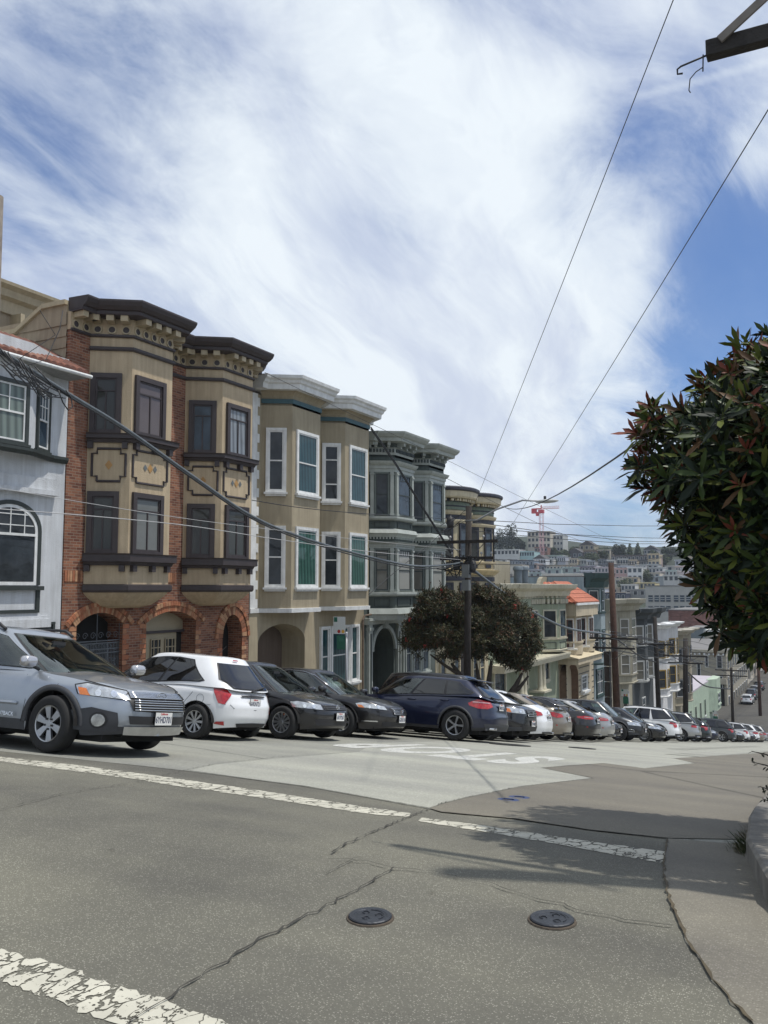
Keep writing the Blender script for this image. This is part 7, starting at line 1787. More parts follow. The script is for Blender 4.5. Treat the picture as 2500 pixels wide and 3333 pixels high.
    mb.tube([pp(190,1270),pp(205,1310),pp(222,1335),pp(236,1325),pp(232,1295),pp(215,1270)],.014,5);mb.tube([pp(130,1010),pp(180,1090),pp(60,1170)],.008,4);mb.tube([pp(205,1010),pp(195,1070),pp(150,1170),pp(60,1200)],.008,4)
    mb.build('coils',WIRE,t,smooth=True)
def e_pt(px,py,X): return Vector((X,)+onX(px,py,X))
def signs():
    X=-12.75
    def at(px,py): y,z=onX(px,py,X);return y,z
    GM=MATS.get('galvanised_steel') or mat('galvanised_steel',(.3,.31,.32),.45,.1,5,metal=.6)
    WS_=mat('sign_white',(.5,.52,.5),.5,.06);GN=mat('sign_green',(.01,.1,.06),.45,.1);RDm=mat('sign_red',(.3,.02,.02),.5);OR=mat('sign_orange',(.55,.3,.04),.5)
    def sign(label,px,pyt,pyb,pxs,pys,pyg,txt=True,sc=1.):
        D=12.75
        yp,_=at(px,pyt)
        t=thing('parking_sign',label,'sign',(X,yp,roadz(yp)+.12));zt=onX(px,pyt,X)[1]
        mb=MB();mb.cs=True;mb.tube([(X,yp,roadz(yp)),(X,yp,zt)],.032,8);mb.lathe((X,yp,zt),(0,0,1),[(.045,-.12),(.045,0),(.02,.03),(.001,.035)],10);mb.build('post',GM,t)
        # plates face up the street (towards the camera side), hanging on the left of the post
        def plate_(pl,pr,pt,pb,m,name):
            p=atD(pl,pt,1.);q=Vector((0,0,0))
            Y=yp-.05;x0,z1=onY(pl,pt,Y);x1,z0=onY(pr,pb,Y);mb=MB();mb.box((x0,Y-.006,z0),(x1,Y,z1));return mb.build(name,m,t),x0,x1,z0,z1,Y-.008
        o,x0,x1,z0,z1,Y=plate_(*pxs[0],*pys[0],WS_,'white_plate')
        W,H=x1-x0,z1-z0;xa,ya=(1,0,0),(0,0,1)
        def T(s,u,v,sz,m,par=o): textmesh(s,sz,m,frame_mtx((x0+W*u,Y-.002,z0+H*v),xa,ya),par,'lettering',.001)
        mb=MB();mb.box((x0+W*.05,Y-.002,z0+H*.7),(x0+W*.33,Y+.001,z0+H*.97));mb.build('green_square',GN,o)
        T('2',.19,.835,W*.36,WS_);T('HOUR',.66,.9,W*.17,GN);T('PARKING',.66,.79,W*.15,GN);T('8AM - 9PM',.5,.6,W*.18,GN);T('MON - SAT',.5,.44,W*.18,GN)
        mb=MB()
        for u,m,zz in ((.47,RDm,0),(.82,OR,0)):
            pass
        mb.lathe((x0+W*.47,Y,z0+H*.15),(0,-1,0),[(W*.13,0),(W*.13,.002),(.001,.003)],16);mb.build('red_disc',RDm,o);mb=MB();mb.lathe((x0+W*.82,Y,z0+H*.15),(0,-1,0),[(W*.13,0),(W*.13,.002),(.001,.003)],16);mb.build('orange_disc',OR,o)
        T('A',.47,.15,W*.2,WS_)
        g,x0,x1,z0,z1,Y=plate_(*pxs[1],*pys[1],GN,'green_plate');W,H=x1-x0,z1-z0
        textmesh('PARK AT',W*.23,WS_,frame_mtx((x0+W*.5,Y-.002,z0+H*.36),xa,ya),g,'lettering',.001);textmesh('90 DEG',W*.23,WS_,frame_mtx((x0+W*.5,Y-.002,z0+H*.16),xa,ya),g,'lettering',.001)
        for k in range(3): 
            mb=MB();mb.box((x0+W*.25,Y-.001,z0+H*(.6+.1*k)),(x0+W*.8,Y+.001,z0+H*(.63+.1*k)));mb.build('faint_line',mat('sign_green_pale',(.06,.2,.14),.5),g)
    sign('parking sign, white plate over green plate, in front of the plain beige house',1128,2060,2250,((1086,1124),(1097,1124)),((2007,2064),(2068,2114)),0)
    sign('parking sign, white plate over green plate, on a post in front of the beige-grey house',2046,2250,2300,((2022,2044),(2028,2046)),((2243,2266),(2268,2291)),0)
    sign('faded parking sign with a green plate at the foot of the mint green house',2336,2322,2400,((2319,2334),(2322,2337)),((2312,2330),(2331,2345)),0)
_ft=far_trees
def far_trees():
    _ft()
    M2=[(leafmat('hill_green',(.04,.06,.02)),5),(leafmat('hill_green_dark',(.02,.03,.014)),4)]
    rnd=random.Random(21)
    L=[(1835,1800,22),(1875,1792,20),(1955,1800,26),(1978,1796,24),(2015,1802,22),(2110,1800,24),(2135,1805,20),(2205,1800,22),(2235,1806,20),(2262,1806,18),(2300,1806,18),(1725,1842,12),(1800,1852,14),(1845,1870,14),(1915,1868,16),(1960,1880,16),(2060,1890,16),(2150,1868,14),(2210,1866,12),(1650,1850,12),(1888,1822,16)]
    names=['left of the shingled house gables','under the tan hall','left of the tall brown pole top','behind the tall brown pole top','right of the flat-topped pine','at the end of the dark brown block','left of the rounded hill street tree','right of the rounded hill street tree','above the long white row','near the sandy skyline house','below the grey skyline house','below the grey-green block','among roofs right of the crane','low between the beige row roofs','beside the dusky purple house','left of the dusty pink house','near the pale yellow house','on the cars side of the hill street','among the roofs below the hill street','below the long white building','below the tan hall among roofs']
    for i,((px,py,r_),nm) in enumerate(zip(L,names)):
        g=gnd(px,py+10)
        if not g: g=(-150,555)
        D=math.hypot(*g);c=atD(px,py,D);w=r_/F*D;zb=tz(c.x,c.y)
        cr=[(tuple(atD(px+rnd.uniform(-.6,.6)*r_,py+rnd.uniform(-.3,.3)*r_,D)),(w*.6,w*.6,w*.4)) for k in range(5)]
        tree('broadleaf_tree','small round hillside tree '+nm,(c.x,c.y,zb),max(2,c.z-zb),cr,900,.4*D/500,M2,.3,seed=50+i)
def drape(name,poly,off,m,parent=None,step=.5,kind='structure'):
    """sheet over the road surface cut to a world polygon"""
    bm=bmesh.new();vs=[bm.verts.new((a,b,0)) for a,b in poly];f=bm.faces.new(vs);bmesh.ops.triangulate(bm,faces=[f])
    y0,y1=min(p[1] for p in poly),max(p[1] for p in poly);y=math.floor(y0/step)*step+step
    cuts=[]
    while y<y1: cuts.append(y);y+=step if y<24 else (2 if y<110 else 1.)
    for y in cuts: bmesh.ops.bisect_plane(bm,geom=bm.verts[:]+bm.edges[:]+bm.faces[:],plane_co=(0,y,0),plane_no=(0,1,0))
    for v in bm.verts: v.co.z=roadz(v.co.y)+off
    bm.normal_update()
    for f in bm.faces:
        if f.normal.z<0: f.normal_flip()
    me=bpy.data.meshes.new(name);bm.to_mesh(me);bm.free();me.materials.append(m)
    o=bpy.data.objects.new(name,me);C.objects.link(o)
    if parent: o.parent=parent
    elif kind: o['kind']=kind
    return o
def roadmat(name,col,agg,aggs,scale,patch=.12,crack=0,tint=None,worn=0,bump=.4):
    m=bpy.data.materials.new(name);m.use_nodes=True;nt=m.node_tree;L=nt.links.new;p=nt.nodes['Principled BSDF'];p.inputs['Roughness'].default_value=.85;p.inputs['Specular IOR Level'].default_value=.35
    tc=_n(nt,'ShaderNodeTexCoord');V=tc.outputs['Object']
    vo=_n(nt,'ShaderNodeTexVoronoi',Scale=scale);L(V,vo.inputs['Vector'])
    sep=_n(nt,'ShaderNodeSeparateColor');L(vo.outputs['Color'],sep.inputs[0])
    cr=_n(nt,'ShaderNodeValToRGB');L(sep.outputs[0],cr.inputs['Fac'])
    e=cr.color_ramp.elements;e[0].position=0;e[0].color=tuple(c*.62 for c in col)+(1,);e[1].position=.55;e[1].color=col+(1,)
    a=e.new(1-aggs);a.color=tuple(c*1.25 for c in col)+(1,);b=e.new(min(1,1-aggs+.04));b.color=agg+(1,)
    # stones only in the middle of their cell
    st=_n(nt,'ShaderNodeValToRGB');L(vo.outputs['Distance'],st.inputs['Fac']);st.color_ramp.elements[0].position=.28;st.color_ramp.elements[0].color=(1,1,1,1);st.color_ramp.elements[1].position=.5;st.color_ramp.elements[1].color=(0,0,0,1)
    mx=_n(nt,'ShaderNodeMix',data_type='RGBA');L(st.outputs['Color'],mx.inputs[0]);mx.inputs[6].default_value=tuple(c*.8 for c in col)+(1,);L(cr.outputs['Color'],mx.inputs[7])
    n1=_n(nt,'ShaderNodeTexNoise',Scale=.55,Detail=7.,Roughness=.62);L(V,n1.inputs['Vector']);c1=_n(nt,'ShaderNodeValToRGB');L(n1.outputs['Fac'],c1.inputs['Fac']);c1.color_ramp.elements[0].position=.3;c1.color_ramp.elements[1].position=.72
    c1.color_ramp.elements[0].color=(1-patch,1-patch,1-patch*.9,1);c1.color_ramp.elements[1].color=(1+patch*.7,1+patch*.7,1+patch*.6,1)
    m2=_n(nt,'ShaderNodeMix',data_type='RGBA',blend_type='MULTIPLY');m2.inputs[0].default_value=1;L(mx.outputs[2],m2.inputs[6]);L(c1.outputs['Color'],m2.inputs[7]);out=m2.outputs[2]
    mL=_n(nt,'ShaderNodeMapping');mL.inputs['Scale'].default_value=(.22,1.1,1);mL.inputs['Rotation'].default_value=(0,0,.12);L(V,mL.inputs['Vector']);nL=_n(nt,'ShaderNodeTexNoise',Scale=1.,Detail=4.,Roughness=.5);L(mL.outputs[0],nL.inputs['Vector']);cL=_n(nt,'ShaderNodeValToRGB');L(nL.outputs['Fac'],cL.inputs['Fac']);cL.color_ramp.elements[0].position=.36;cL.color_ramp.elements[0].color=(.88,.88,.89,1);cL.color_ramp.elements[1].position=.64;cL.color_ramp.elements[1].color=(1.1,1.1,1.07,1)
    mL2=_n(nt,'ShaderNodeMix',data_type='RGBA',blend_type='MULTIPLY');mL2.inputs[0].default_value=1;L(out,mL2.inputs[6]);L(cL.outputs['Color'],mL2.inputs[7]);out=mL2.outputs[2]
    # oil and rust spots
    n3=_n(nt,'ShaderNodeTexNoise',Scale=3.3,Detail=4.,Roughness=.7);L(V,n3.inputs['Vector']);c3=_n(nt,'ShaderNodeValToRGB');L(n3.outputs['Fac'],c3.inputs['Fac']);c3.color_ramp.elements[0].position=.66;c3.color_ramp.elements[0].color=(1,1,1,1);c3.color_ramp.elements[1].position=.74;c3.color_ramp.elements[1].color=(.72,.7,.68,1)
    m3=_n(nt,'ShaderNodeMix',data_type='RGBA',blend_type='MULTIPLY');m3.inputs[0].default_value=1;L(out,m3.inputs[6]);L(c3.outputs['Color'],m3.inputs[7]);out=m3.outputs[2]
    if crack:
        nw=_n(nt,'ShaderNodeTexNoise',Scale=1.2,Detail=4.);L(V,nw.inputs['Vector']);ad=_n(nt,'ShaderNodeMix',data_type='RGBA');ad.inputs[0].default_value=.12;L(V,ad.inputs[6]);L(nw.outputs['Color'],ad.inputs[7])
        v2=_n(nt,'ShaderNodeTexVoronoi',Scale=crack,feature='DISTANCE_TO_EDGE');L(ad.outputs[2],v2.inputs['Vector']);c4=_n(nt,'ShaderNodeValToRGB');L(v2.outputs['Distance'],c4.inputs['Fac']);c4.color_ramp.elements[0].position=.0;c4.color_ramp.elements[0].color=(.5,.5,.5,1);c4.color_ramp.elements[1].position=.008;c4.color_ramp.elements[1].color=(1,1,1,1)
        m4=_n(nt,'ShaderNodeMix',data_type='RGBA',blend_type='MULTIPLY');m4.inputs[0].default_value=1;L(out,m4.inputs[6]);L(c4.outputs['Color'],m4.inputs[7]);out=m4.outputs[2]
    L(out,p.inputs['Base Color'])
    b=_n(nt,'ShaderNodeBump',Strength=bump,Distance=.004);L(sep.outputs[0],b.inputs['Height']);L(b.outputs['Normal'],p.inputs['Normal'])
    MATS[name]=m;return m
def paintmat(name,col,cell,width,wear):
    """thermoplastic road paint broken by cracks through which the road shows"""
    m=bpy.data.materials.new(name);m.use_nodes=True;nt=m.node_tree;L=nt.links.new;p=nt.nodes['Principled BSDF'];p.inputs['Roughness'].default_value=.7
    tc=_n(nt,'ShaderNodeTexCoord');V=tc.outputs['Object'];mp=_n(nt,'ShaderNodeMapping');mp.inputs['Scale'].default_value=(1.7,.8,1);mp.inputs['Rotation'].default_value=(0,0,.5);L(V,mp.inputs['Vector'])
    nw=_n(nt,'ShaderNodeTexNoise',Scale=9.,Detail=5.);L(mp.outputs[0],nw.inputs['Vector']);ad=_n(nt,'ShaderNodeMix',data_type='RGBA');ad.inputs[0].default_value=.16;L(mp.outputs[0],ad.inputs[6]);L(nw.outputs['Color'],ad.inputs[7])
    v=_n(nt,'ShaderNodeTexVoronoi',Scale=cell,feature='DISTANCE_TO_EDGE');L(ad.outputs[2],v.inputs['Vector'])
    n2=_n(nt,'ShaderNodeTexNoise',Scale=1.6,Detail=3.);L(V,n2.inputs['Vector'])
    mr=_n(nt,'ShaderNodeMapRange');L(n2.outputs['Fac'],mr.inputs[0]);mr.inputs[1].default_value=.35;mr.inputs[2].default_value=.65;mr.inputs[3].default_value=width*.25;mr.inputs[4].default_value=width*1.5
    gt=_n(nt,'ShaderNodeMath',operation='LESS_THAN');L(v.outputs['Distance'],gt.inputs[0]);L(mr.outputs[0],gt.inputs[1])
    n4=_n(nt,'ShaderNodeTexNoise',Scale=26.,Detail=6.,Roughness=.7);L(V,n4.inputs['Vector']);g2=_n(nt,'ShaderNodeMath',operation='GREATER_THAN');L(n4.outputs['Fac'],g2.inputs[0]);g2.inputs[1].default_value=1-wear
    mxx=_n(nt,'ShaderNodeMath',operation='MAXIMUM');L(gt.outputs[0],mxx.inputs[0]);L(g2.outputs[0],mxx.inputs[1])
    tr=_n(nt,'ShaderNodeBsdfTransparent');ms=_n(nt,'ShaderNodeMixShader');L(mxx.outputs[0],ms.inputs[0]);L(p.outputs[0],ms.inputs[1]);L(tr.outputs[0],ms.inputs[2]);L(ms.outputs[0],nt.nodes['Material Output'].inputs['Surface'])
    n5=_n(nt,'ShaderNodeTexNoise',Scale=5.,Detail=6.);L(V,n5.inputs['Vector']);cr=_n(nt,'ShaderNodeValToRGB');L(n5.outputs['Fac'],cr.inputs['Fac']);cr.color_ramp.elements[0].position=.3;cr.color_ramp.elements[0].color=tuple(c*.78 for c in col)+(1,);cr.color_ramp.elements[1].position=.7;cr.color_ramp.elements[1].color=col+(1,);L(cr.outputs['Color'],p.inputs['Base Color'])
    return m
def ground():
    AS=roadmat('asphalt_intersection',(.168,.162,.132),(.31,.30,.25),.24,125,.3,.0,bump=1.)
    CO=roadmat('concrete_pale',(.36,.36,.315),(.46,.46,.41),.15,60,.1,0,bump=.2)
    CM=roadmat('concrete_grey',(.29,.29,.255),(.38,.38,.33),.15,60,.14,.18,bump=.25)
    BA=roadmat('asphalt_brown',(.18,.165,.135),(.28,.27,.24),.12,110,.14,.1,bump=.4)
    AP=roadmat('gutter_concrete',(.21,.195,.16),(.25,.23,.2),.1,90,.25,.0,bump=.25)
    SW=roadmat('sidewalk_concrete',(.24,.23,.2),(.32,.31,.28),.1,80,.15,.6,bump=.2)
    FAR=mat('city_ground',(.12,.12,.11),.9,.3,.05)
    HG=mat('hill_ground',(.025,.035,.02),.9,.4,.06)
    # terrain sheet
    mb=MB();ys=[-60,-20,0,4]+[4.5+.5*k for k in range(40)]+[26+2*k for k in range(44)]+[114+k for k in range(12)]+[130,150,180,210,240]+[250+12*k for k in range(30)]+[640,700,900,1400]
    xs=[-900,-500,-350]+[-300+15*k for k in range(27)]+[120,200,400,900]
    n=len(xs);mb.add([(x,y,tz(x,y)-.03) for y in ys for x in xs],[(i*n+j,i*n+j+1,(i+1)*n+j+1,(i+1)*n+j) for i in range(len(ys)-1) for j in range(n-1)])
    me=mb.build('terrain',[FAR,HG],None,smooth=True);me['kind']='structure'
    for p in me.data.polygons:
        if p.center.y>235: p.material_index=1
    W=[gnd(*p) for p in ((400,2485),(610,2508),(1000,2560),(1397,2632))]
    L3=gnd(610,2508);tip=gnd(1397,2632)
    drape('intersection_road',[(-40,-30),(30,-30),(30,4.2),(-.3,8.0),(-.3,8.5),(-13,8.5),(-13,7.9),(-40,7.9)],0,AS)
    l0=gnd(0,2438)
    g=lambda a,b:gnd(a,b)
    drape('street_road',[(-13,7.9),g(0,2446),g(400,2487),g(610,2510),g(1000,2562),g(1250,2607),g(1397,2634),g(1438,2645),g(1672,2666),g(1928,2704),g(2173,2732),(-.66,7.4),(-.74,8.3),(-.8,9),(-.86,12),(-.88,116),(-13,116)],.003,CM)
    drape('concrete_panel',[g(618,2509),g(800,2535),g(1000,2561),g(1250,2606),g(1397,2632),g(1438,2617),g(1514,2598),g(1694,2561),g(1928,2534),g(1762,2500),g(1850,2492),g(1966,2485),g(2101,2502),g(2260,2485),g(2192,2469),(-3.4,30),(-3.2,60),(-3.2,110),(-8.2,110),(-8.3,30),(-8.6,16),g(1168,2449),g(900,2470),g(700,2490)],.006,CO)
    drape('brown_road',[g(1399,2634),g(1440,2619),g(1516,2600),g(1696,2563),g(1932,2535),g(1766,2501),g(1852,2493),g(1966,2486),g(2101,2503),g(2264,2486),g(2196,2470),(-3.1,36),(-3.1,110),(-1.0,110),(-.95,12),(-.82,9),(-.72,7.75),g(2173,2731),g(1928,2705),g(1672,2667),g(1438,2646)],.009,BA)
    for k,(a,b,c,d) in enumerate(((24,27,-4.3,-3.4),(31,60,-5.5,-4.9))): drape('road_patch',[(c,a),(d,a),(d,b),(c,b)],.012,CM)
    q=[(2173,2731),(2163,2790),(2160,2850),(2172,2905),(2192,2960),(2215,3018),(2258,3100),(2325,3195),(2390,3270),(2450,3333)]
    q=[g(*p) for p in q];gq=q+[(-.12,2.6),(.6,1.8),(1.5,1.0),(30,1.0),(30,-2),(30,3.),(4,3.),(1.5,3.2),(.6,3.8),(.05,4.6),(-.22,5.4),(-.42,6.4),(-.55,7.6)]
    gq=q+[(-.05,3.0),(.6,2.2),(2.,1.6),(30,1.3),(30,3.),(4,3.05),(1.5,3.25),(.6,3.8),(.03,4.35),(-.24,4.77),(-.39,5.18),(-.5,5.82),(-.63,6.62),(-.68,7.28),(-.7,7.4)]
    drape('gutter',gq,.006,AP)
    # right kerb and pavement
    cur=[(30,3.0),(4,3.0),(1.5,3.2),(.6,3.75),(0,4.3),(-.27,4.72),(-.42,5.13),(-.53,5.79),(-.66,6.6),(-.71,7.26),(-.78,8.06),(-.82,9.0),(-.85,10.5),(-.88,12)]+[(-.9,y) for y in range(14,240,3)]
    h=.16
    for nm,o0,o1,mm,z1 in (('right_kerb',0,.16,mat('kerb_concrete',(.17,.16,.14),.85,.25,5,.4,streak=.2),h),('right_pavement',.16,12,SW,h-.004)):
        mb=MB();P=[]
        for i,(x,y) in enumerate(cur):
            a=cur[max(i-1,0)];b=cur[min(i+1,len(cur)-1)];dx,dy=b[0]-a[0],b[1]-a[1];l=math.hypot(dx,dy);nx,ny=dy/l,-dx/l
            P.append((x,y,nx,ny))
        if nm=='right_kerb':
            vs=[]
            for x,y,nx,ny in P:
                z=roadz(y);vs+=[(x,y,z-.1),(x,y,z+h-.02),(x+nx*.02,y+ny*.02,z+h),(x+nx*.16,y+ny*.16,z+h)]
            mb.add(vs,[(4*i+k,4*i+k+1,4*i+5+k,4*i+4+k) for i in range(len(P)-1) for k in range(3)])
        else:
            vs=[]
            for x,y,nx,ny in P: vs+=[(x+nx*.16,y+ny*.16,roadz(y)+z1),(max(x+.16,4.5) if y>4 else x+nx*.16,max(y,4.5) if y<=4 else y,roadz(max(y,4.5) if y<=4 else y)+z1)]
            mb.add(vs,[(2*i,2*i+1,2*i+3,2*i+2) for i in range(len(P)-1)])
        o=mb.build(nm,mm,None,smooth=False);o['kind']='structure'
        bm=bmesh.new();bm.from_mesh(o.data);bmesh.ops.recalc_face_normals(bm,faces=bm.faces[:]);bm.to_mesh(o.data);bm.free()
    # left kerb and pavement
    ys=[-30,0,4]+[5+k for k in range(20)]+[27+3*k for k in range(29)]+[113+k for k in range(5)]
    mb=MB();vs=[]
    for y in ys: z=roadz(y);vs+=[(-13.0,y,z-.1),(-13.0,y,z+.13),(-13.02,y,z+.15),(-13.16,y,z+.15)]
    mb.add(vs,[(4*i+k,4*i+4+k,4*i+5+k,4*i+k+1) for i in range(len(ys)-1) for k in range(3)]);o=mb.build('left_kerb',MATS['kerb_concrete'],None);o['kind']='structure'
    mb=MB();vs=[]
    for y in ys: z=roadz(y)+.145;vs+=[(-13.16,y,z),(XW+.0,y,z)]
    mb.add(vs,[(2*i,2*i+2,2*i+3,2*i+1) for i in range(len(ys)-1)]);o=mb.build('left_pavement',SW,None);o['kind']='structure'
    # crossing lines
    PW=paintmat('cracked_road_paint',(.54,.52,.43),6.,.05,.38);PW2=paintmat('cracked_road_paint_near',(.54,.52,.43),7.5,.06,.4);PS=paintmat('road_lettering_paint',(.58,.58,.54),5.,.008,.42)
    def ragged(top,bot,seed):
        rnd=random.Random(seed);out=[]
        for pts,sg in ((top,1),(bot[::-1],-1)):
            for (a,b) in zip(pts,pts[1:]):
                A,B=g(*a),g(*b);n=max(2,int(math.dist(A,B)/.035))
                for k in range(n): t=k/n;out.append((lerp(A[0],B[0],t)+rnd.gauss(0,.006),lerp(A[1],B[1],t)+rnd.gauss(0,.010)))
            out.append(g(*pts[-1]))
        return out
    o=drape('crosswalk_line',ragged([(-60,2457),(0,2464),(250,2491),(520,2527),(874,2578),(1150,2622),(1337,2648)],[(-60,2472),(0,2479),(452,2538),(527,2552),(874,2601),(1220,2653),(1330,2660)],1),.0035,PW)
    o=drape('crosswalk_line',ragged([(1370,2661),(1551,2685),(1853,2730),(2196,2778)],[(1360,2674),(1551,2704),(1777,2742),(2150,2810)],2),.0035,PW)
    o=drape('crosswalk_line',ragged([(-160,3043),(0,3087),(265,3165),(506,3247),(741,3333),(900,3400)],[(-160,3142),(0,3195),(205,3268),(362,3325),(540,3400)],3),.0035,PW2)
    # cracks: narrow dark ribbons
    CK=mat('crack_tar',(.045,.042,.035),.95,.2,10)
    roads={o.name:o for o in bpy.data.objects}
    base=roads['intersection_road']
    rnd=random.Random(6)
    SR=roadmat('valley_asphalt',(.085,.08,.07),(.15,.15,.14),.1,20,.2,0);drape('valley_road',[(-60,139.2),(40,139.2),(40,150.5),(-60,150.5)],.006,SR);drape('valley_road',[(-17,116.2),(-.9,116.2),(-.9,139.2),(-17,139.2)],.006,SR);drape('valley_road',[(-17.3,150.6),(-.9,150.6),(-.9,245),(-17.3,245)],.006,SR)
    def crack(pts,w,jit=.008,off=.0125,m=CK):
        P=[Vector(g(*p)) for p in pts];Q=[]
        for a,b in zip(P,P[1:]):
            n=max(2,int((b-a).length/.05))
            for k in range(n): Q.append(a.lerp(b,k/n)+Vector((rnd.gauss(0,jit),rnd.gauss(0,jit))))
        Q.append(P[-1]);mb=MB();vs=[]
        for i,p in enumerate(Q):
            d=(Q[min(i+1,len(Q)-1)]-Q[max(i-1,0)]).normalized();nn=Vector((-d.y,d.x));ww=w*rnd.uniform(.15,.95)/2
            for s in (-1,1): q=p+nn*ww*s;vs.append((q.x,q.y,roadz(q.y)+off))
        mb.add(vs,[(2*i,2*i+1,2*i+3,2*i+2) for i in range(len(Q)-1)]);o=mb.build('crack',m,None);o.parent=base;ORG.pop(o.name,None)
    crack([(1397,2636),(1320,2665),(1240,2700),(1130,2750),(1080,2780)],.018)
    crack([(1285,2830),(1180,2890),(1050,2960),(940,3015),(800,3090),(700,3150),(620,3200),(560,3250),(420,3333)],.018)
    crack([(1070,2800),(1170,2805),(1285,2830),(1400,2838),(1600,2885),(1760,2935),(1950,2985),(2190,3020)],.010,.012)
    crack([(0,2640),(150,2600),(300,2570),(440,2548),(600,2510),(700,2488),(900,2466),(1200,2447)],.012,.012)
    crack([(400,2487),(610,2510),(800,2536),(1000,2562),(1250,2607),(1397,2634)],.012,.01)
    crack([(1397,2634),(1438,2618),(1514,2599),(1694,2562),(1928,2535)],.012,.008)
    crack([(1415,2641),(1438,2645),(1672,2667),(1928,2705),(2173,2732)],.014,.01)
    crack([(2173,2732),(2163,2790),(2160,2850),(2172,2905),(2192,2960),(2215,3018),(2258,3100),(2325,3195),(2390,3270),(2450,3333)],.020,.005,m=mat('mossy_joint',(.075,.06,.036),.95,.3,12))
    crack([(1060,2850),(1150,2800),(1180,2795)],.008);crack([(2360,2740),(2400,2755),(2440,2760)],.01)
    crack([(1930,2534),(1762,2501),(1966,2486),(2101,2502),(2260,2485)],.012,.008)
    # oil stain: long faint smear
    ST=paintmat('oil_smear',(.05,.05,.045),3.,.3,.5)
    # STOP
    lm=Matrix(((-1,0,0,0),(0,-1,0,0),(0,0,1,0),(0,0,0,1)))
    S=[g(*p) for p in ((1740,2500),(1200,2441))]
    cu=bpy.data.curves.new('stop','FONT');cu.body='STOP';cu.size=1.;cu.align_x='LEFT';cu.align_y='BOTTOM_BASELINE' if 0 else 'BOTTOM';cu.offset=.045;cu.space_character=1.2
    t=bpy.data.objects.new('tmp',cu);C.objects.link(t);bpy.context.view_layer.update();me=bpy.data.meshes.new_from_object(t.evaluated_get(bpy.context.evaluated_depsgraph_get()));bpy.data.objects.remove(t)
    xs_=[v.co.x for v in me.vertices];ys_=[v.co.y for v in me.vertices];x0,x1,y0,y1=min(xs_),max(xs_),min(ys_),max(ys_)
    bm=bmesh.new();bm.from_mesh(me)
    # corners: letters run from X=-4.75 (S) to -8.75 (P); their tops point back towards the crossing
    for k in range(12): bmesh.ops.bisect_plane(bm,geom=bm.verts[:]+bm.edges[:]+bm.faces[:],plane_co=(0,y0+(y1-y0)*(k+.5)/12,0),plane_no=(0,1,0))
    for v in bm.verts:
        u=(v.co.x-x0)/(x1-x0);w=(v.co.y-y0)/(y1-y0);X=lerp(-4.75,-8.6,u);Y=lerp(16.8,13.6,w)+.35*u;v.co=Vector((X,Y,roadz(Y)+.0095))
    bm.normal_update()
    for f in bm.faces:
        if f.normal.z<0: f.normal_flip()
    bm.to_mesh(me);bm.free();me.materials.clear();me.materials.append(PS);o=bpy.data.objects.new('stop_marking',me);C.objects.link(o);o['kind']='structure'
    # valve covers
    BM=mat('blue_grey_cast_iron',(.036,.04,.048),.5,.25,12,.3,metal=.5);RI=mat('rust_ring',(.07,.055,.04),.9,.3,15,.5)
    for px,py,lb in ((1205,2989,'left one of two round blue-grey iron covers in the near asphalt'),(1797,2998,'right one of two round blue-grey iron covers in the near asphalt')):
        x,y=g(px,py);t=thing('valve_cover',lb,'utility cover',(x,y,0),'iron utility covers set in the crossing')
        mb=MB();mb.lathe((x,y,.001),(0,0,1),[(.118,0),(.115,.006),(.10,.007)],28);mb.build('ring',RI,t)
        mb=MB();mb.cs=True;mb.lathe((x,y,.004),(0,0,1),[(.106,0),(.106,.010),(.101,.014),(.08,.013),(.078,.011),(.001,.011)],32);l=mb.build('lid',BM,t,auto=30)
        mb=MB()
        for k in range(3):
            a=k*2.1+(.5 if px<1500 else 1.4);cx,cy=x+.042*math.cos(a),y+.042*math.sin(a);mb.tube([(cx+.017*math.cos(b*.7),cy+.017*math.sin(b*.7),.0165) for b in range(7+k)],.0035,4)
        mb.tube([(x+.068*math.cos(b*.3-.4),y+.068*math.sin(b*.3-.4),.0165) for b in range(9)],.0025,4);mb.build('cast_emblem',BM,l)
    # street grates and flat covers farther off
    DKI=mat('dark_cast_iron',(.04,.04,.038),.7,.2,8,metal=.3)
    for px,py,r_,lb in ((1660,2426,.5,'round dark manhole cover in front of the navy blue car'),(1895,2437,.35,'dark rectangular-looking cover farther down the pale road')):
        q=g(px,py);x,y=q;t=thing('manhole_cover',lb,'manhole cover',(x,y,roadz(y)));s=(roadz(y+.1)-roadz(y-.1))/.2;mb=MB();mb.lathe((x,y,roadz(y)+.012),(0,-s,1),[(r_,0),(r_,.012),(r_*.92,.014),(.001,.012)],28);mb.build('lid',DKI,t);mb=MB()
        for k in range(-3,4): mb.obox((x-r_*.6,y+k*r_*.2-.02,roadz(y+k*r_*.2)+.024),(r_*1.2,0,0),(0,.04,.04*s),(0,0,.006))
        mb.build('ribs',DKI,t)
    for px,py,lb in ((1655,2606,'left blue painted utility mark on the brown asphalt'),(1690,2598,'right blue painted utility mark on the brown asphalt')):
        x,y=g(px,py);mb=MB();mb.lathe((x,y,roadz(y)+.0115),(0,.1,1),[(.11,0),(.09,.001),(.06,.001)],18);mb.tube([(x-.05,y,roadz(y)+.013),(x+.05,y+.02,roadz(y)+.013)],.008,4);o=mb.build('utility_mark',mat('blue_spray_paint',(.03,.05,.13),.8,.3,12),None);tag(o,lb,'road mark')
SAZ,SEL=R(24.6),R(68.)
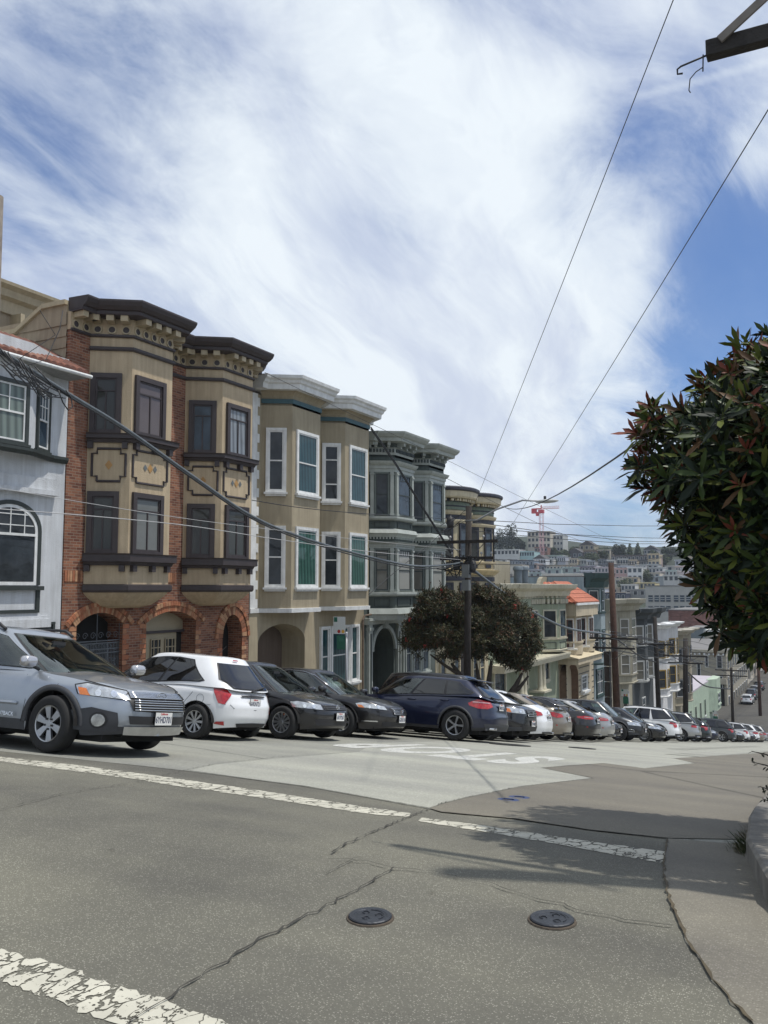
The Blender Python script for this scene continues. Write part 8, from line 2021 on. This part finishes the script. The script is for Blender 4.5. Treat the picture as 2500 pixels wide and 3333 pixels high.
def sky():
    w=bpy.data.worlds.new('World');scene.world=w;w.use_nodes=True;nt=w.node_tree;L=nt.links.new;bg=nt.nodes['Background']
    sk=_n(nt,'ShaderNodeTexSky');sk.sky_type='NISHITA';sk.sun_disc=False;sk.sun_elevation=SEL;sk.sun_rotation=PI/2-SAZ;sk.air_density=1.;sk.dust_density=.6;sk.ozone_density=1.5
    tc=_n(nt,'ShaderNodeTexCoord');V=tc.outputs['Generated']
    sx=_n(nt,'ShaderNodeSeparateXYZ');L(V,sx.inputs[0])
    zz=_n(nt,'ShaderNodeMath',operation='MAXIMUM');L(sx.outputs[2],zz.inputs[0]);zz.inputs[1].default_value=0.
    za=_n(nt,'ShaderNodeMath',operation='ADD');L(zz.outputs[0],za.inputs[0]);za.inputs[1].default_value=.22
    dx=_n(nt,'ShaderNodeMath',operation='DIVIDE');L(sx.outputs[0],dx.inputs[0]);L(za.outputs[0],dx.inputs[1])
    dy=_n(nt,'ShaderNodeMath',operation='DIVIDE');L(sx.outputs[1],dy.inputs[0]);L(za.outputs[0],dy.inputs[1])
    cb=_n(nt,'ShaderNodeCombineXYZ');L(dx.outputs[0],cb.inputs[0]);L(dy.outputs[0],cb.inputs[1])
    mp=_n(nt,'ShaderNodeMapping');mp.inputs['Rotation'].default_value=(0,0,R(-20));mp.inputs['Scale'].default_value=(1.15,.62,1);mp.inputs['Location'].default_value=(.6,.3,0);L(cb.outputs[0],mp.inputs['Vector'])
    n0=_n(nt,'ShaderNodeTexNoise',Scale=1.2,Detail=3.);L(mp.outputs[0],n0.inputs['Vector']);wv=_n(nt,'ShaderNodeMix',data_type='RGBA',blend_type='ADD');wv.inputs[0].default_value=.5;L(mp.outputs[0],wv.inputs[6]);L(n0.outputs['Color'],wv.inputs[7])
    n1=_n(nt,'ShaderNodeTexNoise',Scale=1.35,Detail=12.,Roughness=.6);L(wv.outputs[2],n1.inputs['Vector'])
    n2=_n(nt,'ShaderNodeTexNoise',Scale=3.4,Detail=12.,Roughness=.66,Distortion=.6);L(wv.outputs[2],n2.inputs['Vector'])
    s=_n(nt,'ShaderNodeMath',operation='MULTIPLY_ADD');L(n2.outputs['Fac'],s.inputs[0]);s.inputs[1].default_value=.62;L(n1.outputs['Fac'],s.inputs[2])
    cur=s.outputs[0]
    # broad cloud banks and clearings, each a direction in the sky with a width
    for px,py,wd,amt in BLOBS:
        d=Vector(ray(px,py)).normalized()
        dt=_n(nt,'ShaderNodeVectorMath',operation='DOT_PRODUCT');L(V,dt.inputs[0]);dt.inputs[1].default_value=d
        mr=_n(nt,'ShaderNodeMapRange',interpolation_type='SMOOTHSTEP');L(dt.outputs['Value'],mr.inputs[0]);mr.inputs[1].default_value=math.cos(wd/F);mr.inputs[2].default_value=1.;mr.inputs[3].default_value=0;mr.inputs[4].default_value=amt
        a=_n(nt,'ShaderNodeMath',operation='ADD');L(cur,a.inputs[0]);L(mr.outputs[0],a.inputs[1]);cur=a.outputs[0]
    cr=_n(nt,'ShaderNodeValToRGB');L(cur,cr.inputs['Fac']);cr.color_ramp.interpolation='B_SPLINE';e=cr.color_ramp.elements;e[0].position=.54;e[0].color=(.03,.03,.03,1);e[1].position=.98;e[1].color=(1,1,1,1);q=e.new(.68);q.color=(.45,.45,.45,1);q=e.new(.82);q.color=(.82,.82,.82,1)
    skm=_n(nt,'ShaderNodeMix',data_type='RGBA',blend_type='MULTIPLY');skm.inputs[0].default_value=1;L(sk.outputs[0],skm.inputs[6]);skm.inputs[7].default_value=SKYT
    # cloud colour: whiter where thick, lilac where thin and high
    n3=_n(nt,'ShaderNodeTexNoise',Scale=2.1,Detail=10.,Roughness=.6);mp3=_n(nt,'ShaderNodeMapping');mp3.inputs['Scale'].default_value=(1.5,.55,1);mp3.inputs['Rotation'].default_value=(0,0,R(25));L(wv.outputs[2],mp3.inputs['Vector']);L(mp3.outputs[0],n3.inputs['Vector'])
    r3=_n(nt,'ShaderNodeMapRange',interpolation_type='SMOOTHSTEP');L(n3.outputs['Fac'],r3.inputs[0]);r3.inputs[1].default_value=.34;r3.inputs[2].default_value=.64
    m3=_n(nt,'ShaderNodeMath',operation='MULTIPLY_ADD');L(r3.outputs[0],m3.inputs[0]);m3.inputs[1].default_value=.75;m3.inputs[2].default_value=.0
    m4=_n(nt,'ShaderNodeMath',operation='MULTIPLY_ADD');L(cr.outputs['Color'],m4.inputs[0]);m4.inputs[1].default_value=.42;L(m3.outputs[0],m4.inputs[2]);m4.use_clamp=True
    cc=_n(nt,'ShaderNodeMix',data_type='RGBA');L(m4.outputs[0],cc.inputs[0]);cc.inputs[6].default_value=C_THIN;cc.inputs[7].default_value=C_THICK
    mx=_n(nt,'ShaderNodeMix',data_type='RGBA');L(cr.outputs['Color'],mx.inputs[0]);L(skm.outputs[2],mx.inputs[6]);L(cc.outputs[2],mx.inputs[7])
    out=mx.outputs[2]
    for a_,b_,wd,amt in (((2130,300),(2560,185),20,.28),((1290,480),(1800,385),26,.22)):
        A=Vector(ray(*a_)).normalized();B=Vector(ray(*b_)).normalized();N=A.cross(B).normalized();M_=(A+B).normalized()
        d1=_n(nt,'ShaderNodeVectorMath',operation='DOT_PRODUCT');L(V,d1.inputs[0]);d1.inputs[1].default_value=N
        nz=_n(nt,'ShaderNodeMath',operation='MULTIPLY_ADD');L(n2.outputs['Fac'],nz.inputs[0]);nz.inputs[1].default_value=.006;nz.inputs[2].default_value=-.003
        ad=_n(nt,'ShaderNodeMath',operation='ADD');L(d1.outputs['Value'],ad.inputs[0]);L(nz.outputs[0],ad.inputs[1])
        ab=_n(nt,'ShaderNodeMath',operation='ABSOLUTE');L(ad.outputs[0],ab.inputs[0]);q1=_n(nt,'ShaderNodeMapRange',interpolation_type='SMOOTHSTEP');L(ab.outputs[0],q1.inputs[0]);q1.inputs[1].default_value=0;q1.inputs[2].default_value=wd/F;q1.inputs[3].default_value=amt;q1.inputs[4].default_value=0
        d2=_n(nt,'ShaderNodeVectorMath',operation='DOT_PRODUCT');L(V,d2.inputs[0]);d2.inputs[1].default_value=M_;q2=_n(nt,'ShaderNodeMapRange',interpolation_type='SMOOTHSTEP');L(d2.outputs['Value'],q2.inputs[0]);q2.inputs[1].default_value=A.dot(M_)-.004;q2.inputs[2].default_value=lerp(A.dot(M_),1,.5)
        pr=_n(nt,'ShaderNodeMath',operation='MULTIPLY');L(q1.outputs[0],pr.inputs[0]);L(q2.outputs[0],pr.inputs[1]);mm=_n(nt,'ShaderNodeMix',data_type='RGBA');L(pr.outputs[0],mm.inputs[0]);L(out,mm.inputs[6]);mm.inputs[7].default_value=C_THICK;out=mm.outputs[2]
    L(out,bg.inputs['Color']);bg.inputs['Strength'].default_value=.1
SKYT=(.55,.8,1.15,1);C_THIN=(4.6,5.3,7.3,1);C_THICK=(8.7,9.4,10.0,1)
BLOBS=[(2480,1020,430,-.36),(2080,1320,300,-.17),(2200,650,480,-.10),(2250,330,300,-.07),(1900,560,220,-.07),(200,120,520,-.13),(60,560,300,-.08),(1350,560,260,-.08),(500,1100,250,-.06),(1250,950,900,.17),(700,700,500,.08),(1450,1400,650,.26),(1950,1650,260,-.16),(700,1150,350,-.06),(1600,250,300,.08),(1750,1900,500,.05)]
def light():
    l=bpy.data.lights.new('sun','SUN');l.energy=3.7;l.angle=R(.7);l.color=(1,.955,.88);o=bpy.data.objects.new('sun',l);C.objects.link(o)
    d=Vector((math.cos(SAZ)*math.cos(SEL),math.sin(SAZ)*math.cos(SEL),math.sin(SEL)));o.rotation_euler=d.to_track_quat('Z','Y').to_euler();o.location=(0,0,40)
def camera():
    cam=bpy.data.cameras.new('camera');co=bpy.data.objects.new('camera',cam);C.objects.link(co);scene.camera=co
    co.location=(0,0,CZ);co.rotation_euler=(R(95),0,PH);cam.sensor_fit='VERTICAL';cam.sensor_height=24;cam.lens=24*F/3333;cam.clip_end=4000;cam.clip_start=.05
    vs=scene.view_settings;vs.view_transform='Standard';vs.look='None';vs.gamma=1;vs.exposure=0
def haze():
    mb=MB();mb.box((-900,-59,-19.5),(890,1395,85));m=bpy.data.materials.new('haze_air');m.use_nodes=True;nt=m.node_tree;nt.nodes.remove(nt.nodes['Principled BSDF']);v=_n(nt,'ShaderNodeVolumePrincipled');v.inputs['Color'].default_value=(.8,.88,1,1);v.inputs['Density'].default_value=.00022;v.inputs['Anisotropy'].default_value=.3;nt.links.new(v.outputs[0],nt.nodes['Material Output'].inputs['Volume'])
    o=mb.build('haze',m,None);o['kind']='stuff'
cars();brick_house();white_house();beige_house();grey_house();cream_round_house();row_houses();city();street_tree();near_tree();far_trees();poles();signs();ground();sky();light();camera();haze()
